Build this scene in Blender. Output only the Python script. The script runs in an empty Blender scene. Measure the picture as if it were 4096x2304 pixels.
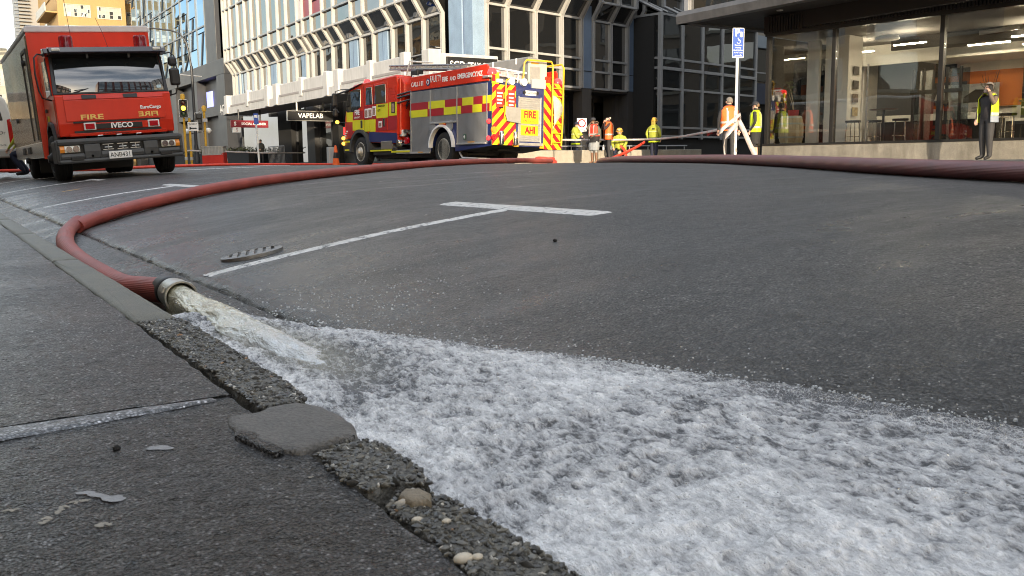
import bpy, bmesh, math, random
import numpy as np
from mathutils import Vector, Matrix, Euler
random.seed(7); RNG = np.random.default_rng(7)
S = bpy.context.scene; COL = S.collection
R = math.radians
# world axes: x = across the street from the camera, y = along the street, z up; metres
# ---------------------------------------------------------------- camera
EYE = .53
def make_camera():
    A, TH, RO = R(32.8), math.atan(507/3600), .012
    fh = Vector((math.sin(A), math.cos(A), 0)); r = Vector((math.cos(A), -math.sin(A), 0)); z = Vector((0,0,1))
    f = fh*math.cos(TH) - z*math.sin(TH); u = fh*math.sin(TH) + z*math.cos(TH)
    X = r*math.cos(RO) - u*math.sin(RO); Y = u*math.cos(RO) + r*math.sin(RO)
    cd = bpy.data.cameras.new('camera'); cam = bpy.data.objects.new('camera', cd); COL.objects.link(cam)
    m = Matrix((X, Y, -f)).transposed().to_4x4(); m.translation = (0,0,EYE); cam.matrix_world = m
    cd.sensor_width = 36; cd.lens = 3600/4096*36; cd.clip_start = .05; cd.clip_end = 2000
    cd.dof.use_dof = True; cd.dof.focus_distance = 6.0; cd.dof.aperture_fstop = 18
    S.camera = cam
make_camera()
# ---------------------------------------------------------------- light
SUN_EL = R(9.5); SUN_DIR = Vector((-.38, -.925)).normalized()      # horizontal direction towards the sun
def make_light():
    w = bpy.data.worlds.new('World'); S.world = w; w.use_nodes = True
    nt = w.node_tree; N = nt.nodes; L = nt.links; bg = N['Background']
    sky = N.new('ShaderNodeTexSky'); sky.sky_type = 'NISHITA'; sky.sun_disc = False
    sky.sun_elevation = SUN_EL; sky.sun_rotation = math.atan2(SUN_DIR.x, SUN_DIR.y)
    sky.air_density = 1.0; sky.dust_density = 1.2; sky.ozone_density = 1.0
    # thin high cloud over the whole sky
    tc = N.new('ShaderNodeTexCoord'); mp = N.new('ShaderNodeMapping'); mp.inputs['Scale'].default_value = (1.2, 1.2, 3.2)
    no = N.new('ShaderNodeTexNoise'); no.inputs['Scale'].default_value = 2.6; no.inputs['Detail'].default_value = 6; no.inputs['Roughness'].default_value = .55
    rp = N.new('ShaderNodeValToRGB'); rp.color_ramp.elements[0].position = .40; rp.color_ramp.elements[1].position = .66
    rp.color_ramp.elements[0].color = (.10,.10,.10,1); rp.color_ramp.elements[1].color = (.85,.85,.85,1)
    mx = N.new('ShaderNodeMix'); mx.data_type = 'RGBA'; mx.inputs[7].default_value = (6.5, 6.5, 6.6, 1)
    L.new(tc.outputs['Generated'], mp.inputs[0]); L.new(mp.outputs[0], no.inputs['Vector']); L.new(no.outputs['Fac'], rp.inputs[0])
    L.new(rp.outputs[0], mx.inputs[0]); L.new(sky.outputs[0], mx.inputs[6]); L.new(mx.outputs[2], bg.inputs['Color'])
    bg.inputs['Strength'].default_value = .15
    sd = bpy.data.lights.new('sun', 'SUN'); sd.energy = 2.5; sd.angle = R(.5); sd.color = (1.0, .85, .64)
    so = bpy.data.objects.new('sun', sd); COL.objects.link(so)
    d = Vector((-SUN_DIR.x*math.cos(SUN_EL), -SUN_DIR.y*math.cos(SUN_EL), -math.sin(SUN_EL)))
    so.rotation_euler = d.to_track_quat('-Z', 'Y').to_euler()
    so.location = (-20, -40, 40)
make_light()
S.view_settings.view_transform = 'Standard'; S.view_settings.look = 'None'
S.view_settings.exposure = 1.6; S.view_settings.gamma = 1; S.view_settings.use_curve_mapping = False
S.cycles.max_bounces = 8; S.cycles.transparent_max_bounces = 16; S.cycles.use_denoising = True; S.cycles.pixel_filter_type = 'BLACKMAN_HARRIS'; S.cycles.filter_width = 1.0
# ---------------------------------------------------------------- materials
MATS = {}
def pm(name, col, rough=.5, metal=0, spec=.5, var=0, vscale=4, bump=0, bscale=60, coat=0, emit=0, trans=0, dirt=0, ior=1.45, fine=0):
    """Principled material with optional noise variation of colour, relief and dirt streaks."""
    if name in MATS: return MATS[name]
    m = bpy.data.materials.new(name); m.use_nodes = True; nt = m.node_tree; N = nt.nodes; L = nt.links; p = N['Principled BSDF']
    c = (*col, 1); p.inputs['Base Color'].default_value = c; p.inputs['Roughness'].default_value = rough
    p.inputs['Metallic'].default_value = metal; p.inputs['Specular IOR Level'].default_value = spec; p.inputs['IOR'].default_value = ior
    p.inputs['Coat Weight'].default_value = coat; p.inputs['Transmission Weight'].default_value = trans
    if emit: p.inputs['Emission Color'].default_value = c; p.inputs['Emission Strength'].default_value = emit
    if var or bump or dirt or fine:
        tc = N.new('ShaderNodeTexCoord')
        if var or fine:
            n = N.new('ShaderNodeTexNoise'); n.inputs['Scale'].default_value = vscale; n.inputs['Detail'].default_value = 8; n.inputs['Roughness'].default_value = .65
            L.new(tc.outputs['Object'], n.inputs['Vector'])
            mr = N.new('ShaderNodeMapRange'); mr.inputs[1].default_value = .3; mr.inputs[2].default_value = .7; mr.inputs[3].default_value = 1-var; mr.inputs[4].default_value = 1+var
            L.new(n.outputs['Fac'], mr.inputs[0])
            fac = mr.outputs[0]
            if fine:
                n3 = N.new('ShaderNodeTexNoise'); n3.inputs['Scale'].default_value = bscale; n3.inputs['Detail'].default_value = 3
                L.new(tc.outputs['Object'], n3.inputs['Vector'])
                m3 = N.new('ShaderNodeMapRange'); m3.inputs[1].default_value = .3; m3.inputs[2].default_value = .7; m3.inputs[3].default_value = 1-fine; m3.inputs[4].default_value = 1+fine
                L.new(n3.outputs['Fac'], m3.inputs[0])
                mm = N.new('ShaderNodeMath'); mm.operation = 'MULTIPLY'; L.new(fac, mm.inputs[0]); L.new(m3.outputs[0], mm.inputs[1]); fac = mm.outputs[0]
            v = N.new('ShaderNodeVectorMath'); v.operation = 'SCALE'; v.inputs[0].default_value = col; L.new(fac, v.inputs['Scale'])
            L.new(v.outputs[0], p.inputs['Base Color'])
            mr2 = N.new('ShaderNodeMapRange'); mr2.inputs[3].default_value = max(.02, rough*.8); mr2.inputs[4].default_value = min(1, rough*1.2)
            L.new(n.outputs['Fac'], mr2.inputs[0]); L.new(mr2.outputs[0], p.inputs['Roughness'])
        if bump:
            n2 = N.new('ShaderNodeTexNoise'); n2.inputs['Scale'].default_value = bscale; n2.inputs['Detail'].default_value = 5
            L.new(tc.outputs['Object'], n2.inputs['Vector'])
            b = N.new('ShaderNodeBump'); b.inputs['Strength'].default_value = bump; b.inputs['Distance'].default_value = .01
            L.new(n2.outputs['Fac'], b.inputs['Height']); L.new(b.outputs[0], p.inputs['Normal'])
        if dirt:
            # rain streaks: noise stretched along z
            mp = N.new('ShaderNodeMapping'); mp.inputs['Scale'].default_value = (2.2, 2.2, .35); L.new(tc.outputs['Object'], mp.inputs[0])
            nd = N.new('ShaderNodeTexNoise'); nd.inputs['Scale'].default_value = 2.5; nd.inputs['Detail'].default_value = 7; L.new(mp.outputs[0], nd.inputs['Vector'])
            md = N.new('ShaderNodeMapRange'); md.inputs[1].default_value = .42; md.inputs[2].default_value = .75; md.inputs[3].default_value = 0; md.inputs[4].default_value = dirt
            L.new(nd.outputs['Fac'], md.inputs[0])
            mx = N.new('ShaderNodeMix'); mx.data_type = 'RGBA'; mx.inputs[7].default_value = (col[0]*.3, col[1]*.29, col[2]*.27, 1)
            src = p.inputs['Base Color'].links[0].from_socket if p.inputs['Base Color'].is_linked else None
            if src: L.new(src, mx.inputs[6])
            else: mx.inputs[6].default_value = c
            L.new(md.outputs[0], mx.inputs[0]); L.new(mx.outputs[2], p.inputs['Base Color'])
    MATS[name] = m; return m
def glass(name, tint=(.8,.85,.85), refl=.08, rough=.01, gcol=(1,1,1), warp=0):
    """Thin window pane: transparent with a reflection that grows towards grazing."""
    if name in MATS: return MATS[name]
    m = bpy.data.materials.new(name); m.use_nodes = True; nt = m.node_tree; N = nt.nodes; L = nt.links
    N.remove(N['Principled BSDF']); out = N['Material Output']
    t = N.new('ShaderNodeBsdfTransparent'); t.inputs[0].default_value = (*tint, 1)
    g = N.new('ShaderNodeBsdfGlossy'); g.inputs['Roughness'].default_value = rough; g.inputs[0].default_value = (*gcol, 1)
    lw = N.new('ShaderNodeLayerWeight'); lw.inputs[0].default_value = .25
    mr = N.new('ShaderNodeMapRange'); mr.inputs[3].default_value = refl; mr.inputs[4].default_value = 1
    L.new(lw.outputs['Fresnel'], mr.inputs[0])
    if warp:
        tc = N.new('ShaderNodeTexCoord'); no = N.new('ShaderNodeTexNoise'); no.inputs['Scale'].default_value = .9; no.inputs['Detail'].default_value = 1
        b = N.new('ShaderNodeBump'); b.inputs['Strength'].default_value = warp; b.inputs['Distance'].default_value = .06
        L.new(tc.outputs['Object'], no.inputs['Vector']); L.new(no.outputs['Fac'], b.inputs['Height']); L.new(b.outputs[0], g.inputs['Normal'])
    mx = N.new('ShaderNodeMixShader'); L.new(mr.outputs[0], mx.inputs[0]); L.new(t.outputs[0], mx.inputs[1]); L.new(g.outputs[0], mx.inputs[2])
    L.new(mx.outputs[0], out.inputs[0]); MATS[name] = m; return m
def dark_glass(name, base=(.01,.011,.012), refl=.16, warp=.25, gcol=(1,1,1), rough=.015, graze=.9):
    """Coated office glazing: dark body behind a mirror-like coating, slightly wavy."""
    if name in MATS: return MATS[name]
    m = bpy.data.materials.new(name); m.use_nodes = True; nt = m.node_tree; N = nt.nodes; L = nt.links
    N.remove(N['Principled BSDF']); out = N['Material Output']
    d = N.new('ShaderNodeBsdfDiffuse'); d.inputs[0].default_value = (*base, 1)
    g = N.new('ShaderNodeBsdfGlossy'); g.inputs['Roughness'].default_value = rough; g.inputs[0].default_value = (*gcol, 1)
    lw = N.new('ShaderNodeLayerWeight'); lw.inputs[0].default_value = .3
    mr = N.new('ShaderNodeMapRange'); mr.inputs[3].default_value = refl; mr.inputs[4].default_value = graze
    L.new(lw.outputs['Fresnel'], mr.inputs[0])
    tc = N.new('ShaderNodeTexCoord'); no = N.new('ShaderNodeTexNoise'); no.inputs['Scale'].default_value = .7; no.inputs['Detail'].default_value = 1
    b = N.new('ShaderNodeBump'); b.inputs['Strength'].default_value = warp; b.inputs['Distance'].default_value = .05
    L.new(tc.outputs['Object'], no.inputs['Vector']); L.new(no.outputs['Fac'], b.inputs['Height']); L.new(b.outputs[0], g.inputs['Normal'])
    mx = N.new('ShaderNodeMixShader'); L.new(mr.outputs[0], mx.inputs[0]); L.new(d.outputs[0], mx.inputs[1]); L.new(g.outputs[0], mx.inputs[2])
    L.new(mx.outputs[0], out.inputs[0]); MATS[name] = m; return m
# ---------------------------------------------------------------- mesh helpers
def worn(m, col2, scale, a, b, stretch=(1,1,1)):
    """lets a second colour show through where a coat has broken up"""
    nt = m.node_tree; N = nt.nodes; L = nt.links; p = N['Principled BSDF']; src = p.inputs['Base Color'].links[0].from_socket
    tc = N.new('ShaderNodeTexCoord'); mp = N.new('ShaderNodeMapping'); mp.inputs['Scale'].default_value = stretch; L.new(tc.outputs['Object'], mp.inputs[0])
    n = N.new('ShaderNodeTexNoise'); n.inputs['Scale'].default_value = scale; n.inputs['Detail'].default_value = 8; n.inputs['Roughness'].default_value = .72; L.new(mp.outputs[0], n.inputs['Vector'])
    r = N.new('ShaderNodeMapRange'); r.inputs[1].default_value = a; r.inputs[2].default_value = b; L.new(n.outputs['Fac'], r.inputs[0])
    mx = N.new('ShaderNodeMix'); mx.data_type = 'RGBA'; mx.inputs[7].default_value = (*col2,1); L.new(r.outputs[0], mx.inputs[0]); L.new(src, mx.inputs[6]); L.new(mx.outputs[2], p.inputs['Base Color'])
class MB:
    """Collects simple shapes and links them as ONE mesh object."""
    def __init__(s): s.v = []; s.f = []
    def add(s, vs, fs):
        o = len(s.v); s.v += [tuple(v) for v in vs]; s.f += [tuple(i+o for i in f) for f in fs]; return s
    def box(s, x0, x1, y0, y1, z0, z1, M=None):
        vs = [Vector((x, y, z)) for z in (z0, z1) for y in (y0, y1) for x in (x0, x1)]
        if M: vs = [M @ v for v in vs]
        return s.add(vs, [(0,2,3,1),(4,5,7,6),(0,1,5,4),(2,6,7,3),(0,4,6,2),(1,3,7,5)])
    def quad(s, a, b, c, d): return s.add([a,b,c,d], [(0,1,2,3)])
    def prism(s, poly, axis, a, b):
        """poly of 2D points extruded along axis 0/1/2 from a to b"""
        n = len(poly)
        def mk(p, h): return {0:(h,p[0],p[1]),1:(p[0],h,p[1]),2:(p[0],p[1],h)}[axis]
        vs = [mk(p,a) for p in poly]+[mk(p,b) for p in poly]
        return s.add(vs, [tuple(range(n))[::-1], tuple(range(n,2*n))]+[(i,(i+1)%n,n+(i+1)%n,n+i) for i in range(n)])
    def tube(s, pts, r, n=8, cap=True):
        pts = [Vector(p) for p in pts]; rr = r if isinstance(r, (list,tuple)) else [r]*len(pts)
        vs = []; up = None
        for i, p in enumerate(pts):
            t = (pts[min(i+1,len(pts)-1)]-pts[max(i-1,0)]).normalized()
            if up is None: up = Vector((0,0,1)) if abs(t.z) < .9 else Vector((1,0,0))
            a = t.cross(up).normalized(); up = a.cross(t).normalized()
            vs += [p+(a*math.cos(k*2*math.pi/n)+up*math.sin(k*2*math.pi/n))*rr[i] for k in range(n)]
        fs = [(i*n+k, i*n+(k+1)%n, (i+1)*n+(k+1)%n, (i+1)*n+k) for i in range(len(pts)-1) for k in range(n)]
        if cap: fs += [tuple(range(n))[::-1], tuple(range((len(pts)-1)*n, len(pts)*n))]
        return s.add(vs, fs)
    def lathe(s, prof, c=(0,0,0), axis='z', n=16, M=None):
        """prof: (radius, height) pairs revolved about an axis through c"""
        vs = []
        for r, h in prof:
            for k in range(n):
                a = 2*math.pi*k/n; x, y = r*math.cos(a), r*math.sin(a)
                p = {'z':(x,y,h),'x':(h,x,y),'y':(x,h,y)}[axis]
                q = Vector((p[0]+c[0], p[1]+c[1], p[2]+c[2])); vs.append(M @ q if M else q)
        m = len(prof); fs = [(i*n+k, i*n+(k+1)%n, (i+1)*n+(k+1)%n, (i+1)*n+k) for i in range(m-1) for k in range(n)]
        fs += [tuple(range(n))[::-1], tuple(range((m-1)*n, m*n))]
        return s.add(vs, fs)
    def ball(s, c, r, n=10, m=7):
        rx, ry, rz = r if isinstance(r,(tuple,list)) else (r,r,r); vs = [(c[0],c[1],c[2]-rz)]
        for i in range(1, m):
            t = math.pi*i/m-math.pi/2
            vs += [(c[0]+rx*math.cos(t)*math.cos(2*math.pi*k/n), c[1]+ry*math.cos(t)*math.sin(2*math.pi*k/n), c[2]+rz*math.sin(t)) for k in range(n)]
        vs.append((c[0],c[1],c[2]+rz)); e = len(vs)-1
        fs = [(0, 1+(k+1)%n, 1+k) for k in range(n)]+[(e, 1+(m-2)*n+k, 1+(m-2)*n+(k+1)%n) for k in range(n)]
        fs += [(1+i*n+k, 1+i*n+(k+1)%n, 1+(i+1)*n+(k+1)%n, 1+(i+1)*n+k) for i in range(m-2) for k in range(n)]
        return s.add(vs, fs)
    def mesh(s, name, mat=None, smooth=False):
        me = bpy.data.meshes.new(name); me.from_pydata(s.v, [], s.f)
        bm = bmesh.new(); bm.from_mesh(me); bmesh.ops.recalc_face_normals(bm, faces=bm.faces); bm.to_mesh(me); bm.free()
        if mat: me.materials.append(mat)
        if smooth:
            me.polygons.foreach_set('use_smooth', [True]*len(me.polygons))
            if hasattr(me, 'set_sharp_from_angle'): me.set_sharp_from_angle(angle=R(40))
        return me
    def build(s, name, mat=None, parent=None, smooth=False, bevel=0, **tags):
        return link(name, s.mesh(name, mat, smooth), parent, bevel, **tags)
def link(name, me, parent=None, bevel=0, loc=None, rot=None, **tags):
    o = bpy.data.objects.new(name, me); COL.objects.link(o); o.parent = parent
    if loc is not None: o.location = loc
    if rot is not None: o.rotation_euler = rot
    if bevel:
        b = o.modifiers.new('bevel', 'BEVEL'); b.width = bevel; b.segments = 2; b.limit_method = 'ANGLE'; b.angle_limit = R(40)
    for k, v in tags.items(): o[k] = v
    return o
def thing(name, label, cat, loc=(0,0,0), rz=0, group=None, rot=None):
    o = bpy.data.objects.new(name, None); COL.objects.link(o); o.location = loc; o.rotation_euler = rot if rot else (0,0,rz)
    o.empty_display_size = .2; o['label'] = label; o['category'] = cat
    if group: o['group'] = group
    return o
def tag(o, label, cat, group=None):
    o['label'] = label; o['category'] = cat
    if group: o['group'] = group
    return o
def copy_tree(o, parent=None):
    c = o.copy(); COL.objects.link(c); c.parent = parent
    for ch in o.children: copy_tree(ch, c)
    return c
def text(name, body, size, mat, parent=None, loc=(0,0,0), rot=(0,0,0), align='CENTER', ext=.002, sx=1, bold=0, shear=0):
    """Lettering as its own shallow solid, baked to a mesh."""
    cu = bpy.data.curves.new(name, 'FONT'); cu.body = body; cu.size = size; cu.align_x = align; cu.align_y = 'CENTER'
    cu.extrude = ext; cu.offset = bold; cu.shear = shear; cu.resolution_u = 3
    t = bpy.data.objects.new(name, cu); COL.objects.link(t)
    me = bpy.data.meshes.new_from_object(t.evaluated_get(bpy.context.evaluated_depsgraph_get()))
    bpy.data.objects.remove(t); bpy.data.curves.remove(cu)
    me.materials.clear(); me.materials.append(mat)
    o = link(name, me, parent, loc=loc, rot=rot); o.scale = (sx, 1, 1); return o
# ---------------------------------------------------------------- numpy noise
def _h(i, j, s):
    n = (i*374761393 + j*668265263 + s*1274126177) & 0x7fffffff
    n = ((n ^ (n >> 13))*1274126177) & 0x7fffffff
    return ((n ^ (n >> 16)) & 0xffff)/65535.
def vnoise(x, y, s=0):
    i = np.floor(x).astype(np.int64); j = np.floor(y).astype(np.int64); fx = x-i; fy = y-j
    fx = fx*fx*(3-2*fx); fy = fy*fy*(3-2*fy)
    return (_h(i,j,s)*(1-fx)+_h(i+1,j,s)*fx)*(1-fy)+(_h(i,j+1,s)*(1-fx)+_h(i+1,j+1,s)*fx)*fy
def fbm(x, y, o=4, s=0, g=.5):
    a = 1; t = 0; w = 0
    for k in range(o): t = t+a*vnoise(x*2**k, y*2**k, s+k*17); w += a; a *= g
    return t/w
def grid_mesh(name, X, Y, Z, mat, parent=None, keep=None, smooth=True, **tags):
    n, m = X.shape; co = np.stack([X,Y,Z], -1).reshape(-1,3)
    idx = np.arange(n*m).reshape(n,m)
    q = np.stack([idx[:-1,:-1], idx[1:,:-1], idx[1:,1:], idx[:-1,1:]], -1).reshape(-1,4)
    if keep is not None:
        k = keep[:-1,:-1] & keep[1:,1:] & keep[1:,:-1] & keep[:-1,1:]; q = q[k.reshape(-1)]
        used = np.unique(q); mp = np.full(n*m, -1); mp[used] = np.arange(len(used)); q = mp[q]; co = co[used]
    me = bpy.data.meshes.new(name); me.vertices.add(len(co)); me.vertices.foreach_set('co', co.astype(np.float32).ravel())
    me.loops.add(q.size); me.loops.foreach_set('vertex_index', q.astype(np.int32).ravel())
    me.polygons.add(len(q)); me.polygons.foreach_set('loop_start', np.arange(0, q.size, 4, dtype=np.int32))
    me.polygons.foreach_set('use_smooth', np.full(len(q), smooth))
    me.update(); me.validate(); me.materials.append(mat)
    return link(name, me, parent, **tags)
# ================================================================ GROUND
KN = [(.5,-.01),(.86,.085),(1.2,.145),(1.7,.225),(2.33,.302),(3.3,.362),(4.4,.405),(6,.455),(7.5,.483),(9,.49),(12,.46),(17.5,.40),(20,.40),(400,.40)]
KX = np.array([a for a,_ in KN]); KZ = np.array([b for _,b in KN])
def _smooth_profile():
    x = np.linspace(.5, 40, 4000); z = np.interp(x, KX, KZ); k = np.hanning(61); k /= k.sum()
    zp = np.pad(z, 30, mode='edge'); zp[:30] = z[0]-(np.arange(30,0,-1))*(z[1]-z[0]); return x, np.convolve(zp, k, 'valid')
PX, PZ = _smooth_profile()
FY = np.array([-1.5,.3,.63,.79,.99,1.36,1.73,2.0,2.19,2.40,2.60,2.75]); FX = np.array([1.36,1.30,1.265,1.24,1.21,1.125,1.025,.962,.905,.86,.80,.72])   # outer edge of the flood
def rz(x): return np.interp(x, PX, PZ)          # height of the crowned road
def asphalt(name, base, wet=0.0, stone=130, rough=.5, bump=.5, gutter=False, speck=1.0):
    m = bpy.data.materials.new(name); m.use_nodes = True; nt = m.node_tree; N = nt.nodes; L = nt.links; p = N['Principled BSDF']
    def node(t, **k):
        n = N.new(t)
        for a, b in k.items(): setattr(n, a, b)
        return n
    def noise(sc, det, vec, ro=.6):
        n = node('ShaderNodeTexNoise'); n.inputs['Scale'].default_value = sc; n.inputs['Detail'].default_value = det; n.inputs['Roughness'].default_value = ro; L.new(vec, n.inputs['Vector']); return n.outputs['Fac']
    def rng(f, a, b, c, d):
        n = node('ShaderNodeMapRange'); 
        for i, v in enumerate((a,b,c,d)): n.inputs[i+1].default_value = v
        L.new(f, n.inputs[0]); return n.outputs[0]
    def mth(op, a, b):
        n = node('ShaderNodeMath', operation=op)
        for i, v in enumerate((a,b)):
            if isinstance(v, (int,float)): n.inputs[i].default_value = v
            else: L.new(v, n.inputs[i])
        return n.outputs[0]
    tc = node('ShaderNodeTexCoord'); ob = tc.outputs['Object']
    vo = node('ShaderNodeTexVoronoi'); vo.inputs['Scale'].default_value = stone; L.new(ob, vo.inputs['Vector'])
    vo2 = node('ShaderNodeTexVoronoi'); vo2.inputs['Scale'].default_value = stone*.45; L.new(ob, vo2.inputs['Vector'])
    big = noise(.55, 6, ob); mid = noise(6, 6, ob); fin = noise(420, 2, ob)
    sep = node('ShaderNodeSeparateColor'); L.new(vo.outputs['Color'], sep.inputs[0])
    st = rng(sep.outputs[0], .0, 1.0, .30, 1.75)                       # every chip its own grey
    lightchip = rng(sep.outputs[1], .84, .97, 0, 1.9*speck)
    f = mth('MULTIPLY', mth('ADD', st, lightchip), rng(big, .3, .7, .72, 1.28)); f = mth('MULTIPLY', f, rng(mid, .3, .7, .8, 1.2))
    gap = rng(vo.outputs['Distance'], .25, .62, 1.05, .22)
    f = mth('MULTIPLY', f, gap)
    # patches worn pale, pits and oil spots
    pit = rng(noise(26, 5, ob, .62), .55, .66, 1.0, .38); f = mth('MULTIPLY', f, pit)
    hole = mth('MULTIPLY', rng(noise(75, 3, ob, .55), .57, .64, 0, 1), rng(noise(.9, 3, ob), .47, .60, .1, 1)); f = mth('MULTIPLY', f, rng(hole, 0, 1, 1, .22))
    m2 = noise(34, 5, ob, .72); f = mth('MULTIPLY', f, rng(m2, .36, .64, .60, 1.38))
    # standing water: a low-frequency mask, streaked down the cross-fall, strongest by the gutter
    mp = node('ShaderNodeMapping'); mp.inputs['Scale'].default_value = (.5, 1.6, 1); L.new(ob, mp.inputs[0])
    wn = noise(1.1, 6, mp.outputs[0], .65); w = rng(wn, .52, .66, 0, 1)
    if gutter:
        sx = node('ShaderNodeSeparateXYZ'); L.new(ob, sx.inputs[0])
        near = rng(sx.outputs[0], 1.1, 2.6, 1, 0); w = mth('MAXIMUM', mth('MULTIPLY', w, rng(sx.outputs[0], 3.0, 6.5, .9, .06)), mth('MULTIPLY', near, rng(wn, .36, .56, 0.15, 1)))
    if gutter:
        aw = node('ShaderNodeAttribute'); aw.attribute_name = 'wet'; w = mth('MAXIMUM', w, mth('MULTIPLY', aw.outputs['Fac'], rng(mid,.3,.6,.75,1.1)))
    w = mth('MULTIPLY', w, wet); wc = node('ShaderNodeClamp'); L.new(w, wc.inputs[0]); w = wc.outputs[0]
    f = mth('MULTIPLY', f, rng(w, 0, 1, 1, .72))
    v = node('ShaderNodeVectorMath', operation='SCALE'); v.inputs[0].default_value = base; L.new(f, v.inputs['Scale']); L.new(v.outputs[0], p.inputs['Base Color'])
    rr = mth('ADD', rng(mid, .3, .7, rough*.85, rough*1.15), mth('MULTIPLY', w, -rough*.50)); L.new(rr, p.inputs['Roughness'])
    p.inputs['Specular IOR Level'].default_value = .5
    h = mth('ADD', mth('MULTIPLY', rng(vo.outputs['Distance'], 0, .7, 1, 0), .7), mth('MULTIPLY', rng(vo2.outputs['Distance'], 0, .7, 1, 0), .6))
    h = mth('ADD', h, mth('MULTIPLY', mid, 2.0)); h = mth('ADD', h, mth('MULTIPLY', m2, 1.8)); h = mth('SUBTRACT', h, mth('MULTIPLY', hole, .9)); h = mth('ADD', h, mth('MULTIPLY', fin, .3))
    b = node('ShaderNodeBump'); b.inputs['Distance'].default_value = .009; L.new(h, b.inputs['Height'])
    L.new(rng(w, 0, 1, bump, bump*.45), b.inputs['Strength']); L.new(b.outputs[0], p.inputs['Normal'])
    return m
M_road = asphalt('road_asphalt', (.082,.079,.073), wet=1.0, stone=165, rough=.46, bump=.80, gutter=True)
M_gut = asphalt('gutter_asphalt', (.068,.067,.065), wet=1.0, stone=150, rough=.34, bump=.95)
M_path = asphalt('footpath_asphalt', (.088,.087,.088), wet=.8, stone=225, rough=.38, bump=1.0, speck=1.5)
M_path2 = asphalt('footpath_far_asphalt', (.100,.098,.098), wet=.6, stone=200, rough=.40, bump=1.0, speck=1.8)
M_seal = asphalt('sealed_joint', (.22,.225,.24), wet=.6, stone=190, rough=.34, bump=.35)
M_mortar = pm('mortar', (.105,.098,.088), .55, var=.28, vscale=14, bump=.55, bscale=190, fine=.3)
M_conc = pm('kerb_concrete', (.088,.083,.070), .5, var=.35, vscale=20, bump=.7, bscale=150, fine=.4)
M_mossy = pm('mossy_concrete', (.115,.110,.082), .5, var=.35, vscale=9, bump=.5, bscale=220, fine=.35)
M_paint = pm('road_paint', (.62,.61,.585), .45, var=.14, vscale=30, bump=.5, bscale=130, fine=.16)
worn(M_paint, (.085,.083,.08), 26, .53, .63)
M_land = pm('far_ground', (.07,.07,.07), .8, var=.2, vscale=.3)
M_flag = pm('pale_paving', (.33,.31,.28), .7, var=.18, vscale=2, bump=.3, bscale=60)

def sheet(name, xs, ys, zf, mat):
    X, Y = np.meshgrid(xs, ys, indexing='ij'); return grid_mesh(name, X, Y, zf(X,Y), mat, kind='structure')
MB().quad((-400,-300,.02),(400,-300,.02),(400,600,.02),(-400,600,.02)).build('ground', M_land, kind='structure').location.z = -.25
# crowned road, its sealed edge broken along the gutter
def make_road():
    ys = np.concatenate([np.arange(-14,-1,.5), np.arange(-1,9,.02), np.arange(9,20,.1), np.arange(20,140,1.0)])
    xs = np.concatenate([[0,.012,.03,.06,.1,.16,.24,.34], np.arange(.38,1.2,.04), np.arange(1.24,3.6,.12), np.arange(3.75,12,.25), np.arange(12.5,20,.5), np.arange(20,121,10)])
    Xo, Y = np.meshgrid(xs, ys, indexing='ij')
    edge = .868+.050*(fbm(Y*3.5, Y*0+3, 5, 5)-.5)+.014*(fbm(Y*24, Y*0, 4, 8)-.5)
    X = edge+Xo; Z = rz(X)+.004*(fbm(X*1.5, Y*1.5, 3, 2)-.5)
    Z[0,:] -= .034; Z[1,:] -= .013; Z[2,:] -= .004
    o = grid_mesh('road', X, Y, Z, M_road, kind='structure')
    d = X-np.interp(Y,FY,FX); w = np.clip(1-d/.16,0,1)*np.clip((2.75-Y)/.2,0,1); w = np.maximum(w, np.clip(1-np.hypot((X-.95)/.55,(Y-2.45)/.8),0,1)*1.6)
    a = o.data.attributes.new('wet','FLOAT','POINT'); a.data.foreach_set('value', np.clip(w,0,1).astype(np.float32).ravel())
make_road()
def make_gutter():
    ys = np.concatenate([np.arange(-6,-1,.1), np.arange(-1,9,.012), np.arange(9,60,.25)]); xs = np.linspace(.46,.92,40)
    X, Y = np.meshgrid(xs, ys, indexing='ij'); t = (X-.535)/.335
    Z = .004+.076*np.clip(t,0,1)**1.2+.010*(fbm(X*28, Y*28, 4, 21)-.5)*np.clip(t+.5,0,1)
    Z += -.02*np.clip((X-.845)/.03,0,1)
    grid_mesh('gutter_channel', X, Y, Z, M_gut, kind='structure')
make_gutter()
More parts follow.
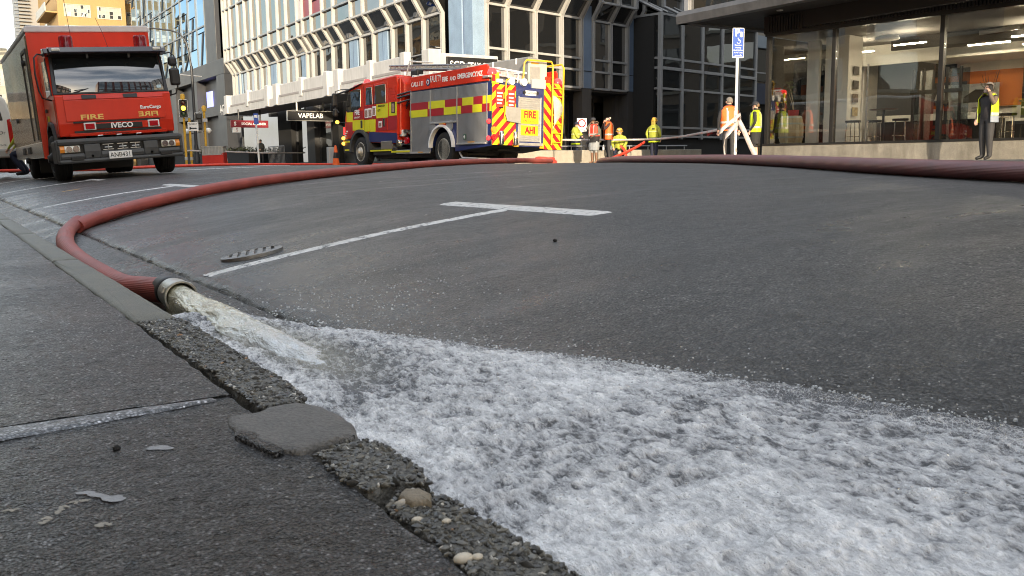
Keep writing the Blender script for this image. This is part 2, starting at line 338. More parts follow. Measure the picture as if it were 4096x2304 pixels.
# footpath on the near side: two asphalt pours with a step and a sealed strip between them
def path_z(x, y): return .118+.006*(fbm(x*1.1, y*1.1, 3, 31)-.5)+.018*np.clip(.43-x,0,5)
def make_footpath():
    def joint(x): return 1.575+.05*(x-.1)+.012*(fbm(x*9, x*0, 3, 40)-.5)
    xs = np.concatenate([np.arange(-3.2,-.6,.1), np.arange(-.6,.436,.008)])
    ys = np.concatenate([np.arange(-3,.3,.1), np.arange(.3,1.70,.006)]); X, Y = np.meshgrid(xs, ys, indexing='ij')
    E = .432+.012*(fbm(Y*22, Y*0, 3, 44)-.5); X2 = X+np.clip((X-.40)/.03,0,1)*(E-.432)
    Z = path_z(X2, Y)+.0045*(fbm(X*40, Y*40, 4, 33)-.5)
    Z -= .02*np.clip((X-.425)/.01,0,1)
    grid_mesh('footpath', X2, np.minimum(Y, joint(X)), Z, M_path, kind='structure')
    ys = np.concatenate([np.arange(1.545,7,.012), np.arange(7,70,.4)]); X, Y = np.meshgrid(xs, ys, indexing='ij')
    E = .432+.016*(fbm(Y*16, Y*0, 3, 45)-.5)
    mossy = np.clip((Y-2.5)/.2,0,1)
    X2 = X+np.clip((X-.40)/.03,0,1)*(E-.432)
    Z = path_z(X2, Y)+.0035+.005*(fbm(X*38, Y*38, 4, 34)-.5)
    Z -= .022*np.clip((X-.425)/.01,0,1)*(1-.5*mossy)
    grid_mesh('footpath', X2, np.maximum(Y, joint(X)+.002), Z, M_path2, kind='structure')
    xs = np.arange(-1.2,.40,.01); t = np.linspace(0,1,7); X, T = np.meshgrid(xs, t, indexing='ij')
    wd = (.075-.055*np.clip((X-.02)/.36,0,1))*(.75+.5*fbm(X*14, X*0, 3, 48))
    Y = joint(X)-.004-wd*T; grid_mesh('sealed_joint', X, Y, path_z(X,Y)+.0038+.0012*np.sin(T*3.14)-.003*(T>.99), M_seal, kind='structure')
make_footpath()
# ---------------------------------------------------------------- kerb: separate cast lengths, one mortar repair, pebbles showing
kerb = thing('kerb', 'broken exposed aggregate kerb running beside the wet gutter', 'kerb'); kerb['kind'] = 'structure'; del kerb['category']
def slab(name, poly, z0, z1, mat, seed, amp=.006, rnd=.012, step=.010, slope=0.0):
    """a cast or broken block: polygon top with noisy, rounded edges"""
    P = np.array(poly, float)
    for _ in range(1 if name in ('mortar_repair','broken_flake') else 0): P = np.stack([P*.75+np.roll(P,-1,0)*.25, P*.25+np.roll(P,-1,0)*.75],1).reshape(-1,2)
    n = len(P); pts = []
    for i in range(n):
        a, b = P[i], P[(i+1)%n]; k = max(1, int(np.linalg.norm(b-a)/step)); pts += [a+(b-a)*j/k for j in range(k)]
    pts = np.array(pts); c = pts.mean(0); d = pts-np.roll(pts,1,0); t = np.roll(d,-1,0)+d; nrm = np.stack([t[:,1],-t[:,0]],1); nrm /= np.linalg.norm(nrm,axis=1,keepdims=True)+1e-9
    area = np.sum(pts[:,0]*np.roll(pts[:,1],-1)-np.roll(pts[:,0],-1)*pts[:,1])
    if area < 0: nrm = -nrm
    w = (fbm(pts[:,0]*30+9, pts[:,1]*30, 4, seed)-.5)*2*amp
    mb = MB(); rings = [(0,z0),(0,z0+(z1-z0)*.55),(-.1*rnd,z1-rnd),(-.4*rnd,z1-.35*rnd),(-1.1*rnd,z1)]
    V = []
    for off, z in rings:
        q = pts+nrm*(w[:,None]*(1 if off > -rnd else .9)+off)
        V.append([(x,y,z+slope*(x-c[0])+.0028*(fbm(np.array(x*40),np.array(y*40),2,seed+2)-.5)) for x,y in q])
    m = len(pts)
    for lo in (.8,.55,.28): V.append([(c[0]+(x-c[0])*lo, c[1]+(y-c[1])*lo, z1+slope*(c[0]+(x-c[0])*lo-c[0])+.0025*float(fbm(np.array(x*23*lo),np.array(y*23*lo),3,seed+4)-.5)) for x,y,_ in V[4]])
    mb.v = [tuple(map(float,p)) for r in V for p in r]; mb.f = [(i*m+k, i*m+(k+1)%m, (i+1)*m+(k+1)%m, (i+1)*m+k) for i in range(len(V)-1) for k in range(m)]
    mb.v.append((float(c[0]),float(c[1]),z1)); e = len(mb.v)-1; b = (len(V)-1)*m; mb.f += [(b+k, b+(k+1)%m, e) for k in range(m)]
    return mb.build(name, mat, kerb, smooth=True)
SEG = [([(.43,-2),(.523,-2),(.523,.60),(.517,.88),(.510,.955),(.494,.99),(.470,1.0),(.432,.955),(.428,.80)], .118),
       ([(.431,1.008),(.470,1.012),(.508,.985),(.524,1.03),(.532,1.13),(.526,1.19),(.505,1.222),(.425,1.185),(.418,1.06)], .124),
       ([(.437,1.462),(.520,1.462),(.532,1.54),(.541,1.63),(.540,1.775),(.455,1.80),(.437,1.72)], .126),
       ([(.443,1.812),(.543,1.792),(.550,2.04),(.553,2.40),(.55,2.51),(.436,2.52),(.438,2.1)], .120)]
for i, (pl, z) in enumerate(SEG): slab('kerb_stone', pl, -.03, z, M_conc, 50+i, amp=.006, rnd=.012)
slab('mortar_repair', [(.372,1.452),(.41,1.43),(.455,1.46),(.515,1.45),(.527,1.38),(.530,1.31),(.524,1.25),(.505,1.196),(.480,1.222),(.445,1.212),(.415,1.196),(.40,1.212),(.385,1.24),(.362,1.335)], -.03, .1290, M_mortar, 60, amp=.005, rnd=.010, slope=.02)
slab('broken_flake', [(.352,1.335),(.366,1.285),(.371,1.235),(.381,1.205),(.405,1.228),(.400,1.31),(.386,1.362)], .10, .1275, M_path, 61, amp=.004, rnd=.003, slope=-.06)
y = 2.53
for i in range(14):
    y2 = y+(1.9 if i < 6 else 4.0)
    slab('kerb_stone', [(.432,y),(.552+.0,y),(.556,(y+y2)/2),(.552,y2-.012),(.432,y2-.012)], -.03, .119, M_mossy, 70+i, amp=.003, rnd=.016, step=.02 if i < 3 else .1); y = y2
slab('infill_stone', [(.452,.966),(.470,.985),(.488,.975),(.492,.950),(.478,.925),(.458,.94)], .09, .1275, pm('buff_stone',(.20,.165,.115),.6,var=.3,vscale=40,bump=.3,bscale=300), 90, amp=.002, rnd=.006, step=.006)
def make_pebbles():
    """rounded aggregate standing proud of the cast kerb: several thousand, joined"""
    from mathutils.geometry import intersect_point_tri_2d
    base = bmesh.new(); bmesh.ops.create_icosphere(base, subdivisions=1, radius=1); bv = np.array([v.co[:] for v in base.verts]); bf = [[v.index for v in f.verts] for f in base.faces]; base.free()
    def inside(pl, x, y):
        c = False; j = len(pl)-1
        for i in range(len(pl)):
            if (pl[i][1] > y) != (pl[j][1] > y) and x < (pl[j][0]-pl[i][0])*(y-pl[i][1])/(pl[j][1]-pl[i][1])+pl[i][0]: c = not c
            j = i
        return c
    lots = {k: MB() for k in ('dark','mid','pale','rust')}
    for si, (pl, z) in enumerate(SEG):
        xs = [p[0] for p in pl]; ys = [max(p[1],.45) for p in pl]
        area = (max(xs)-min(xs))*(max(ys)-min(ys)); n = int(area*(30000 if si < 2 else 26000))
        for _ in range(n):
            x = random.uniform(min(xs)-.002, max(xs)+.004); yy = random.uniform(min(ys), max(ys))
            if not inside(pl, x, yy): continue
            big = random.random()
            s = random.uniform(.0024,.0042) if big < .86 else random.uniform(.004,.0068)
            q = random.random(); k = 'dark' if q < .52 else 'mid' if q < .962 else 'pale' if q < .994 else 'rust'
            if k in ('pale','rust'): s *= 1.15
            a = random.uniform(0,6.28); rx, ry, rzz = s*random.uniform(1.0,1.7), s*random.uniform(.6,.9), s*random.uniform(.75,1.0)
            if k == 'pale': ry *= .75
            ca, sa = math.cos(a), math.sin(a); ed = min(1, max(0,(max(xs)-x)/.012))
            v = bv*np.array([rx,ry,rzz]); v = np.stack([v[:,0]*ca-v[:,1]*sa+x, v[:,0]*sa+v[:,1]*ca+yy, v[:,2]+z-.0009-.007*(1-ed)**2+.0016*(random.random()-.5)],1)
            lots[k].add(v.tolist(), bf)
        # pebbles on the front face too
        for _ in range(int((max(ys)-min(ys))*1500)):
            yy = random.uniform(min(ys), max(ys)); fx = np.interp(yy, *zip(*sorted((p[1],p[0]) for p in pl if p[0] > .5))); s = random.uniform(.002,.0045)
            v = bv*np.array([s*.6,s*1.2,s*.8])+np.array([fx-.001, yy, random.uniform(.02,z-.012)]); lots[random.choice(('dark','mid'))].add(v.tolist(), bf)
    cols = dict(dark=(.055,.053,.048), mid=(.125,.117,.096), pale=(.52,.50,.45), rust=(.27,.16,.085))
    for k, mb in lots.items():
        mb.build('exposed_pebbles', pm('pebble_'+k, cols[k], .33, var=.35, vscale=60), kerb, smooth=True, kind='stuff')
make_pebbles()
# a large pale cobble and shells set in the kerb nearest the lens
for x, y, s, zz in ((.438,.780,.0115,.119),(.452,.775,.007,.119),(.434,.815,.006,.118),(.445,.90,.007,.119),(.470,.875,.006,.12)):
    MB().ball((x,y,zz),(s,s*.8,s*.5),12,8).build('cobble', pm('pale_cobble',(.52,.46,.36),.45,var=.2,vscale=50), kerb, smooth=True)
# ---------------------------------------------------------------- gum and paint spots on the near footpath
def spot(x, y, a, b, rot, mat, seed, name='gum_spot'):
    mb = MB(); n = 18; vs = []
    for k in range(n):
        t = 2*math.pi*k/n; r = .30+1.35*float(fbm(np.array(2+math.cos(t)*1.7), np.array(seed+math.sin(t)*1.7), 4, seed)); X, Y = a*r*math.cos(t), b*r*math.sin(t)
        px, py = x+X*math.cos(rot)-Y*math.sin(rot), y+X*math.sin(rot)+Y*math.cos(rot); vs.append((px, py, float(path_z(np.array(px),np.array(py)))+.0012))
    mb.add(vs+[(x,y,float(path_z(np.array(x),np.array(y)))+.0020)], [(k,(k+1)%n,n) for k in range(n)]); return mb.build(name, mat, smooth=True, kind='structure')
M_gum = pm('gum', (.25,.25,.255), .5, var=.2, vscale=60, bump=.4, bscale=250); M_lich = pm('lichen_paint', (.27,.245,.20), .6, var=.25, vscale=80, bump=.3, bscale=250)
SP = [(.160,1.160,.016,.011,2.3,M_gum),(.146,1.182,.014,.006,2.2,M_gum),(.136,1.200,.012,.006,2.6,M_gum),(.252,1.343,.019,.010,2.6,M_gum),(.244,1.348,.010,.006,.4,M_gum),(.25,2.266,.013,.006,.2,M_gum),(.393,1.104,.004,.003,0,M_lich),(.30,2.9,.02,.01,.3,M_gum),(.18,3.9,.03,.012,.3,M_gum),(.05,3.2,.02,.01,.3,M_gum)]
for cx_, cy_ in ((.100,1.155),(.124,1.174),(.052,1.182),(.078,1.128),(.134,1.08),(.022,1.216)):
    for k_ in range(4): SP.append((cx_+random.uniform(-.009,.009),cy_+random.uniform(-.008,.008),random.uniform(.003,.007),random.uniform(.002,.004),random.uniform(0,3),M_lich))
for q, (x, y, a, b, rt, m) in enumerate(SP):
    spot(x, y, a, b, rt, m, 100+q)
def clod(x, y, z, s, label, seed):
    mb = MB(); mb.ball((0,0,s*.6),(s,s*.8,s*.7),8,6); mb.v = [tuple(c*(1+.35*(random.random()-.5)) for c in v) for v in mb.v]
    tag(mb.build('dirt_clod', pm('dark_clod',(.012,.012,.012),.8,bump=.4), loc=(x,y,z)), label, 'clod')
clod(.198,1.368,.122,.006,'small black clod lying on the near footpath asphalt',1)
clod(1.86,2.60,float(rz(1.86)),.008,'small black clod lying alone on the road above the foam',2)
# ---------------------------------------------------------------- painted bay markings and the valve cover
def marking(x0, x1, y0, y1, seed):
    nx = max(2,int(abs(x1-x0)/.02)); ny = max(2,int(abs(y1-y0)/.02)); xs = np.linspace(x0,x1,nx); ys = np.linspace(y0,y1,ny); X, Y = np.meshgrid(xs, ys, indexing='ij')
    ex = np.minimum(np.minimum(X-x0, x1-X), np.minimum(Y-y0, y1-Y))<1e-6
    X2 = X+.022*(fbm(Y*38+7, X*20, 4, seed)-.5)*ex; Y2 = Y+.022*(fbm(X*38, Y*20, 4, seed+1)-.5)*ex
    Z = rz(X2)+.0058-.006*ex
    return grid_mesh('road_marking', X2, Y2, Z, M_paint, kind='structure')
ROADMARKS = [(3.66,1.0),(10.55,1.15),(16.6,1.25)]
for i, (yc, wd) in enumerate(ROADMARKS):
    marking(2.33, 2.463, yc-.66, yc+.70, 200+i)
    a = .905 if i == 0 else 1.0
    marking(a, 2.325, yc-.045, yc+.045, 210+i)
marking(1.0, 2.3, 23.0, 23.1, 230); marking(4.9,6.6,21.0,21.22,231); marking(7.6,9.4,27,27.25,232)
tag(marking(1.5,1.75,13.4,13.46,233), 'x', 'x'); o = bpy.data.objects['road_marking']; 
for o in list(COL.objects):
    if o.get('category') == 'x': o.data.materials[0] = pm('old_yellow_paint',(.40,.24,.07),.6,var=.3,vscale=20); del o['category']; del o['label']
def valve_cover():
    cx, cy, rad = 1.172, 3.915, .135; t = thing('valve_cover', 'round ribbed cast iron cover set in the road by the bay line', 'manhole cover', (cx,cy,float(rz(cx))-.0015)); t.rotation_euler = (0,-math.atan(.17),0)
    iron = pm('cast_iron',(.22,.215,.205),.38,metal=.5,var=.3,vscale=25,bump=.4,bscale=160)
    MB().lathe([(rad,-.04),(rad,.010),(rad-.008,.014),(rad-.014,.014),(rad-.016,.001),(.001,.001)],n=40).build('rim', iron, t, True)
    for k in range(-3,4):
        h = k*.036; w = math.sqrt(max(0,(rad-.018)**2-h*h))
        MB().box(h-.0115,h+.0115,-w,-.006,.002,.013).box(h-.0115,h+.0115,.006,w,.002,.013).build('rib', iron, t, bevel=.0015)
    t.rotation_euler.z = R(-18)
valve_cover()
# ================================================================ WATER
def water_mat():
    m = bpy.data.materials.new('foaming_water'); m.use_nodes = True; nt = m.node_tree; N = nt.nodes; L = nt.links; p = N['Principled BSDF']
    def noise(sc, det, vec, ro=.6, dist=0):
        n = N.new('ShaderNodeTexNoise'); n.inputs['Scale'].default_value = sc; n.inputs['Detail'].default_value = det; n.inputs['Roughness'].default_value = ro; n.inputs['Distortion'].default_value = dist; L.new(vec, n.inputs['Vector']); return n.outputs['Fac']
    def rng(f, a, b, c, d):
        n = N.new('ShaderNodeMapRange'); 
        for i, v in enumerate((a,b,c,d)): n.inputs[i+1].default_value = v
        L.new(f, n.inputs[0]); return n.outputs[0]
    def mth(op, a, b):
        n = N.new('ShaderNodeMath'); n.operation = op
        for i, v in enumerate((a,b)):
            if isinstance(v,(int,float)): n.inputs[i].default_value = v
            else: L.new(v, n.inputs[i])
        return n.outputs[0]
    tc = N.new('ShaderNodeTexCoord'); ob = tc.outputs['Object']
    at = N.new('ShaderNodeAttribute'); at.attribute_name = 'foam'; foam = at.outputs['Fac']     # how much air the water carries
    at2 = N.new('ShaderNodeAttribute'); at2.attribute_name = 'silt'; silt = at2.outputs['Fac']
    mp = N.new('ShaderNodeMapping'); mp.inputs['Scale'].default_value = (1.5, .8, 1); mp.inputs['Rotation'].default_value = (0,0,R(20)); L.new(ob, mp.inputs[0])
    mp2 = N.new('ShaderNodeMapping'); mp2.inputs['Scale'].default_value = (2.6, 1.0, 1); mp2.inputs['Rotation'].default_value = (0,0,R(-28)); L.new(ob, mp2.inputs[0])
    def ridge(f): return mth('SUBTRACT', 1.0, mth('MULTIPLY', mth('ABSOLUTE', mth('SUBTRACT', f, .5), 0), 4.0))
    a = noise(9, 6, mp.outputs[0], .6, .9); b = noise(38, 4, mp2.outputs[0], .6, .7); c = noise(120, 3, mp2.outputs[0], .6, .5); d = noise(330, 2, mp2.outputs[0], .5)
    vo = N.new('ShaderNodeTexVoronoi'); vo.inputs['Scale'].default_value = 170; vo.feature = 'DISTANCE_TO_EDGE'; L.new(ob, vo.inputs['Vector'])
    at3 = N.new('ShaderNodeAttribute'); at3.attribute_name = 'bubble'; bub = at3.outputs['Fac']
    ac = N.new('ShaderNodeAttribute'); ac.attribute_name = 'crest'; crest = ac.outputs['Fac']
    a1 = noise(15, 8, mp2.outputs[0], .68, .5); a2 = noise(46, 5, mp2.outputs[0], .62, .4)
    f = mth('ADD', mth('MULTIPLY', rng(a1,.34,.64,0,1), .62), mth('MULTIPLY', rng(a2,.36,.62,-.5,.5), .42)); f = mth('ADD', f, mth('MULTIPLY', mth('SUBTRACT', crest, .45), .45)); f = mth('ADD', f, mth('MULTIPLY', rng(ridge(c),.2,1,-.5,.5), .16))
    f = mth('ADD', f, mth('MULTIPLY', mth('MULTIPLY', rng(vo.outputs['Distance'],.0,.10,.5,-.30), bub), 1.0))
    f = mth('ADD', f, mth('MULTIPLY', mth('SUBTRACT', foam, .40), .8)); cl = N.new('ShaderNodeClamp'); L.new(f, cl.inputs[0]); f = cl.outputs[0]
    cr = N.new('ShaderNodeValToRGB'); cr.color_ramp.elements[0].position = .05; cr.color_ramp.elements[0].color = (.13,.135,.145,1); cr.color_ramp.elements[1].position = .95; cr.color_ramp.elements[1].color = (.95,.96,.97,1)
    e = cr.color_ramp.elements.new(.40); e.color = (.55,.56,.58,1); L.new(f, cr.inputs[0])
    mx = N.new('ShaderNodeMix'); mx.data_type = 'RGBA'; L.new(silt, mx.inputs[0]); L.new(cr.outputs[0], mx.inputs[6])
    sl = N.new('ShaderNodeValToRGB'); sl.color_ramp.elements[0].color = (.42,.40,.28,1); sl.color_ramp.elements[1].color = (.72,.69,.54,1); L.new(rng(b,.3,.7,0,1), sl.inputs[0]); L.new(sl.outputs[0], mx.inputs[7])
    L.new(mx.outputs[2], p.inputs['Base Color']); L.new(rng(f,0,1,.06,.30), p.inputs['Roughness']); p.inputs['IOR'].default_value = 1.33; p.inputs['Specular IOR Level'].default_value = .6
    p.inputs['Subsurface Weight'].default_value = .0
    h = mth('ADD', mth('MULTIPLY', ridge(c), .22), mth('MULTIPLY', a2, .8)); h = mth('ADD', h, mth('MULTIPLY', a1, .6)); h = mth('ADD', h, mth('MULTIPLY', mth('MULTIPLY', rng(vo.outputs['Distance'],0,.2,0,1), bub), .35))
    bp = N.new('ShaderNodeBump'); bp.inputs['Distance'].default_value = .010; bp.inputs['Strength'].default_value = .8; L.new(h, bp.inputs['Height']); L.new(bp.outputs[0], p.inputs['Normal'])
    return m
M_water = water_mat()
def stream_mat():
    m = bpy.data.materials.new('murky_stream'); m.use_nodes = True; nt = m.node_tree; N = nt.nodes; L = nt.links; p = N['Principled BSDF']
    tc = N.new('ShaderNodeTexCoord')
    def noise(sc, scale, det, ro=.6, dist=.6):
        mp = N.new('ShaderNodeMapping'); mp.inputs['Scale'].default_value = sc; L.new(tc.outputs['Object'], mp.inputs[0]); n = N.new('ShaderNodeTexNoise'); n.inputs['Scale'].default_value = scale; n.inputs['Detail'].default_value = det; n.inputs['Roughness'].default_value = ro; n.inputs['Distortion'].default_value = dist; L.new(mp.outputs[0], n.inputs['Vector']); return n.outputs['Fac']
    a = noise((1,.28,1), 42, 5); b = noise((1,.45,1), 150, 3, .55, .9)
    mx = N.new('ShaderNodeValToRGB'); mx.color_ramp.elements[0].position = .36; mx.color_ramp.elements[0].color = (.42,.39,.23,1); mx.color_ramp.elements[1].position = .66; mx.color_ramp.elements[1].color = (.66,.63,.44,1); L.new(a, mx.inputs[0])
    at = N.new('ShaderNodeAttribute'); at.attribute_name = 'silt'; c = N.new('ShaderNodeMix'); c.data_type = 'RGBA'; c.inputs[6].default_value = (.50,.51,.50,1); L.new(at.outputs['Fac'], c.inputs[0]); L.new(mx.outputs[0], c.inputs[7]); L.new(c.outputs[2], p.inputs['Base Color'])
    p.inputs['Roughness'].default_value = .07; p.inputs['IOR'].default_value = 1.33; p.inputs['Specular IOR Level'].default_value = .7
    p.inputs['Transmission Weight'].default_value = .22; p.inputs['Subsurface Weight'].default_value = .25; p.inputs['Subsurface Radius'].default_value = (.03,.03,.02); p.inputs['Subsurface Scale'].default_value = .6
    ad = N.new('ShaderNodeMath'); ad.operation = 'MULTIPLY_ADD'; ad.inputs[1].default_value = .45; L.new(b, ad.inputs[0]); L.new(a, ad.inputs[2])
    bp = N.new('ShaderNodeBump'); bp.inputs['Distance'].default_value = .011; bp.inputs['Strength'].default_value = .9; L.new(ad.outputs[0], bp.inputs['Height']); L.new(bp.outputs[0], p.inputs['Normal']); return m
M_stream = stream_mat()
def attr(o, name, vals):
    a = o.data.attributes.new(name, 'FLOAT', 'POINT'); a.data.foreach_set('value', np.asarray(vals, np.float32).ravel())
# outer edge of the spread of foam, along the street
def make_flood():
    ys = np.concatenate([np.arange(-.9,.4,.0042), np.arange(.4,2.76,.0026)]); ts = np.linspace(0,1,290); Y, T = np.meshgrid(ys, ts, indexing='ij')
    xo = np.interp(Y, FY, FX)+.018*(fbm(Y*9, Y*0, 4, 300)-.5)+.012*(fbm(Y*45, Y*0, 3, 301)-.5); xi = .505
    X = xi+(xo-xi)*T
    zi = .060+.010*(fbm(Y*4, Y*0, 2, 303)-.5); zo = np.where(X > .87, rz(np.maximum(xo,.87)), .07)
    zbase = zi+(rz(np.maximum(xo,.868))+.002-zi)*T**.9
    dome = .022*np.sin(np.pi*np.clip(T,0,1))**.8
    env = np.clip(np.minimum(T/.08, (1-T)/.10), 0, 1)**.7
    # the sheet runs down the gutter and fans outwards: ripples lie across the flow, sharp on their crests
    q1 = fbm(X*7, Y*6, 3, 305)-.5; q2 = fbm(X*7+9, Y*6+4, 3, 306)-.5; Xw, Yw = X+.05*q1, Y+.05*q2
    w1 = fbm(Xw*9+Yw*3, Yw*6-Xw*2, 3, 310)-.5; rd = lambda f: 1-2*np.abs(f-.5)
    r1 = rd(vnoise(Xw*24+Yw*10, Yw*17-Xw*6, 311)); r2 = rd(vnoise(Xw*46-Yw*9, Yw*40+Xw*8, 312)); r3 = rd(vnoise(Xw*92+Yw*20, Yw*84, 314)); r4 = rd(vnoise(Xw*165, Yw*160+Xw*30, 315))
    w2 = r1; Z = zbase+dome*env+env*(.018*w1+.0065*(r1-.5)+.0050*(r2-.5)+.0036*(r3-.5)+.0020*(r4-.5))
    crest = np.clip(.30*r1**2+.34*r2**2+.30*r3**2+.22*r4**2+.25*w1,0,1)
    # trough where the stream dives under its own foam
    dx = (X-(.70+.03*(2.6-Y)/1.0))/.085; dive = np.exp(-dx*dx)*np.clip((Y-1.42)/.2,0,1)*np.clip((2.62-Y)/.2,0,1)
    Z = Z-.028*dive
    Z = np.where(T > .985, np.minimum(Z, rz(np.maximum(X,.87))-.004), Z)
    o = grid_mesh('foaming_water', X, Y, Z, M_water, kind='structure')
    attr(o, 'bubble', np.clip((T-.80)/.12,0,1)*np.clip((2.2-Y)/.3,0,1)); attr(o, 'crest', crest); foam = .54+.9*(fbm(X*5, Y*4, 3, 320)-.5)-.55*dive; foam -= .22*np.clip((T-.86)/.1,0,1); foam -= .15*np.clip((.5-Y)/1.0,0,1)*np.clip((T-.4)*2,0,1)
    foam -= .25*np.clip((Y-2.2)/.4,0,1)
    attr(o, 'foam', np.clip(foam,0,1)); attr(o, 'silt', np.clip(dive*1.2-.2,0,1)*.62*np.clip((Y-1.6)/.6,0,1))
make_flood()
# the stream itself, from the coupling mouth until it sinks into the foam
STREAM = [(.694,3.20,.084,.043),(.692,3.10,.082,.043),(.690,2.95,.078,.045),(.688,2.75,.075,.050),(.689,2.5,.065,.054),(.694,2.28,.056,.060),(.702,2.08,.040,.064),(.712,1.92,.018,.066),(.722,1.78,-.03,.064),(.735,1.66,-.07,.06)]
def make_stream():
    A = np.array(STREAM); s = np.linspace(0,1,320); k = np.linspace(0,1,len(A)); P = [np.interp(s,k,A[:,i]) for i in range(4)]
    th = np.linspace(-.35,math.pi+.35,64); Sg, Th = np.meshgrid(np.arange(320), th, indexing='ij'); yy = P[1][Sg]; c0, z0, r0 = P[0][Sg], P[2][Sg], P[3][Sg]
    u = Th*.05; t = np.clip((3.16-yy)/.35,0,1)
    n = (fbm(u*40, yy*5, 2, 330)-.5)*.016+(fbm(u*110, yy*14, 3, 331)-.5)*.013+(fbm(u*300, yy*55, 2, 332)-.5)*.004
    r = r0+n*t; X = c0+np.cos(Th)*r*(1+.12*t); Z = z0+np.sin(Th)*r*(1-.05*t)-.035*(1-np.clip((Th+.35)*(math.pi+.35-Th),0,1))
    o = grid_mesh('pouring_water', X, yy, Z, M_stream, kind='structure')
    f = np.clip(.30+.6*(fbm(u*200, yy*18, 3, 333)-.5)+.25*np.clip((2.3-yy)/.6,0,1),0,1); attr(o,'foam',f); attr(o,'silt',np.clip((yy-2.12)/.6,0,1)*.95)
make_stream()
def make_spray():
    ico = bmesh.new(); bmesh.ops.create_icosphere(ico, subdivisions=1, radius=1); bv = np.array([v.co[:] for v in ico.verts]); bf = [[v.index for v in f.verts] for f in ico.faces]; ico.free()
    mb = MB(); g = np.random.default_rng(5)
    def drop(x, y, z, r): mb.add((bv*np.array([r*1.5,r,r])+np.array([x,y,z])).tolist(), bf)
    for _ in range(260):                                  # where the stream strikes the road edge
        t = g.random()**2; y = g.normal(2.42,.22); x = .80+t*.55+g.normal(0,.03); drop(x, y, float(rz(max(x,.87)))+.004+abs(g.normal(0,.035))*(1-t), .0010+.0016*g.random())
    for _ in range(260):                                  # beads that skip along the outer edge
        y = g.uniform(.2,2.4); x = float(np.interp(y,FY,FX))+abs(g.normal(0,.05)); drop(x, y, float(rz(x))+.003+abs(g.normal(0,.008)), .0008+.0011*g.random())
    for _ in range(700):                                 # drops lying on the wet asphalt
        x = g.uniform(.95,1.7); y = g.uniform(1.6,3.0); drop(x, y, float(rz(x))+.0008, .0006+.0011*g.random())
    for _ in range(700):                                  # bubbles riding the edge
        y = g.uniform(.1,2.2); x = float(np.interp(y,FY,FX))-abs(g.normal(0,.018)); drop(x, y, float(rz(max(x,.87)))+.006, .001+.0022*g.random()**3)
    for _ in range(2600):                                 # beads and bubbles added over the foam to give small glints
        y = g.uniform(-.1,2.0); t = g.uniform(.05,.97); xo = float(np.interp(y,FY,FX)); x = .51+(xo-.51)*t; zi = .063+(float(rz(max(xo,.868)))+.002-.063)*t**.9+.022*math.sin(math.pi*t)**.8
        drop(x, y, zi+.002+abs(g.normal(0,.004)), .0006+.0012*g.random()**2)
    for _ in range(70):                                  # drops thrown off the jet
        y = g.uniform(1.95,3.05); drop(.69+g.normal(0,.05), y, .105-.05*max(0,2.6-y)+abs(g.normal(0,.014)), .0007+.0014*g.random())
    m = pm('spray', (.80,.82,.83), .06, spec=.8, trans=.55, ior=1.33)
    mb.build('water_drops', m, smooth=True, kind='stuff')
make_spray()
# ================================================================ HOSES
def catmull(P, step=.05):
    P = [Vector(p) for p in P]; P = [2*P[0]-P[1]]+P+[2*P[-1]-P[-2]]; out = []
    for i in range(1, len(P)-2):
        n = max(2, int((P[i+1]-P[i]).length/step))
        for k in range(n):
            t = k/n; a,b,c,d = P[i-1],P[i],P[i+1],P[i+2]
            out.append(.5*((2*b)+(c-a)*t+(2*a-5*b+4*c-d)*t*t+(3*b-a-3*c+d)*t**3))
    return out+[P[-2]]
def hose_mesh(pts, r, mat, name, rib=.0, n=48, flat=1.06, parent=None, nrib=30):
    mb = MB(); vs = []
    for i, p in enumerate(pts):
        t = (pts[min(i+1,len(pts)-1)]-pts[max(i-1,0)]).normalized(); a = t.cross(Vector((0,0,1))).normalized(); b = a.cross(t).normalized()
        rr = r[i] if isinstance(r,list) else r; w = 1+.025*(float(vnoise(np.array(i*.13),np.array(.5),3))-.5)
        for k in range(n):
            th = 2*math.pi*k/n; q = rr*w*(1+rib*math.cos(th*nrib)); vs.append(p+a*math.cos(th)*q*flat+b*math.sin(th)*q/flat)
    m = len(pts); mb.v = [tuple(v) for v in vs]; mb.f = [(i*n+k,i*n+(k+1)%n,(i+1)*n+(k+1)%n,(i+1)*n+k) for i in range(m-1) for k in range(n)]+[tuple(range(n))[::-1],tuple(range((m-1)*n,m*n))]
    return mb.build(name, mat, parent, smooth=True)
M_hose = pm('red_hose', (.30,.062,.048), .55, var=.25, vscale=5, bump=.18, bscale=220, dirt=.35, fine=.12)
M_hose_maroon = pm('maroon_hose', (.165,.045,.043), .42, var=.25, vscale=6, bump=.15, bscale=220, fine=.12)  # darker maroon base colour than the left hose
M_hose_red = pm('bright_red_hose', (.62,.055,.030), .55, var=.2, vscale=5)
M_alu = pm('brushed_alloy', (.42,.41,.37), .38, metal=.75, var=.2, vscale=30, bump=.15, bscale=150)
M_black = pm('black_rubber', (.018,.018,.018), .5, var=.2, vscale=12)
HR = .051
def gz(x, y, r=HR):
    z = float(rz(x)) if x > .87 else .004+.068*max(0,(x-.535)/.335)**1.2
    return z+r*.97
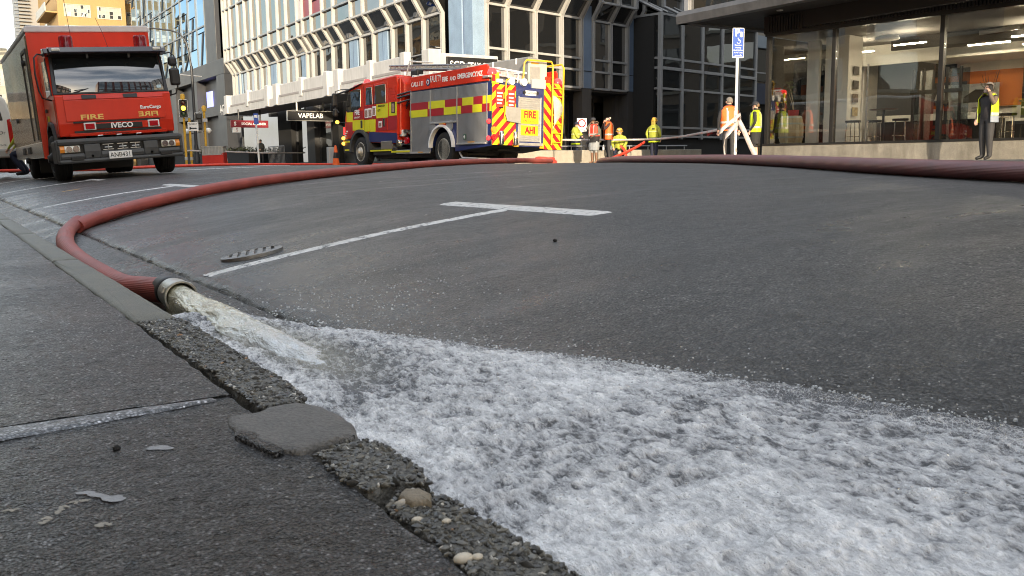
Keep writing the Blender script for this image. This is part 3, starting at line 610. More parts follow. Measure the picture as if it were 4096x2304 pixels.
def hose_left():
    t = thing('fire_hose', 'red ribbed fire hose kinked at the gutter and pouring water from its coupling', 'fire hose')
    ctl = [(.690,3.30,.092),(.660,3.50,.078),(.622,3.85,.058),(.618,4.5,.054),(.628,5.2,.057),(.664,5.9,.070),(.728,6.45,.090),(.80,6.80,.112),(.875,6.99,gz(.93,0))]
    a = catmull(ctl,.03)
    hose_mesh(a, [HR*(.93-.06*math.exp(-((len(a)-8-i)/6.)**2)) for i in range(len(a))], M_hose, 'gutter_length', rib=.011, n=200, parent=t, nrib=40)
    c2 = [(.850,6.90),(1.05,7.14),(1.555,7.66),(2.351,8.22),(3.488,9.24),(5.248,10.96),(7.0,12.55),(8.6,13.95),(9.85,14.95),(10.9,15.75),(11.7,16.5),(12.35,17.5)]
    b = catmull([(x,y,gz(x,y)+(.012 if x > 9 else 0)) for x,y in c2],.06)
    hose_mesh(b, HR, M_hose, 'road_length', rib=.004, n=60, parent=t, nrib=12)
    # coupling
    p0 = Vector((.690,3.30,.092)); p1 = Vector((.694,3.150,.086)); ax = (p1-p0).normalized(); M = Matrix.Translation(p0) @ ax.to_track_quat('Z','Y').to_matrix().to_4x4()
    L = (p1-p0).length
    MB().lathe([(.048,-.06),(.0515,-.055),(.0515,-.005),(.053,.0),(.053,.03),(.050,.035)],n=40,M=M).build('collar', M_black, t, True)
    prof = [(.050,.03),(.052,.045),(.052,.075),(.0545,.080),(.0545,L-.012),(.0565,L-.008),(.0565,L),(.0555,L+.002),(.0495,L+.002),(.048,L-.002),(.048,.02)]
    c = MB().lathe(prof,n=48,M=M); c.f = c.f[:-2]; c.build('coupling', M_alu, t, True)
    MB().lathe([(.0478,.03),(.001,.03)],n=24,M=M).build('coupling_bore', pm('bore_dark',(.01,.01,.01),.6), t)
    for k in range(3):
        an = k*2.09+.6; q = M @ Matrix.Rotation(an,4,'Z'); MB().box(.053,.0595,-.012,.012,L-.045,L-.02,q).build('lug', M_alu, t, bevel=.002)
hose_left()
def hose_right():
    c = [(2.6,-2.6),(3.2,-.6),(3.86,1.15),(4.30,2.20),(4.95,3.42),(5.80,4.78),(7.08,6.83),(8.02,8.75),(8.85,10.6),(9.7,12.0),(10.9,13.7),(12.9,16.3),(15.5,19.6)]
    pts = catmull([(x,y,gz(x,y)) for x,y in c],.05)
    t = thing('fire_hose', 'dark maroon ribbed fire hose crossing the crown of the road on the right', 'fire hose')
    hose_mesh(pts, HR, M_hose_maroon, 'hose_length', rib=.007, n=200, parent=t, nrib=40)
hose_right()
def hose_far():
    c = [(1.0,25.5),(2.4,26.3),(4.0,26.8),(5.6,28.6),(8.2,30.0),(10.0,31.0),(12.3,32.4),(14.2,33.0),(16.5,33.2)]
    pts = catmull([(x,y,max(.40,float(rz(x)))+.045) for x,y in c],.2)
    t = thing('fire_hose', 'thin bright red hose lying across the far road behind the parked truck', 'fire hose')
    hose_mesh(pts, .045, M_hose_red, 'hose_length', n=14, parent=t)
    pts = catmull([(x,y,max(.40,float(rz(x)))+.04) for x,y in [(5.0,31.5),(7.5,32.6),(9.9,33.6),(12.0,34.2),(14.0,34.4),(17,34)]],.3)
    t = thing('fire_hose', 'second thin red hose lying just behind the first on the far road', 'fire hose')
    hose_mesh(pts, .04, M_hose_red, 'hose_length', n=14, parent=t)
hose_far()
# ================================================================ VEHICLES
M_red = pm('fire_red', (.66,.034,.011), .32, spec=.35, coat=.22, var=.08, vscale=2, dirt=.12)
M_redD = pm('reflective_red', (.36,.012,.020), .42, var=.08, vscale=4)
M_yel = pm('reflective_yellow', (.66,.62,.015), .45, var=.06, vscale=5)
M_navy = pm('navy_paint', (.016,.028,.12), .35, coat=.4, var=.1)
M_shut = pm('shutter_alloy', (.30,.30,.30), .45, metal=.35, var=.06, vscale=1.5, dirt=.15)
M_alloy = pm('alloy', (.52,.51,.49), .35, metal=.6, var=.12, vscale=6)
M_greyp = pm('grey_bumper', (.065,.066,.066), .5, var=.2, vscale=3, bump=.05, bscale=300)
M_darkp = pm('dark_plastic', (.022,.022,.023), .45, var=.2)
M_tyre = pm('tyre_rubber', (.016,.016,.016), .75, var=.35, vscale=9, bump=.2, bscale=90)
M_white = pm('white_paint', (.78,.77,.74), .4, var=.06, vscale=3, dirt=.15)
M_wht = pm('white_lettering', (.82,.81,.78), .45)
M_capw = pm('grey_white_cap', (.62,.63,.62), .4, var=.08, dirt=.15)
M_gold = pm('gold_lettering', (.80,.50,.12), .4)
M_blk = pm('black_lettering', (.012,.012,.012), .5)
M_lamp = pm('lamp_glass', (.75,.72,.62), .08, spec=.8, var=.25, vscale=18, coat=.6)
M_amber = pm('amber_lens', (.85,.28,.02), .15, coat=.5)
M_redl = pm('red_lens', (.42,.006,.012), .12, coat=.8)
M_redlit = pm('lit_red_lens', (1,.03,.03), .2, emit=1.2)
M_amblit = pm('lit_amber_lens', (1,.45,.05), .2, emit=1.4)
M_screen = dark_glass('windscreen', (.016,.018,.019), refl=.12, warp=.5, graze=.5)
M_sideg = dark_glass('cab_glass', (.02,.022,.022), refl=.20, warp=.2)
M_chrome = pm('chrome', (.7,.69,.66), .12, metal=1)
M_rib = pm('ribbed_alloy_panel', (.33,.285,.25), .14, metal=.95, var=.1, vscale=1)
M_yellowp = pm('yellow_powder_coat', (.72,.42,.02), .4, var=.08)
M_rimw = pm('pale_wheel_rim', (.50,.47,.40), .4, metal=.3, var=.25, vscale=8, dirt=.3)
TX = (R(90),0,0); TS = (R(90),0,R(-90))
def wheel(par, x, y, r, w, rim=M_rimw, out=-1, zc=None, dish=.06):
    z = r if zc is None else zc; a, b = (x, x+w)
    prof = [(r*.62,a),(r*.80,a-.012),(r*.93,a+.005),(r*.985,a+.03)]
    for k in range(5):
        g = a+.03+(w-.06)*(k+.5)/5; prof += [(r,g-w*.055),(r,g+w*.03),(r*.975,g+w*.035),(r*.975,g+w*.065)]
    prof += [(r*.985,b-.03),(r*.93,b-.005),(r*.80,b+.012),(r*.62,b)]
    t = MB().lathe(prof, c=(0,y,z), axis='x', n=40).build('wheel', M_tyre, par, True)
    e = a if out < 0 else b; s = 1 if out < 0 else -1
    MB().lathe([(r*.63,e+s*.0),(r*.60,e-s*.008),(r*.55,e+s*.02),(r*.52,e+s*dish),(r*.34,e+s*(dish+.02)),(r*.30,e+s*(dish-.05)),(r*.17,e+s*(dish-.10)),(r*.15,e+s*(dish-.13)),(.001,e+s*(dish-.13))], c=(0,y,z), axis='x', n=28).build('rim', rim, t, True)
    nb = MB()
    for k in range(10):
        th = k*math.pi/5; nb.lathe([(.016,0),(.016,-.03*s),(.010,-.04*s)], c=(e+s*(dish+.01), y+r*.26*math.cos(th)*1.0, z+r*.26*math.sin(th)), axis='x', n=6)
    nb.build('wheel_nuts', M_alloy, t); return t
def corrug(x, y0, y1, z0, z1, pitch, depth, along='y'):
    """roller shutter: half-round slats stacked up z on the plane x (facing -x) or, along='x', plane y (facing -y)"""
    mb = MB(); n = max(2,int((z1-z0)/pitch)); prof = []
    for i in range(n):
        zb = z0+(z1-z0)*i/n; h = (z1-z0)/n
        prof += [(0,zb),(-depth,zb+h*.18),(-depth,zb+h*.82),(0,zb+h*.98)]
    vs = []
    for d, zz in prof:
        for q in (y0,y1): vs.append((x+d,q,zz) if along == 'y' else (q,x+d,zz))
    mb.add(vs, [(2*i,2*i+1,2*i+3,2*i+2) for i in range(len(prof)-1)]); return mb
def clip_poly(poly, rect):
    x0,x1,y0,y1 = rect
    for ax, lim, sg in ((0,x0,1),(0,x1,-1),(1,y0,1),(1,y1,-1)):
        out = []
        for i in range(len(poly)):
            a, b = poly[i-1], poly[i]; ia, ib = sg*(a[ax]-lim) >= 0, sg*(b[ax]-lim) >= 0
            if ia != ib:
                t = (lim-a[ax])/(b[ax]-a[ax]); out.append((a[0]+t*(b[0]-a[0]), a[1]+t*(b[1]-a[1])))
            if ib: out.append(b)
        poly = out
        if not poly: return []
    return poly
# ---------------------------------------------------------------- the box truck on the left
def box_truck():
    t = thing('fire_support_truck', 'red box truck facing the camera with two red beacons above its dark windscreen visor', 'truck', (2.925,16.9,.340), rot=(0,-math.atan(.067),0))
    # cab shell, extruded across the truck from its side outline (y back, z up)
    side = [(.06,.74),(.02,.95),(.045,1.40),(.07,1.435),(.24,1.445),(.44,2.08),(.46,2.20),(1.55,2.22),(1.62,2.1),(1.62,.62),(1.35,.62),(1.18,.88),(.92,.97),(.62,.92),(.45,.74)]
    MB().prism(side, 0, -.93, .93).build('cab', M_red, t, bevel=.02)
    for s in (-1,1):
        x = s*.932
        MB().prism([(.16,.80),(.14,1.36),(.50,1.36),(.50,.98),(.40,.80)],0,x-.006 if s<0 else x,x if s<0 else x+.006).build('corner_panel', M_red, t, bevel=.004)
        MB().prism([(.30,1.47),(.46,2.03),(1.25,2.06),(1.25,1.42)],0,*sorted((x,x+s*.008))).build('side_window', M_sideg, t)
        MB().prism([(.26,1.43),(.44,2.07),(.47,2.04),(.31,1.46)],0,*sorted((x,x+s*.014))).build('window_pillar', M_darkp, t)
        MB().box(*sorted((x+s*.006,x+s*.03)),1.12,1.26,1.20,1.26).build('door_handle', M_darkp, t, bevel=.005)
        MB().prism([(.40,.62),(.42,.76),(.58,.98),(.92,1.03),(1.22,.94),(1.40,.62),(1.33,.62),(1.18,.88),(.92,.965),(.62,.915),(.47,.74),(.45,.62)],0,*sorted((x-s*.05,x+s*.05))).build('wheel_arch', M_darkp, t, bevel=.008)
        for a, b in ((1.05,1.20),(1.22,1.30),(1.34,1.37)):
            MB().box(*sorted((x,x+s*.004)),a,b,1.02,1.14).build('yellow_patch', M_yel if a < 1.3 else M_darkp, t)
    # windscreen in a black surround
    def scr(x0,x1,y0,z0,y1,z1,d,name,m):
        n = Vector((0,-(z1-z0),(y1-y0))).normalized()*d
        a = [Vector((x0,y0,z0)),Vector((x1,y0,z0)),Vector((x1-.04*(x1>0),y1,z1)),Vector((x0+.04,y1,z1))]; b = [p+n for p in a]
        return MB().add(a+b,[(0,1,2,3),(4,5,6,7),(0,1,5,4),(1,2,6,5),(2,3,7,6),(3,0,4,7)]).build(name, m, t, bevel=.004)
    scr(-.925,.925,.165,1.435,.40,2.10,.006,'windscreen_surround',M_darkp); scr(-.925,.925,.09,1.435,.095,1.466,.02,'windscreen_seal',M_darkp); scr(-.925,-.86,.135,1.44,.365,2.10,.03,'windscreen_pillar',M_darkp); scr(.86,.925,.135,1.44,.365,2.10,.03,'windscreen_pillar',M_darkp)
    xs_ = np.linspace(-.865,.865,25); ts_ = np.linspace(0,1,13); Xw, Tw = np.meshgrid(xs_, ts_, indexing='ij')
    Yw = .078+.02*Tw+.18*Tw**2+.075*(Xw/.865)**2-.012; Zw = 1.462+.593*Tw
    grid_mesh('windscreen', Xw*(1-.03*Tw), Yw, Zw, M_screen, t)
    # stickers on the passenger-side glass
    for k in range(5): MB().box(-.04,.04,-.002,0,-.028,.028,Matrix.Translation((.775-.012*k,.125+.026*k,1.53+.076*k)) @ Matrix.Rotation(R(-18),4,'X')).build('licence_label', pm('pale_label',(.42,.55,.58),.5), t)
    for k in range(2): MB().box(-.018,.018,-.002,0,-.03,.03,Matrix.Translation((-.80+.006*k,.235+.03*k,1.83+.09*k)) @ Matrix.Rotation(R(-18),4,'X')).build('licence_label', pm('pale_label',(.42,.55,.58),.5), t)
    for x0, x1 in ((-.62,-.12),(.02,.60)):
        MB().tube([(x0,.075,1.462),((x0+x1)/2,.095,1.53),(x1,.097,1.535)],.011,6).tube([(x0+.02,.085,1.50),(x1,.105,1.555)],.006,5).build('wiper', M_darkp, t)
    # sun visor
    vis = MB()
    prof = [(.34,2.09),(.05,2.10),(.02,2.125),(.10,2.21),(.30,2.235),(.46,2.235)]
    vis.prism(prof,0,-.90,.90); vis.prism([(.42,2.09),(.14,2.12),(.18,2.2),(.42,2.22)],0,-.98,-.90); vis.prism([(.42,2.09),(.14,2.12),(.18,2.2),(.42,2.22)],0,.90,.98)
    vis.build('sun_visor', pm('smoked_visor',(.028,.027,.034),.14,coat=.5,var=.2), t, bevel=.012)
    for x in (-.80,.80): MB().box(x-.065,x+.065,.028,.06,2.145,2.195).build('visor_lamp', M_lamp, t, bevel=.012)
    for x in (-.32,.34): MB().box(x-.016,x+.016,.10,.14,2.03,2.10).build('visor_bracket', M_darkp, t)
    # front panels: lift-up grille lid with slots
    MB().prism([(.012,.985),(.036,1.335),(.02,1.335),(-.006,.985)],0,-.80,.80).build('grille_lid', M_red, t, bevel=.006)
    MB().prism([(.046,1.345),(.075,1.43),(.05,1.43),(.020,1.345)],0,-.80,.80).build('vent_panel', M_red, t, bevel=.006)
    for x in (-.40,.26): MB().prism([(.02,1.352),(.042,1.418),(.03,1.42),(.010,1.352)],0,x-.115,x+.115).build('air_vent', M_darkp, t, bevel=.008)
    MB().box(-.70,.70,-.004,.012,.952,.980).box(-.70,.70,.0,.02,.79,.825).build('grille_slot', M_blk, t)
    MB().prism([(-.008,.832),(-.014,.945),(.02,.945),(.02,.832)],0,-.56,.56).build('grille_bar', M_red, t, bevel=.006)
    MB().box(-.39,.39,-.020,-.010,.842,.932).build('badge_panel', M_blk, t, bevel=.004)
    MB().prism([(.002,.735),(-.006,.785),(.03,.785),(.03,.735)],0,-.78,.78).build('lower_panel', M_red, t, bevel=.006)
    text('lettering','IVECO',.118,M_wht,t,(.055,-.024,.887),TX,bold=.004,sx=1.06)
    text('lettering','EuroCargo',.078,M_wht,t,(.565,-.004,1.175),(R(86),0,R(0)),bold=.003)
    text('lettering','FIRE',.115,M_gold,t,(-.40,-.012,1.045),(R(86),0,0),sx=1.75,bold=.003)
    o = text('lettering','FIRE',.115,M_gold,t,(.515,-.011,1.055),(R(86),0,0),sx=-1.6,bold=.003)
    text('lettering','Rated at 10 400kg Combined',.036,M_blk,t,(-.04,-.010,.760),TX)
    for x in (-.455,.575):
        MB().box(x-.095,x+.095,-.034,-.016,.83,.955).build('strobe_bezel', M_white, t, bevel=.012)
        f = MB().box(x-.072,x+.072,-.050,-.034,.847,.938).build('strobe_lens', M_redl, t, bevel=.012)
    # bumper with pockets
    bm = MB()
    for x0, x1, z0, z1 in ((-1.0,1.0,.29,.36),(-1.0,1.0,.60,.70),(-1.0,-.97,.36,.60),(.97,1.0,.36,.60),(-.60,-.34,.36,.60),(.36,.60,.36,.60),(-.34,.36,.36,.475),(-.97,-.60,.36,.455),(.60,.97,.36,.455)):
        bm.prism([(-.03,z0),(-.045,(z0+z1)/2),(-.03,z1),(.30,z1),(.30,z0)],0,x0,x1)
    bm.build('bumper', M_greyp, t, bevel=.014)
    for x in (-1,1): MB().box(*sorted((x*.93,x*1.035)),.0,.52,.30,.68).build('bumper_end', M_greyp, t, bevel=.03)
    MB().box(-.98,.98,.03,.10,.44,.62).build('bumper_recess', M_blk, t)
    for a, b in ((-.33,-.10),(.0,.10),(.14,.34)): MB().box(a,b,.012,.03,.49,.585).build('grille_opening', pm('radiator',(.035,.033,.03),.6,metal=.4), t, bevel=.006)
    for k in (-.21,.02,.23): MB().tube([(k-.06,-.006,.53),(k+.06,-.006,.53)],.010,6).tube([(k,-.006,.49),(k,-.006,.585)],.010,6).box(k-.085,k+.085,-.004,.01,.488,.50).box(k-.085,k+.085,-.004,.01,.575,.588).build('tow_bracket', M_alloy, t)
    for s in (-1,1):
        h = MB().prism([(-.020,.475),(-.034,.53),(-.012,.59),(.05,.59),(.05,.475)],0,*sorted((s*.66,s*.90))).build('headlight', M_lamp, t, bevel=.01)
        MB().lathe([(.052,-.038),(.046,-.030),(.001,-.02)],c=(s*.72,0,.532),axis='y',n=16).lathe([(.048,-.036),(.042,-.030),(.001,-.02)],c=(s*.83,0,.532),axis='y',n=16).build('headlight_reflector', M_chrome, h, True)
        MB().prism([(-.018,.475),(-.030,.53),(-.010,.59),(.10,.59),(.10,.475)],0,*sorted((s*.90,s*.985))).build('indicator', M_amber, t, bevel=.01)
        MB().box(*sorted((s*.62,s*.82)),-.050,-.02,.335,.40).build('fog_lamp_pocket', M_blk, t, bevel=.008)
        for dx in (.0,.44): MB().lathe([(.022,-.048),(.016,-.054),(.001,-.054)],c=(s*(.48+.0*dx),0,.40+.0),axis='y',n=10).build('bumper_bolt', M_darkp, t)
    MB().box(-.225,.145,-.062,-.046,.330,.455).build('number_plate', M_wht, t, bevel=.006)
    text('lettering','ANB431',.112,M_blk,t,(-.04,-.064,.391),TX,sx=.86)
    for x in (.32,-.3,.0): MB().tube([(x-.05,.0,.70),(x-.05,-.02,.735),(x+.03,-.02,.735)],.006,5).build('bonnet_latch', M_chrome, t)
    # mirrors on their arms
    for s in (-1,1):
        MB().tube([(s*.88,.40,2.10),(s*1.06,.26,2.12),(s*1.12,.22,2.06),(s*1.14,.20,1.80),(s*1.12,.21,1.52),(s*1.08,.24,1.40),(s*.93,.36,1.36)],.013,6).build('mirror_arm', M_darkp, t, True)
        q = MB().box(*sorted((s*1.00 if s>0 else -1.22,s*1.22 if s<0 else 1.17)),.15,.25,1.54,1.84)
        q.build('mirror', M_darkp, t, bevel=.035)
        if s > 0: MB().box(1.0,1.15,.15,.25,1.88,2.04).build('mirror', M_darkp, t, bevel=.04)
    # cargo box
    b = MB().box(-1.03,1.06,1.80,7.6,.42,2.70).build('cargo_box', M_rib, t)
    MB().box(-1.035,1.065,1.785,1.80,.40,2.66).build('box_front', M_red, t, bevel=.004)
    MB().box(-.90,-1.03,1.775,1.80,.40,2.6).build('box_corner_post', M_red, t)
    rb = MB()
    for k in range(62):
        y = 1.95+k*.09; rb.prism([(-1.03,y),(-1.046,y+.012),(-1.046,y+.045),(-1.03,y+.057)],2,.72,2.62)
    rb.build('side_ribs', M_rib, t)
    cap = MB(); cap.prism([(-1.06,2.655),(-1.06,2.72),(-1.02,2.775),(1.05,2.775),(1.09,2.72),(1.09,2.655)],1,1.765,7.62)
    cap.build('box_cap', M_capw, t, bevel=.02)
    MB().prism([(1.82,.44),(1.82,.70),(7.5,.70),(7.5,.44)],0,-1.042,-1.032).build('side_skirt', pm('skirt_alloy',(.45,.43,.38),.25,metal=.8,var=.2), t, bevel=.004)
    MB().box(-1.062,-1.034,2.1,2.16,.75,2.35).box(-1.062,-1.034,2.9,2.96,.75,2.35).box(-1.062,-1.034,2.1,2.96,2.35,2.41).build('side_door_frame', M_darkp, t)
    for yy in (3.9,5.0): MB().box(-1.066,-1.03,yy,yy+.5,.52,.66).build('locker_latch', M_darkp, t, bevel=.01)
    for yy, zz in ((2.7,2.2),(5.6,1.25)): MB().lathe([(.05,-1.09),(.05,-1.03)],c=(0,yy,zz),axis='x',n=12).build('marker_lamp', M_darkp, t)
    # beacons
    for x in (-.55,.66):
        g = MB().lathe([(.118,2.235),(.118,2.265),(.112,2.275),(.112,2.41),(.106,2.44),(.09,2.455),(.001,2.46)],c=(x,.62,0),n=24).build('beacon', glass_red(), t, True)
        MB().lathe([(.05,2.25),(.05,2.33),(.035,2.36),(.028,2.43),(.001,2.435)],c=(x,.62,0),n=14).build('beacon_lamp', M_darkp, g, True)
        MB().lathe([(.122,2.215),(.122,2.245),(.1,2.25)],c=(x,.62,0),n=24).build('beacon_base', M_darkp, g, True)
    for x, l, tip in ((.06,.50,-.14),(.70,.22,-.10),(-.5,.85,-.03)): MB().tube([(x,.30,2.22),(x+tip*.4,.30,2.22+l*.5),(x+tip,.30,2.22+l)],.004,5).build('aerial', M_darkp, t)
    # running gear
    for s in (-1,1):
        x = -1.0 if s < 0 else .74
        wheel(t, x, .92, .395, .26, M_darkp, s)
        wheel(t, -1.0 if s < 0 else .48, 4.95, .395, .52, M_darkp, s)
    MB().box(-.42,-.34,.3,7.4,.42,.60).box(.34,.42,.3,7.4,.42,.60).build('chassis_rail', M_darkp, t)
    MB().box(-.7,.7,.84,1.0,.30,.42).build('axle', M_darkp, t); MB().box(-.7,.7,4.87,5.03,.32,.46).build('axle', M_darkp, t); MB().box(-.35,.35,.5,1.7,.35,.9).build('engine_block', M_darkp, t)
    MB().box(-.9,.9,4.2,4.25,.12,.6).build('mud_flap', M_blk, t)
def glass_red():
    if 'beacon_dome' in MATS: return MATS['beacon_dome']
    m = bpy.data.materials.new('beacon_dome'); m.use_nodes = True; p = m.node_tree.nodes['Principled BSDF']; nt = m.node_tree
    t = nt.nodes.new('ShaderNodeBsdfTransparent'); t.inputs[0].default_value = (.75,.015,.03,1)
    p.inputs['Base Color'].default_value = (.30,.004,.010,1); p.inputs['Roughness'].default_value = .08; p.inputs['Coat Weight'].default_value = .7
    mx = nt.nodes.new('ShaderNodeMixShader'); mx.inputs[0].default_value = .55
    nt.links.new(t.outputs[0], mx.inputs[1]); nt.links.new(p.outputs[0], mx.inputs[2]); nt.links.new(mx.outputs[0], nt.nodes['Material Output'].inputs[0])
    MATS['beacon_dome'] = m; return m
box_truck()
# ---------------------------------------------------------------- the fire engine
def fire_engine():
    h = R(4.7); t = thing('fire_engine', 'fire engine with yellow and red check bands and striped rear standing on the far road', 'fire engine', (12.89,20.95,.40)); t.rotation_euler = (0,R(1.5),h); t.rotation_mode = 'XYZ'
    W = 2.46
    # body: skeleton box, navy corner posts and skirt
    MB().box(.02,W-.02,.02,1.74,.60,2.27).box(.02,W-.02,3.04,4.18,.60,2.27).box(.02,W-.02,1.74,3.04,1.2,2.27).box(.62,W-.62,1.74,3.04,.6,1.2).build('body', M_navy, t)
    MB().prism([(0,.66),(0,.58),(.02,.56),(1.72,.43),(1.76,.43),(1.76,.60),(.2,.60),(.2,.66)],0,.0,.02).build('skirt', M_navy, t)
    MB().prism([(.05,.57),(1.7,.42),(1.74,.62),(.05,.62)],0,.05,W-.05).box(.05,W-.05,3.06,4.2,.42,.62).build('underbody', M_darkp, t)
    MB().box(0,.02,.02,.20,.58,2.27).build('corner_post', M_navy, t)
    # shutters with rails
    for y0, y1, z0, z1 in ((.24,1.64,.66,2.24),(1.70,3.03,1.29,2.24),(3.09,4.15,.44,2.24)):
        s = corrug(.012,y0,y1,z0,z1,.028,.010).build('shutter', M_shut, t)
        MB().box(-.012,.018,y0-.03,y0,z0,z1).box(-.012,.018,y1,y1+.03,z0,z1).build('shutter_rail', M_alloy, s)
        MB().box(-.05,.018,y0,y1,z0-.05,z0-.004).build('shutter_sill', M_alloy, s, bevel=.006)
    # two rows of checks over the shutters: ((y0,y1) from the rear)
    z0, zm, z1 = 1.475, 1.69, 1.905
    edges = [.02,.26,.56,.86,1.17,1.47,1.66,1.70,2.02,2.46,3.03,3.09,3.16,4.15]
    def chk(y0,y1,za,zb,m): MB().box(-.006,.001,y0,y1,za,zb).build('check', m, t)
    top = [(.02,.42,M_yel),(.42,.86,M_redD),(.86,1.40,M_yel),(1.40,1.64,M_redD),(1.70,2.28,M_redD),(2.28,3.03,M_yel),(3.09,3.17,M_yel),(3.17,4.15,M_redD)]
    bot = [(.02,.10,M_yel),(.10,.46,M_redD),(.46,.90,M_yel),(.90,1.46,M_redD),(1.46,1.64,M_yel),(1.70,2.34,M_yel),(2.34,3.03,M_redD),(3.09,3.22,M_redD),(3.22,4.15,M_yel)]
    for a,b,m in top: chk(a,b,zm,z1,m)
    for a,b,m in bot: chk(a,b,z0,zm,m)
    # wheel-arch panel
    arch = [(2.40+.60*math.cos(a), .55+.60*math.sin(a)) for a in np.linspace(0,math.pi,19)]
    MB().prism([(1.70,.44),(1.70,1.24),(3.05,1.24),(3.05,.44)]+[(p[0],p[1]) for p in arch],0,-.004,.02).build('arch_panel', M_navy, t)
    ring = MB(); n = 19
    for i in range(n-1):
        a, b = arch[i], arch[i+1]; q = lambda p,k: (2.40+(p[0]-2.40)*k, .55+(p[1]-.55)*k)
        ring.prism([q(a,.985),q(b,.985),q(b,1.085),q(a,1.085)],0,-.10,.03)
    ring.build('arch_trim', M_white, t)
    MB().box(.60,.64,1.74,3.04,.4,1.2).build('arch_cavity', M_blk, t)
    for yy in (2.95,2.02): MB().lathe([(.16,-.03),(.165,-.01),(.165,.01)],c=(0,yy,1.16),axis='x',n=20).build('filler_cap', M_shut, t, True)
    for yy, zz, m in ((2.27,1.20,M_redl),(.12,1.21,M_redlit),(.13,.76,M_redlit)): MB().lathe([(.05,-.05),(.06,-.03),(.06,.0)],c=(0,yy,zz),axis='x',n=14).build('side_lamp', m, t, True)
    # red upper side with lettering, roof well
    MB().prism([(.18,2.29),(.18,2.66),(.24,2.73),(4.12,2.68),(4.17,2.63),(4.17,2.27)],0,-.012,.05).build('upper_panel', M_red, t, bevel=.01)
    MB().prism([(.18,2.29),(.18,2.66),(.24,2.73),(4.12,2.68),(4.17,2.63),(4.17,2.27)],0,W-.05,W).build('upper_panel', M_red, t, bevel=.01)
    MB().box(.05,W-.05,.25,4.1,2.27,2.36).build('roof', M_alloy, t)
    text('lettering','CALL 111',.185,M_wht,t,(-.018,3.76,2.45),TS,sx=.92,bold=.004)
    text('lettering','FAULTY',.27,M_wht,t,(-.018,2.76,2.53),(R(90),R(0),R(-90)),sx=.62)
    text('lettering','FIRE',.19,M_wht,t,(-.018,2.26,2.48),TS,sx=.86,bold=.005)
    text('lettering','AND',.165,M_wht,t,(-.018,1.86,2.47),TS,sx=.82,bold=.002)
    text('lettering','EMERGENCY.NZ',.19,M_wht,t,(-.018,1.02,2.50),TS,sx=.86,bold=.005)
    MB().lathe([(.11,-.020),(.11,-.010)],c=(0,3.17,2.47),axis='x',n=20).build('crest', M_navy, t); MB().lathe([(.075,-.024),(.075,-.012)],c=(0,3.17,2.47),axis='x',n=8).build('crest_ring', M_wht, t); MB().lathe([(.045,-.027),(.045,-.012)],c=(0,3.17,2.47),axis='x',n=12).build('crest_heart', M_redD, t)
    for yy, zz, w_ in ((.9,.715,.16),(2.36,1.265,.16),(3.55,.475,.14)): MB().box(-.056,-.048,yy-w_,yy+w_,zz-.055,zz-.03).build('warning_strip', pm('orange_strip',(.75,.33,.02),.4), t)
    MB().box(-.022,-.002,1.22,1.32,.75,.90).build('first_aid_sign', pm('sign_green',(.06,.12,.09),.5), t); MB().box(-.026,-.010,1.255,1.285,.78,.87).box(-.0262,-.010,1.235,1.305,.81,.84).build('first_aid_cross', M_wht, t)
    # pump bay between cab and body
    MB().box(.45,W-.05,4.18,5.06,.55,2.35).build('pump_bay', M_blk, t)
    MB().box(.02,.10,4.17,4.24,.42,2.3).build('bay_post', M_alloy, t)
    g = random.Random(3)
    for k in range(16):
        pipes = MB()
        yy = g.uniform(4.30,5.0); zz = g.uniform(.7,2.1); pipes.tube([(.45,yy,zz),(.30,yy,zz+g.uniform(-.1,.1)),(.26,yy+g.uniform(-.12,.12),zz-.12)],g.uniform(.012,.03),7)
        pipes.build('pipe', M_darkp, t, True)
    for yy, zz in ((4.45,1.75),(4.62,1.72),(4.80,1.70),(4.5,1.55),(4.7,1.5),(4.42,1.35),(4.58,1.33),(4.45,1.2),(4.65,1.18)): MB().lathe([(.055,.36),(.06,.38),(.06,.45)],c=(0,yy,zz),axis='x',n=12).build('gauge', pm('gauge_face',(.35,.36,.34),.3), t, True)
    for k in range(4): MB().lathe([(.05,.12),(.055,.14),(.05,.42)],c=(0,4.35+.14*k,1.02+.03*k),axis='x',n=10).build('delivery_valve', M_chrome, t, True)
    MB().lathe([(.09,-.12),(.10,-.10),(.10,.02),(.06,.05),(.06,.4)],c=(0,4.78,.74),axis='x',n=16).build('suction_inlet', M_chrome, t, True); MB().lathe([(.105,-.0),(.105,.10)],c=(0,4.50,.80),axis='x',n=14).build('hose_cap', M_redl, t, True)
    for zz in (1.98,2.13,2.22): MB().tube([(.04,4.22,zz+.06),(.04,5.02,zz)],.028,8).build('stowed_pipe', M_darkp, t, True)
    MB().box(.10,.26,4.86,5.03,.95,1.15).build('white_can', M_white, t, bevel=.02); MB().box(.2,.3,4.5,4.58,1.55,1.72).build('yellow_tag', M_yel, t)
    # deck and steps
    MB().box(.0,.5,4.22,5.06,.40,.52).build('bay_step', M_alloy, t, bevel=.01); MB().box(-.014,.05,4.25,5.35,.445,.50).build('step_edge', M_yel, t); MB().box(-.014,.05,5.40,6.72,.50,.545).build('step_edge', M_yel, t)
    MB().box(.03,.6,5.1,6.6,.38,.62).build('battery_box', M_darkp, t, bevel=.02); MB().box(.0,.4,5.35,6.05,.55,.82).build('step_locker', pm('tan_locker',(.16,.14,.115),.5), t, bevel=.02)
    # cab (y 5.06 .. 8.62)
    cab = [(5.06,1.0),(5.06,2.78),(5.14,2.86),(7.9,2.74),(8.28,2.60),(8.52,1.92),(8.62,1.50),(8.62,.95),(8.05,.95),(7.95,1.1),(7.45,1.22),(6.95,1.1),(6.85,.80),(5.30,.72),(5.10,.80)]
    MB().prism(cab,0,.04,W-.04).build('cab', M_red, t, bevel=.05)
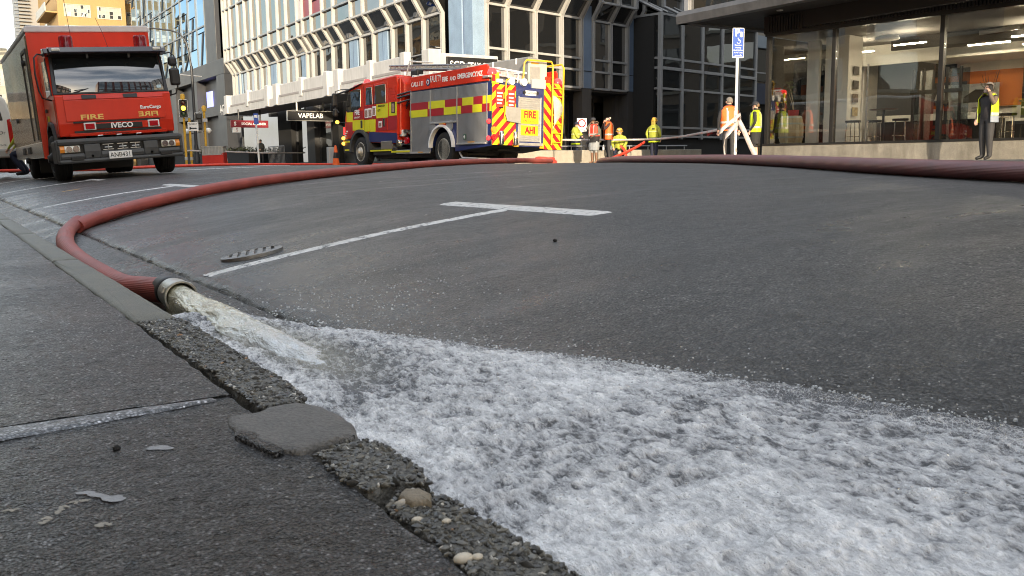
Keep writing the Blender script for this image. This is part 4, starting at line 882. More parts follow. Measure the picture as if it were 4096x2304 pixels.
    MB().prism([(5.08,.74),(5.08,1.06),(6.86,1.14),(6.86,.82)],0,.025,.06).build('cab_skirt', M_navy, t)
    MB().box(.03,.10,5.02,5.10,1.0,2.62).build('cab_rear_trim', M_red, t); MB().box(.06,W-.06,4.9,5.05,1.0,2.75).build('cab_back', M_red, t, bevel=.03)
    MB().prism([(4.72,2.2),(4.72,2.55),(4.9,2.80),(5.06,2.80),(5.06,2.2)],0,.10,W-.1).build('cab_hood', M_red, t, bevel=.04)
    for k in range(6): MB().box(.028,.045,5.14,5.55,1.98+.095*k,2.02+.095*k).build('cab_louvre', M_red, t)
    MB().prism([(7.42,1.98),(7.42,2.55),(7.62,2.58),(8.30,2.54),(8.47,1.90),(8.38,1.84),(7.9,1.84)],0,.022,.05).build('door_window', M_sideg, t, bevel=.01)
    MB().prism([(6.62,2.02),(6.66,2.58),(7.05,2.58),(7.08,2.02)],0,.022,.05).build('door_window', M_sideg, t, bevel=.01)
    MB().prism([(5.74,2.02),(5.78,2.62),(6.46,2.60),(6.50,2.02)],0,.022,.05).build('door_window', M_sideg, t, bevel=.01)
    MB().prism([(5.66,1.95),(5.66,2.68),(6.55,2.66),(6.55,1.95)],0,.032,.05).prism([(6.58,1.95),(6.60,2.64),(7.13,2.64),(7.13,1.95)],0,.032,.05).build('window_surround', M_red, t, bevel=.01)
    for yy in (6.57,7.20): MB().box(.030,.042,yy-.008,yy+.008,1.0,2.66).build('door_gap', M_blk, t)
    def blk(y0,y1,za,zb,m,nm='check'): MB().box(.026,.041,y0,y1,za,zb).build(nm, m, t)
    blk(5.06,5.55,1.60,2.02,M_yel); blk(5.62,6.36,1.56,2.0,M_yel); blk(6.40,7.20,1.56,2.0,M_redD); blk(7.26,7.98,1.58,1.86,M_redD); blk(7.98,8.44,1.52,1.86,M_yel)
    blk(5.06,5.62,1.16,1.58,M_redD); blk(5.70,6.40,1.16,1.54,M_redD); blk(6.44,6.80,1.14,1.54,M_yel); blk(6.82,7.18,1.16,1.54,M_yel); blk(7.24,8.0,1.22,1.56,M_yel); blk(8.0,8.5,1.0,1.5,M_redD)
    text('lettering','FIRE',.24,M_wht,t,(.018,7.66,1.80),TS,sx=.8,bold=.006); text('lettering','EMERGENCY',.085,M_wht,t,(.018,7.66,1.64),TS,sx=.85)
    text('lettering','WELLINGTON',.085,M_blk,t,(.018,6.02,1.94),TS,sx=.8); text('lettering','CITY',.10,M_blk,t,(.018,6.18,1.80),TS,sx=.8)
    for yy, zz, hh in ((7.02,1.75,.3),(6.78,1.76,.3),(6.50,1.80,.3),(6.1,1.36,.2),(5.28,1.85,.34)):
        p = MB().box(.018,.032,yy-.11,yy+.11,zz-hh/2,zz+hh/2).build('poster', M_wht if yy > 5.5 else M_blk, t); MB().box(.014,.03,yy-.08,yy+.08,zz-hh/2+.03,zz+hh/2-.05).build('poster_picture', pm('poster_tan',(.32,.20,.15),.6,var=.5,vscale=18), p)
    for yy in (5.86,7.36): MB().box(.0,.05,yy-.05,yy+.05,1.28,1.54).build('door_handle', M_darkp, t, bevel=.02)
    # windscreen and front end
    MB().add([(.10,8.56,1.86),(W-.10,8.56,1.86),(W-.14,8.31,2.58),(.14,8.31,2.58),(.10,8.60,1.87),(W-.10,8.60,1.87),(W-.14,8.35,2.60),(.14,8.35,2.60)],[(0,1,2,3),(4,5,6,7),(0,1,5,4),(1,2,6,5),(2,3,7,6),(3,0,4,7)]).build('windscreen', M_screen, t)
    MB().prism([(8.0,.48),(8.02,.88),(8.62,.98),(8.70,.92),(8.70,.56),(8.60,.46)],0,.02,W-.02).build('bumper', M_darkp, t, bevel=.03)
    MB().box(-.0,.03,8.1,8.55,.55,.60).box(-.0,.03,8.1,8.55,.83,.88).build('bumper_strip', M_yel, t)
    for zz in (.98,.80): MB().lathe([(.05,-.05),(.06,-.02),(.06,.03)],c=(0,8.62,zz),axis='x',n=12).build('front_indicator', M_amblit, t, True)
    MB().tube([(.06,8.45,1.50),(-.20,8.62,1.52)],.014,6).build('lamp_arm', M_darkp, t); MB().lathe([(.05,-.27),(.06,-.24),(.05,-.18)],c=(0,8.63,1.52),axis='x',n=12).build('marker_lamp', M_amblit, t, True)
    for k in range(4): MB().box(.0,.03,8.36+.05*k,8.44+.05*k,.98+.07*(3-k),1.02+.07*(3-k)).build('patiki_check', M_wht, t)
    MB().box(.01,.035,8.60,8.64,1.1,1.35).build('front_lamp', M_redlit, t)
    MB().tube([(.10,8.25,2.62),(-.08,8.62,2.62),(-.20,8.80,2.56),(-.21,8.82,2.0),(-.12,8.7,1.85)],.016,6).tube([(.0,8.5,2.55),(-.2,8.78,2.45)],.03,6).build('mirror_arm', M_darkp, t, True)
    MB().box(-.30,-.12,8.76,8.90,2.06,2.50).build('mirror', M_darkp, t, bevel=.04); MB().box(-.27,-.13,8.74,8.88,1.72,1.98).build('mirror', M_darkp, t, bevel=.04)
    MB().prism([(7.3,2.74),(8.45,2.58),(8.50,2.50),(8.2,2.56)],0,-.02,W+.02).build('cab_visor', M_darkp, t, bevel=.01)
    MB().box(.3,2.1,6.9,7.9,2.74,2.80).build('cab_roof_pad', M_capw, t, bevel=.02)
    b = MB().box(.25,.55,7.5,7.75,2.74,2.80).build('beacon_base', M_darkp, t); MB().lathe([(.12,2.80),(.12,2.86),(.08,2.92),(.001,2.93)],c=(.40,7.62,0),n=16).build('roof_beacon', M_redlit, b, True)
    # front wheel arch, wheels
    af = [(7.44+.66*math.cos(a), .56+.66*math.sin(a)) for a in np.linspace(-.1,math.pi+.1,17)]; rg = MB()
    for i in range(16):
        a, b_ = af[i], af[i+1]; q = lambda p,k: (7.44+(p[0]-7.44)*k, .56+(p[1]-.56)*k); rg.prism([q(a,.88),q(b_,.88),q(b_,1.03),q(a,1.03)],0,-.05,.5)
    rg.build('front_arch', pm('arch_grey',(.05,.052,.055),.5), t)
    for s in (-1,1):
        x = .02 if s < 0 else W-.32
        wheel(t, x, 7.44, .50, .30, M_rimw, s, .50, .02); wheel(t, .03 if s < 0 else W-.58, 2.40, .50, .55, M_rimw, s, .50, .16)
    MB().box(.3,2.1,2.2,2.6,.35,.6).box(.3,2.1,7.25,7.6,.35,.6).box(.8,1.6,.8,8.2,.45,.75).box(.3,2.2,3.2,6.9,.28,.45).build('chassis', M_darkp, t)
    MB().tube([(.15,1.75,.40),(.15,1.6,.25),(.15,.9,.22)],.03,6).box(.1,.5,.75,1.7,.20,.24).build('side_guard', M_alloy, t)
    # ---- rear face (y = 0)
    def stripes(x0,x1,z0,z1,sg,n0,tname):
        p = MB().box(x0,x1,-.014,.0,z0,z1).build('rear_panel', M_yel, t); w = .125; k = n0; c = (z1-z0)
        for i in range(-14,22):
            if i % 2: continue
            s = i*w*1.35; e = s+w*1.35
            quad = [(x0-3,z0+s-sg*(3)),(x0+3,z0+s+sg*3),(x0+3,z0+e+sg*3),(x0-3,z0+e-sg*3)]
            pl = clip_poly(quad,(x0,x1,z0,z1))
            if len(pl) > 2: MB().prism(pl,1,-.018,-.010).build('red_stripe', M_redD, p)
    stripes(.0,.80,.58,2.19,1,0,'l'); stripes(1.80,2.46,.50,2.34,-1,0,'r')
    MB().prism([(.0,2.20),(.0,2.46),(.06,2.50),(.22,2.50),(.22,2.20)],1,-.02,.02).build('top_stripe_corner', M_yel, t)
    MB().box(.0,.10,-.022,.0,2.26,2.44).build('red_stripe', M_redD, t)
    MB().box(.81,1.79,-.020,.02,.55,2.16).build('rear_door_surround', M_navy, t, bevel=.01)
    s = corrug(-.024,.91,1.66,.69,1.90,.055,.010,'x').build('rear_shutter', M_alloy, t)
    MB().box(.88,.91,-.045,-.02,.66,1.92).box(1.66,1.69,-.045,-.02,.66,1.92).box(.86,1.71,-.09,-.02,.585,.66).build('rear_shutter_frame', M_alloy, s, bevel=.004)
    sg = MB().box(.965,1.585,-.046,-.034,1.185,1.565).build('sign_panel', M_yel, t); text('lettering','FIRE',.27,M_redD,sg,(1.275,-.048,1.425),TX,sx=.86,bold=.010); text('lettering','EMERGENCY',.098,M_redD,sg,(1.275,-.048,1.255),TX,sx=.84)
    sg = MB().box(.965,1.570,-.046,-.034,.865,1.135).build('sign_panel', M_yel, t); text('lettering','AHI',.25,M_redD,sg,(1.29,-.048,1.0),TX,sx=.88,bold=.012)
    MB().box(1.12,1.50,-.040,-.02,1.955,2.085).build('number_plate', M_wht, t, bevel=.005); text('lettering','KAH148',.125,M_blk,t,(1.31,-.043,2.02),TX,sx=.76)
    for x in (1.08,1.54): MB().lathe([(.045,-.05),(.05,-.02)],c=(x,0,2.03),axis='y',n=12).build('plate_lamp', M_darkp, t, True)
    for x, zz, m in ((.06,.98,M_amber),(.06,.78,M_redl),(.50,1.42,M_redl)): MB().lathe([(.085,-.05),(.092,-.03),(.092,0)],c=(x,0,zz),axis='y',n=16).build('tail_lamp', m, t, True)
    for x in (.26,.74): MB().lathe([(.055,.58),(.078,.62),(.078,.90),(.06,.95),(.001,.95)],c=(x,-.09,0),n=14).build('chrome_canister', M_chrome, t, True)
    for x, zz, w_, hh in ((.24,1.82,.13,.24),(.64,1.80,.13,.26),(2.28,1.70,.09,.13),(2.26,1.47,.11,.12)):
        p = MB().box(x-w_,x+w_,-.026,-.014,zz-hh,zz+hh).build('poster', pm('poster_red',(.62,.05,.03),.45), t)
        for k in range(4): MB().box(x-w_*.7,x+w_*(.7-.2*(k%2)),-.031,-.02,zz+hh*(.6-.38*k)-.018,zz+hh*(.6-.38*k)+.022).build('poster_line', M_wht, p)
    MB().prism([(.40,1.38),(.36,1.62),(.88,1.60),(.88,1.18),(.46,1.22)],1,-.10,-.085).build('folding_step', M_alloy, t, bevel=.01)
    for x, zz in ((.12,2.28),): MB().box(x,x+.2,-.08,0,zz-.05,zz+.05).build('scene_lamp', M_wht, t, bevel=.02)
    MB().box(.74,.90,-.035,0,.55,.68).box(1.66,1.80,-.035,0,.52,.66).build('corner_reflector', pm('orange_reflector',(.85,.40,.02),.35), t)
    for zz, x in ((1.25,.66),(1.58,.22)): MB().tube([(x,-.04,zz),(x+.12,-.05,zz)],.018,6).build('latch', M_blk, t)
    MB().tube([(.38,-.05,1.30),(.36,-.12,1.5),(.38,-.12,2.2),(.42,-.10,2.32),(.55,-.05,2.36)],.02,8).build('grab_rail', M_yellowp, t, True)
    # rear ladder and roof rails
    MB().tube([(2.04,-.08,.62),(2.04,-.10,1.15),(2.02,-.12,1.25),(2.02,-.12,2.82),(1.98,-.10,2.92),(1.10,-.10,2.90),(1.04,-.08,2.82),(1.04,-.02,2.35)],.026,8).tube([(2.40,-.08,.60),(2.40,-.12,1.2),(2.42,-.12,2.78),(2.40,-.06,2.88),(2.30,.4,2.86),(2.05,1.0,2.80)],.026,8).build('ladder_rail', M_yellowp, t, True)
    for zz in (.70,.96,1.22,1.46,1.72,1.98,2.2): MB().tube([(2.03,-.10,zz),(2.41,-.10,zz-.005)],.018,8).build('ladder_rung', M_yellowp, t, True)
    fl = catmull([(2.06,-.14,2.0),(2.14,-.17,1.8),(2.2,-.16,1.5),(2.10,-.17,1.2),(2.02,-.15,1.05)],.08)
    MB().add([(p.x-.05-.10*math.sin(i*.4),p.y,p.z) for i,p in enumerate(fl)]+[(p.x+.06+.12*math.sin(i*.55),p.y-.02,p.z-.03) for i,p in enumerate(fl)],[(i,i+1,len(fl)+i+1,len(fl)+i) for i in range(len(fl)-1)]).build('hanging_flag', pm('pale_flag',(.52,.49,.38),.7,var=.3,vscale=8), t, True).modifiers.new('s','SOLIDIFY').thickness = .006
    # roof load
    MB().prism([(1.30,2.30),(1.30,3.0),(1.34,3.03),(1.95,2.97),(1.98,2.93),(1.98,2.30)],1,.10,3.6).build('roof_locker', pm('locker_grey',(.22,.22,.21),.5,var=.1,dirt=.2), t, bevel=.01)
    MB().box(1.31,1.97,.085,.10,2.32,2.96).build('roof_locker_end', pm('locker_end',(.55,.50,.40),.5,var=.1,dirt=.1), t, bevel=.005)
    MB().box(1.36,1.72,.07,.09,2.40,2.76).build('tread_plate', M_alloy, t); MB().box(1.40,1.66,.072,.09,2.84,2.88).build('warning_strip', MATS['orange_strip'], t)
    for yy in (.6,1.7,2.8): MB().box(1.285,1.30,yy,yy+.05,2.86,3.02).build('locker_catch', M_wht, t)
    MB().box(1.36,1.85,-.04,.3,2.16,2.42).build('pale_bin', pm('bin_grey',(.42,.43,.41),.5), t, bevel=.02)
    a = MB(); a.tube([(.22,.05,2.62),(1.20,.05,2.56)],.028,6).tube([(.25,.9,2.70),(1.15,.9,2.64)],.022,6).tube([(.22,.05,2.62),(.30,1.4,2.74)],.024,6).tube([(1.2,.05,2.56),(1.2,1.4,2.66)],.024,6).tube([(.24,.02,2.45),(1.0,.02,2.36)],.022,6).tube([(.5,.0,2.55),(.58,.0,2.30)],.02,6).tube([(.9,.0,2.55),(.86,.0,2.28)],.02,6)
    a.build('roof_frame', M_white, t, True)
    MB().box(.30,.75,.0,.35,2.40,2.55).box(.8,1.2,.1,.5,2.38,2.5).build('stowed_kit', pm('kit_pink_grey',(.42,.34,.32),.5,var=.3,vscale=9), t, bevel=.02)
    for x in (.62,1.05): MB().lathe([(.10,-.08),(.10,.02)],c=(x,0,2.30),axis='y',n=16).build('hose_reel', M_wht, t, True)
    MB().lathe([(.09,2.44),(.13,2.46),(.13,2.50),(.11,2.58),(.06,2.62),(.001,2.63)],c=(.06,.08,0),n=18).build('beacon', M_redlit, t, True)
    MB().lathe([(.09,2.34),(.13,2.36),(.13,2.40),(.11,2.46),(.06,2.50),(.001,2.51)],c=(2.36,.08,0),n=18).build('beacon', M_redlit, t, True)
    MB().box(1.9,2.2,.0,.15,2.32,2.52).box(2.05,2.12,-.02,.1,2.5,2.66).build('red_valve_box', M_red, t, bevel=.01)
    MB().box(-.10,.26,.02,.30,2.36,2.42).build('beacon_bracket', M_alloy, t, bevel=.01)
    # ladder gantry
    lad = MB()
    for x in (.62,1.05): lad.tube([(x,1.9,2.80),(x,6.5,3.16)],.03,6).tube([(x,1.9,2.92),(x,6.5,3.28)],.03,6)
    lad.build('ladder', pm('ladder_alloy',(.25,.25,.25),.5,metal=.5), t)
    for k in range(15):
        yy = 2.05+k*.31; zz = 2.86+(yy-1.9)*.078; MB().box(.60,1.07,yy,yy+.07,zz-.05,zz+.05).build('ladder_rung', M_alloy, bpy.data.objects['ladder'] if False else t)
    MB().tube([(.35,5.0,2.86),(.35,4.8,3.25),(1.2,4.8,3.28)],.03,6).build('ladder_gantry', M_white, t)
    for yy in (4.15,3.75,3.0,2.2): MB().box(.10,.28,yy,yy+.12,2.70,2.76).build('roof_lamp', M_wht, t, bevel=.01)
    MB().box(.3,.55,4.3,4.7,2.75,2.98).build('roof_monitor', M_darkp, t, bevel=.05)
fire_engine()
def coil():
    pts = []
    for k in range(90):
        a = k*.42; r = .34-.0012*k; pts.append(Vector((13.0+r*math.cos(a)*.9, 18.6+r*math.sin(a)*.7, .44+.0016*k+.02*math.sin(k*.7))))
    hose = hose_mesh(pts, .05, M_hose_red, 'coiled_hose', n=14); tag(hose, 'bright red coil of hose lying behind the fire engine tail', 'hose coil')
coil()
# ---------------------------------------------------------------- van behind the truck, seen at the frame edge
def van():
    t = thing('delivery_van', 'white van seen from behind at the left edge with tall red tail lamp', 'van', (1.20,26.2,.34)); t.rotation_euler = (0,R(-3),R(0))
    prof = [(-.80,.42),(-.86,.9),(-.84,1.3),(-.72,1.85),(-.58,2.0),(.58,2.0),(.72,1.85),(.84,1.3),(.86,.9),(.80,.42)]
    MB().prism(prof,1,0,4.6).build('body', pm('van_white',(.72,.70,.64),.3,coat=.5,dirt=.15), t, bevel=.04)
    MB().prism([(-.62,1.32),(-.56,1.78),(.56,1.78),(.62,1.32)],1,-.012,.02).build('rear_window', M_sideg, t, bevel=.02)
    MB().box(-.86,.86,-.12,.12,.40,.62).build('bumper', pm('van_bumper',(.30,.29,.27),.5), t, bevel=.04)
    for s in (-1,1):
        MB().prism([(s*.70,.72),(s*.70,1.34),(s*.78,1.36),(s*.85,1.1),(s*.86,.72)],1,-.02,.06).build('tail_lamp', M_redl, t, bevel=.01)
        wheel(t, -.84 if s < 0 else .62, .9, .33, .22, M_darkp, s); wheel(t, -.84 if s < 0 else .62, 3.8, .33, .22, M_darkp, s)
    text('lettering','FromDr',.13,M_blk,t,(.42,-.03,1.02),TX); text('lettering','chemistry.co.nz',.075,M_blk,t,(.38,-.03,.72),TX)
    MB().box(-.15,.15,-.13,-.11,.48,.58).build('number_plate', M_wht, t)
van()
# ================================================================ BUILDINGS
M_fin = pm('white_frame', (.43,.42,.395), .45, var=.08, vscale=2, dirt=.25)
M_frm = pm('grey_frame', (.30,.30,.30), .4, metal=.3, var=.08, vscale=2, dirt=.2)
M_bcol = pm('blue_render', (.24,.33,.43), .6, var=.14, vscale=1.6, dirt=.12, fine=.12, bscale=30)
M_bcolD = pm('blue_panel', (.10,.145,.22), .5, var=.1, vscale=2, dirt=.15)
M_canopy = pm('canopy_white', (.50,.49,.47), .6, var=.07, vscale=1.5, dirt=.3)
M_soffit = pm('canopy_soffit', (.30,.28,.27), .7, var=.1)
M_char = pm('charcoal_cladding', (.030,.031,.034), .45, var=.15, vscale=1, dirt=.2)
M_dkwall = pm('dark_wall', (.045,.043,.042), .6, var=.2, vscale=2, dirt=.2)
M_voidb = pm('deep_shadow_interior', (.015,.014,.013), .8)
M_office = dark_glass('office_glass', (.012,.012,.012), refl=.17, warp=.22, graze=.7)
M_office2 = dark_glass('ground_glass', (.012,.013,.013), refl=.14, warp=.18, graze=.55)
M_curtain = dark_glass('blue_curtain_glass', (.03,.045,.06), refl=.50, warp=.10, gcol=(.42,.58,.80))
M_bluef = pm('steel_mullion', (.16,.18,.20), .4, metal=.5, var=.1)
M_ochre = pm('ochre_render', (.34,.225,.092), .75, var=.08, vscale=.5, dirt=.12, fine=.06, bscale=8)
M_cream = pm('cream_stone', (.34,.33,.27), .75, var=.1, vscale=.4, dirt=.25)
M_winw = pm('white_sash', (.40,.39,.35), .5)
M_blind = pm('pale_blind', (.34,.34,.30), .7, var=.1)
M_winglass = dark_glass('window_glass', (.05,.055,.055), refl=.28, warp=.15)
def obox(x0,x1,y0,y1,z0,z1,name,mat,par,bevel=0,**k): return MB().box(x0,x1,y0,y1,z0,z1).build(name,mat,par,bevel=bevel,**k)
def panel(p, n, th, name, mat, par):
    """four-cornered pane with thickness th along n"""
    n = Vector(n).normalized()*th; a = [Vector(q) for q in p]; b = [q-n for q in a]
    return MB().add(a+b,[(0,1,2,3),(7,6,5,4),(0,4,5,1),(1,5,6,2),(2,6,7,3),(3,7,4,0)]).build(name,mat,par)
# ---------------------------------------------------------------- the white-framed office block on the far corner
UF, UO, ZK, ZU, ZT, ZB = 18.70, 18.18, 6.72, 7.55, 17.0, 4.75
corner = thing('office_block', 'office block with white angled window frames and pale blue columns on the far corner', 'office building')
CB = corner
def fin_mesh(w=.15):
    prof = [(0,ZB),(0,ZK),(UO-UF,ZU),(UO-UF,ZT)]; d = .11; mb = MB()
    def strip(y0,y1,off):
        o = [(x-off,z+(-.03 if 0<i<3 else 0)) for i,(x,z) in enumerate(prof)]; i_ = [(x+.05,z) for x,z in prof]
        poly = o+i_[::-1]; vs = [(x,y0,z) for x,z in poly]+[(x,y1,z) for x,z in poly]; n = len(poly)
        fs = []
        for k in range(3): fs += [(k,k+1,6-k,7-k),(n+k,n+7-k,n+6-k,n+k+1)]
        fs += [(k,n+k,n+(k+1)%n,(k+1)%n) for k in range(n)]
        mb.add(vs,fs)
    strip(-w/2,-.022,d); strip(.022,w/2,d); strip(-.022,.022,d*.55)
    return mb.mesh('fin', M_fin)
FM = fin_mesh()
FINS = [64.6,63.9,62.9,61.2,59.65,58.25,56.9,55.0,53.3,51.8,50.0,49.15,47.8,46.2,44.7,42.45,41.0,38.9,37.4,35.8,34.1]
for v in FINS: link('fin', FM, CB, loc=(UF,v,0))
COLS = [63.1,56.0,50.5,43.5,40.0]
for v in COLS:
    MB().box(UF-.02,UF+.8,v-.5,v+.5,4.4,7.6).build('column', M_bcol, CB)
    MB().box(UF-.03,UF+.0,v-.02,v+.02,4.4,7.0).build('column_joint', M_bcolD, CB)
E_ = sorted(FINS, reverse=True)
TRZ = [ZU, 8.4, 11.0, 11.8, 14.4, ZT]
for i in range(len(E_)-1):
    a, b = E_[i]-.07, E_[i+1]+.07
    if a-b < .3: continue
    panel([(UF+.04,a,ZB),(UF+.04,b,ZB),(UF+.04,b,ZK),(UF+.04,a,ZK)],(-1,0,0),.02,'pane',M_office,CB)
    panel([(UF+.04,a,ZK),(UF+.04,b,ZK),(UO+.04,b,ZU),(UO+.04,a,ZU)],(-1,0,-.6),.02,'pane',M_office,CB)
    for k in range(len(TRZ)-1): panel([(UO+.04,a,TRZ[k]+.03),(UO+.04,b,TRZ[k]+.03),(UO+.04,b,TRZ[k+1]-.03),(UO+.04,a,TRZ[k+1]-.03)],(-1,0,0),.02,'pane',M_office,CB)
    for k, zz in enumerate(TRZ): obox(UO-.10,UO+.06,b-.02,a+.02,zz-.045,zz+.045,'transom',M_fin if k in (0,) else M_frm,CB)
    obox(UF-.10,UF+.06,b-.02,a+.02,ZK-.05,ZK+.05,'transom',M_fin,CB); obox(UF-.08,UF+.06,b-.02,a+.02,ZB+.42,ZB+.47,'transom',M_frm,CB)
# corner column, a broad stepped pier
MB().prism([(UF-.10,33.45),(UF-.10,32.35),(UF-.02,32.30),(UF-.02,31.62),(UF+.58,31.70),(UF+.58,33.4)],2,3.9,ZT).build('corner_column', M_bcol, CB, bevel=.02)
obox(UF-.06,UF+.2,32.28,32.36,3.9,9.0,'column_groove',M_bcolD,CB)
for zz in (7.35,): obox(UF-.13,UF+.3,31.60,33.46,zz,zz+.03,'column_joint',M_bcolD,CB)
# maroon and white banners hanging inside two upper windows
def banner(v0,v1,z0,z1,m,name='window_banner'): return panel([(UO+.015,v0,z0),(UO+.015,v1,z0),(UO+.015,v1,z1),(UO+.015,v0,z1)],(-1,0,0),.004,name,m,CB)
M_mar = pm('maroon_banner',(.20,.014,.03),.35); M_ban = pm('white_banner',(.50,.45,.44),.35)
banner(49.9,49.2,8.4,12.0,M_ban); banner(49.1,46.3,8.45,12.5,M_mar)
b = banner(48.2,46.9,9.1,11.6,M_wht); banner(48.13,46.97,9.17,11.53,M_mar).location.x = -.006
TV = (R(90),0,R(-90))
for bd, y, zz, s in (('BR',47.5,10.7,.75),('TO L',47.5,9.45,.42)):
    o = text('banner_lettering',bd,s,M_wht,CB,(UO+.0,y,zz),TV,sx=-.9)
o = text('banner_lettering','AICLOI',.5,M_mar,CB,(UO-.0,49.55,10.2),(R(90),R(-90),R(-90)))
# ground storey under the canopy: dark shopfronts
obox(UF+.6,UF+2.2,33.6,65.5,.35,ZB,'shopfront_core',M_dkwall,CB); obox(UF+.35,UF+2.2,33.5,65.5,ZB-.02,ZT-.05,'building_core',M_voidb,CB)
obox(UF+.20,UF+.62,53.9,56.3,.4,4.3,'dark_pier',M_voidb,CB); obox(UF+.2,UF+.62,46.4,47.3,.4,4.3,'dark_pier',M_voidb,CB); obox(UF+.2,UF+.62,50.0,51.2,.4,4.3,'dark_pier',M_dkwall,CB)
for a, b_, m in ((53.8,51.3,M_office2),(49.9,48.2,M_office2),(48.1,47.4,M_office2),(46.3,44.4,pm('shop_panel',(.055,.05,.042),.4,var=.1)),(44.3,42.2,pm('frosted_shop_glass',(.16,.19,.165),.25,var=.08,spec=.7)),(42.1,39.0,M_office2),(38.9,34.2,M_office2),(65,56.4,M_office2)):
    w = panel([(UF+.55,a,.45),(UF+.55,b_,.45),(UF+.55,b_,4.1),(UF+.55,a,4.1)],(-1,0,0),.03,'shop_window',m,CB)
    obox(UF+.48,UF+.58,a-.0,a+.06,.4,4.1,'shop_frame',M_char,w); obox(UF+.48,UF+.58,b_,a,.4,.62,'shop_frame',M_char,w)
# canopy: slab, fascia and a row of upstands with gaps
can = obox(16.55,18.68,31.2,60.5,3.74,3.86,'canopy_slab',M_soffit,CB)
def rounded_fascia():
    mb = MB(); pts = [(16.45,31.0),(16.45,59.4),(16.6,60.2),(17.0,60.7),(18.66,60.9)]
    for i in range(len(pts)-1):
        (x0,y0),(x1,y1) = pts[i],pts[i+1]; d = Vector((y1-y0,-(x1-x0),0)).normalized()*.14
        vs = [Vector((x0,y0,3.70)),Vector((x1,y1,3.70)),Vector((x1,y1,4.12)),Vector((x0,y0,4.12))]; mb.add(vs+[v+d for v in vs],[(0,1,2,3),(7,6,5,4),(0,4,5,1),(3,2,6,7),(1,5,6,2),(0,3,7,4)])
    mb.build('canopy_fascia', M_canopy, can)
rounded_fascia()
for i, (a, b_) in enumerate([(59.0,58.4),(57.9,54.6),(54.2,51.0),(50.9,50.3),(49.4,48.8),(48.6,45.4),(45.0,42.0),(41.9,41.4),(40.6,40.0),(39.8,36.9),(36.4,33.6)]):
    post = abs(a-b_) < .7
    if post: obox(16.36,16.9,b_,a,3.72,4.86,'canopy_post',M_canopy,can,bevel=.03)
    else:
        obox(16.52,16.70,b_,a,4.12,4.78,'canopy_upstand',M_canopy,can,bevel=.03); obox(16.40,16.72,b_-.42,b_,3.95,4.9,'canopy_post',M_canopy,can,bevel=.03)
        obox(16.43,16.52,b_,a,4.12,4.22,'canopy_ledge',M_soffit,can)
# the front return of the canopy carries a board
obox(16.45,19.3,30.75,31.0,3.74,4.62,'canopy_fascia',M_canopy,can,bevel=.03); obox(16.2,16.75,30.70,31.3,3.74,4.75,'canopy_post',M_canopy,can,bevel=.03)
sg = thing('shop_sign', 'black board with white outlined letters on the canopy front above the fire engine', 'sign', (16.95,30.70,4.05))
obox(0,2.25,-.06,.04,-.30,.44,'sign_board',M_blk,sg,bevel=.01)
text('lettering','STAY CIVIL',.36,M_wht,sg,(1.50,-.065,.12),TX,sx=.70,bold=.008)
text('logo','SCD',.42,M_wht,sg,(.45,-.066,.12),TX,sx=.85,bold=.006)
# signs that hang under the canopy
def hanging(label, x, y0, w, h, zc, m, body, size, sx=1, tm=None, logo=None):
    s = thing('hanging_sign', label, 'sign', (x,y0,zc))
    obox(0,w,-.12,.12,-h/2,h/2,'sign_board',m,s,bevel=.01); obox(-.012,w+.012,-.09,.09,-h/2-.03,h/2+.03,'sign_trim',M_alloy if m is M_blk else m,s)
    text('lettering',body,size,tm or M_wht,s,(w*(.5 if not logo else .60),-.128,0),TX,sx=sx,bold=.006)
    for dx in (w*.22,w*.8): MB().tube([(dx,0,h/2),(dx,0,3.74-zc)],.05,8).build('hanger', M_darkp if m is not M_blk else M_fin, s)
    if logo: text('logo',logo,size*1.6,tm or M_wht,s,(w*.10,-.128,0),TX,bold=.01)
    return s
hanging('black hanging sign with pale VAPELAB lettering under the white canopy',15.95,46.0,2.45,.46,3.0,M_blk,'VAPELAB',.34,1.0)
s = hanging('dark red hanging SOCIAL CORNER sign under the far end of the canopy',15.3,54.0,2.2,.36,2.9,pm('sign_maroon',(.22,.02,.03),.4),'SOCIAL CORNER',.19,1.0,None,'S')
obox(.08,.55,-.10,.10,-.50,-.20,'sign_tab',M_wht,s); text('logo','S',.30,pm('sign_maroon',(.2,.02,.03)),s,(.32,-.108,-.35),TX)
# ---- front face of the same block, in its own axes: x along the face, y into the building
FR = Matrix.Translation((18.70,31.60,0)) @ Matrix.Rotation(math.atan2(.235,.972),4,'Z')
def fbox(x0,x1,y0,y1,z0,z1,name,mat,par=CB,**k): return MB().box(x0,x1,y0,y1,z0,z1,FR).build(name,mat,par,**k)
ZF, KF, UFZ = 3.78, 6.80, 7.55
def front_fin(s, w=.16, z0=ZF, m=M_fin):
    mb = MB(); prof = [(0,z0),(0,KF),(-.5,UFZ),(-.5,ZT)]
    o = [(y-.13,z-(.02 if 0<i<3 else 0)) for i,(y,z) in enumerate(prof)]; q = o+[(y+.05,z) for y,z in prof][::-1]
    for x0, x1 in ((s-w/2,s-.02),(s+.02,s+w/2)):
        vs = [FR @ Vector((x0,y,z)) for y,z in q]+[FR @ Vector((x1,y,z)) for y,z in q]; fs = []
        for k in range(3): fs += [(k,k+1,6-k,7-k),(8+k,8+7-k,8+6-k,8+k+1)]
        mb.add(vs, fs+[(k,8+k,8+(k+1)%8,(k+1)%8) for k in range(8)])
    return mb.build('fin', m, CB)
FS = [.66,1.86,3.59,5.30,6.66,7.50,8.80,10.12,10.85,12.4,14.0,15.6]
for s_ in FS: front_fin(s_, m=M_fin if s_ < 6 else M_frm)  # white fins in sun, grey past the shadow edge: shade set in colour
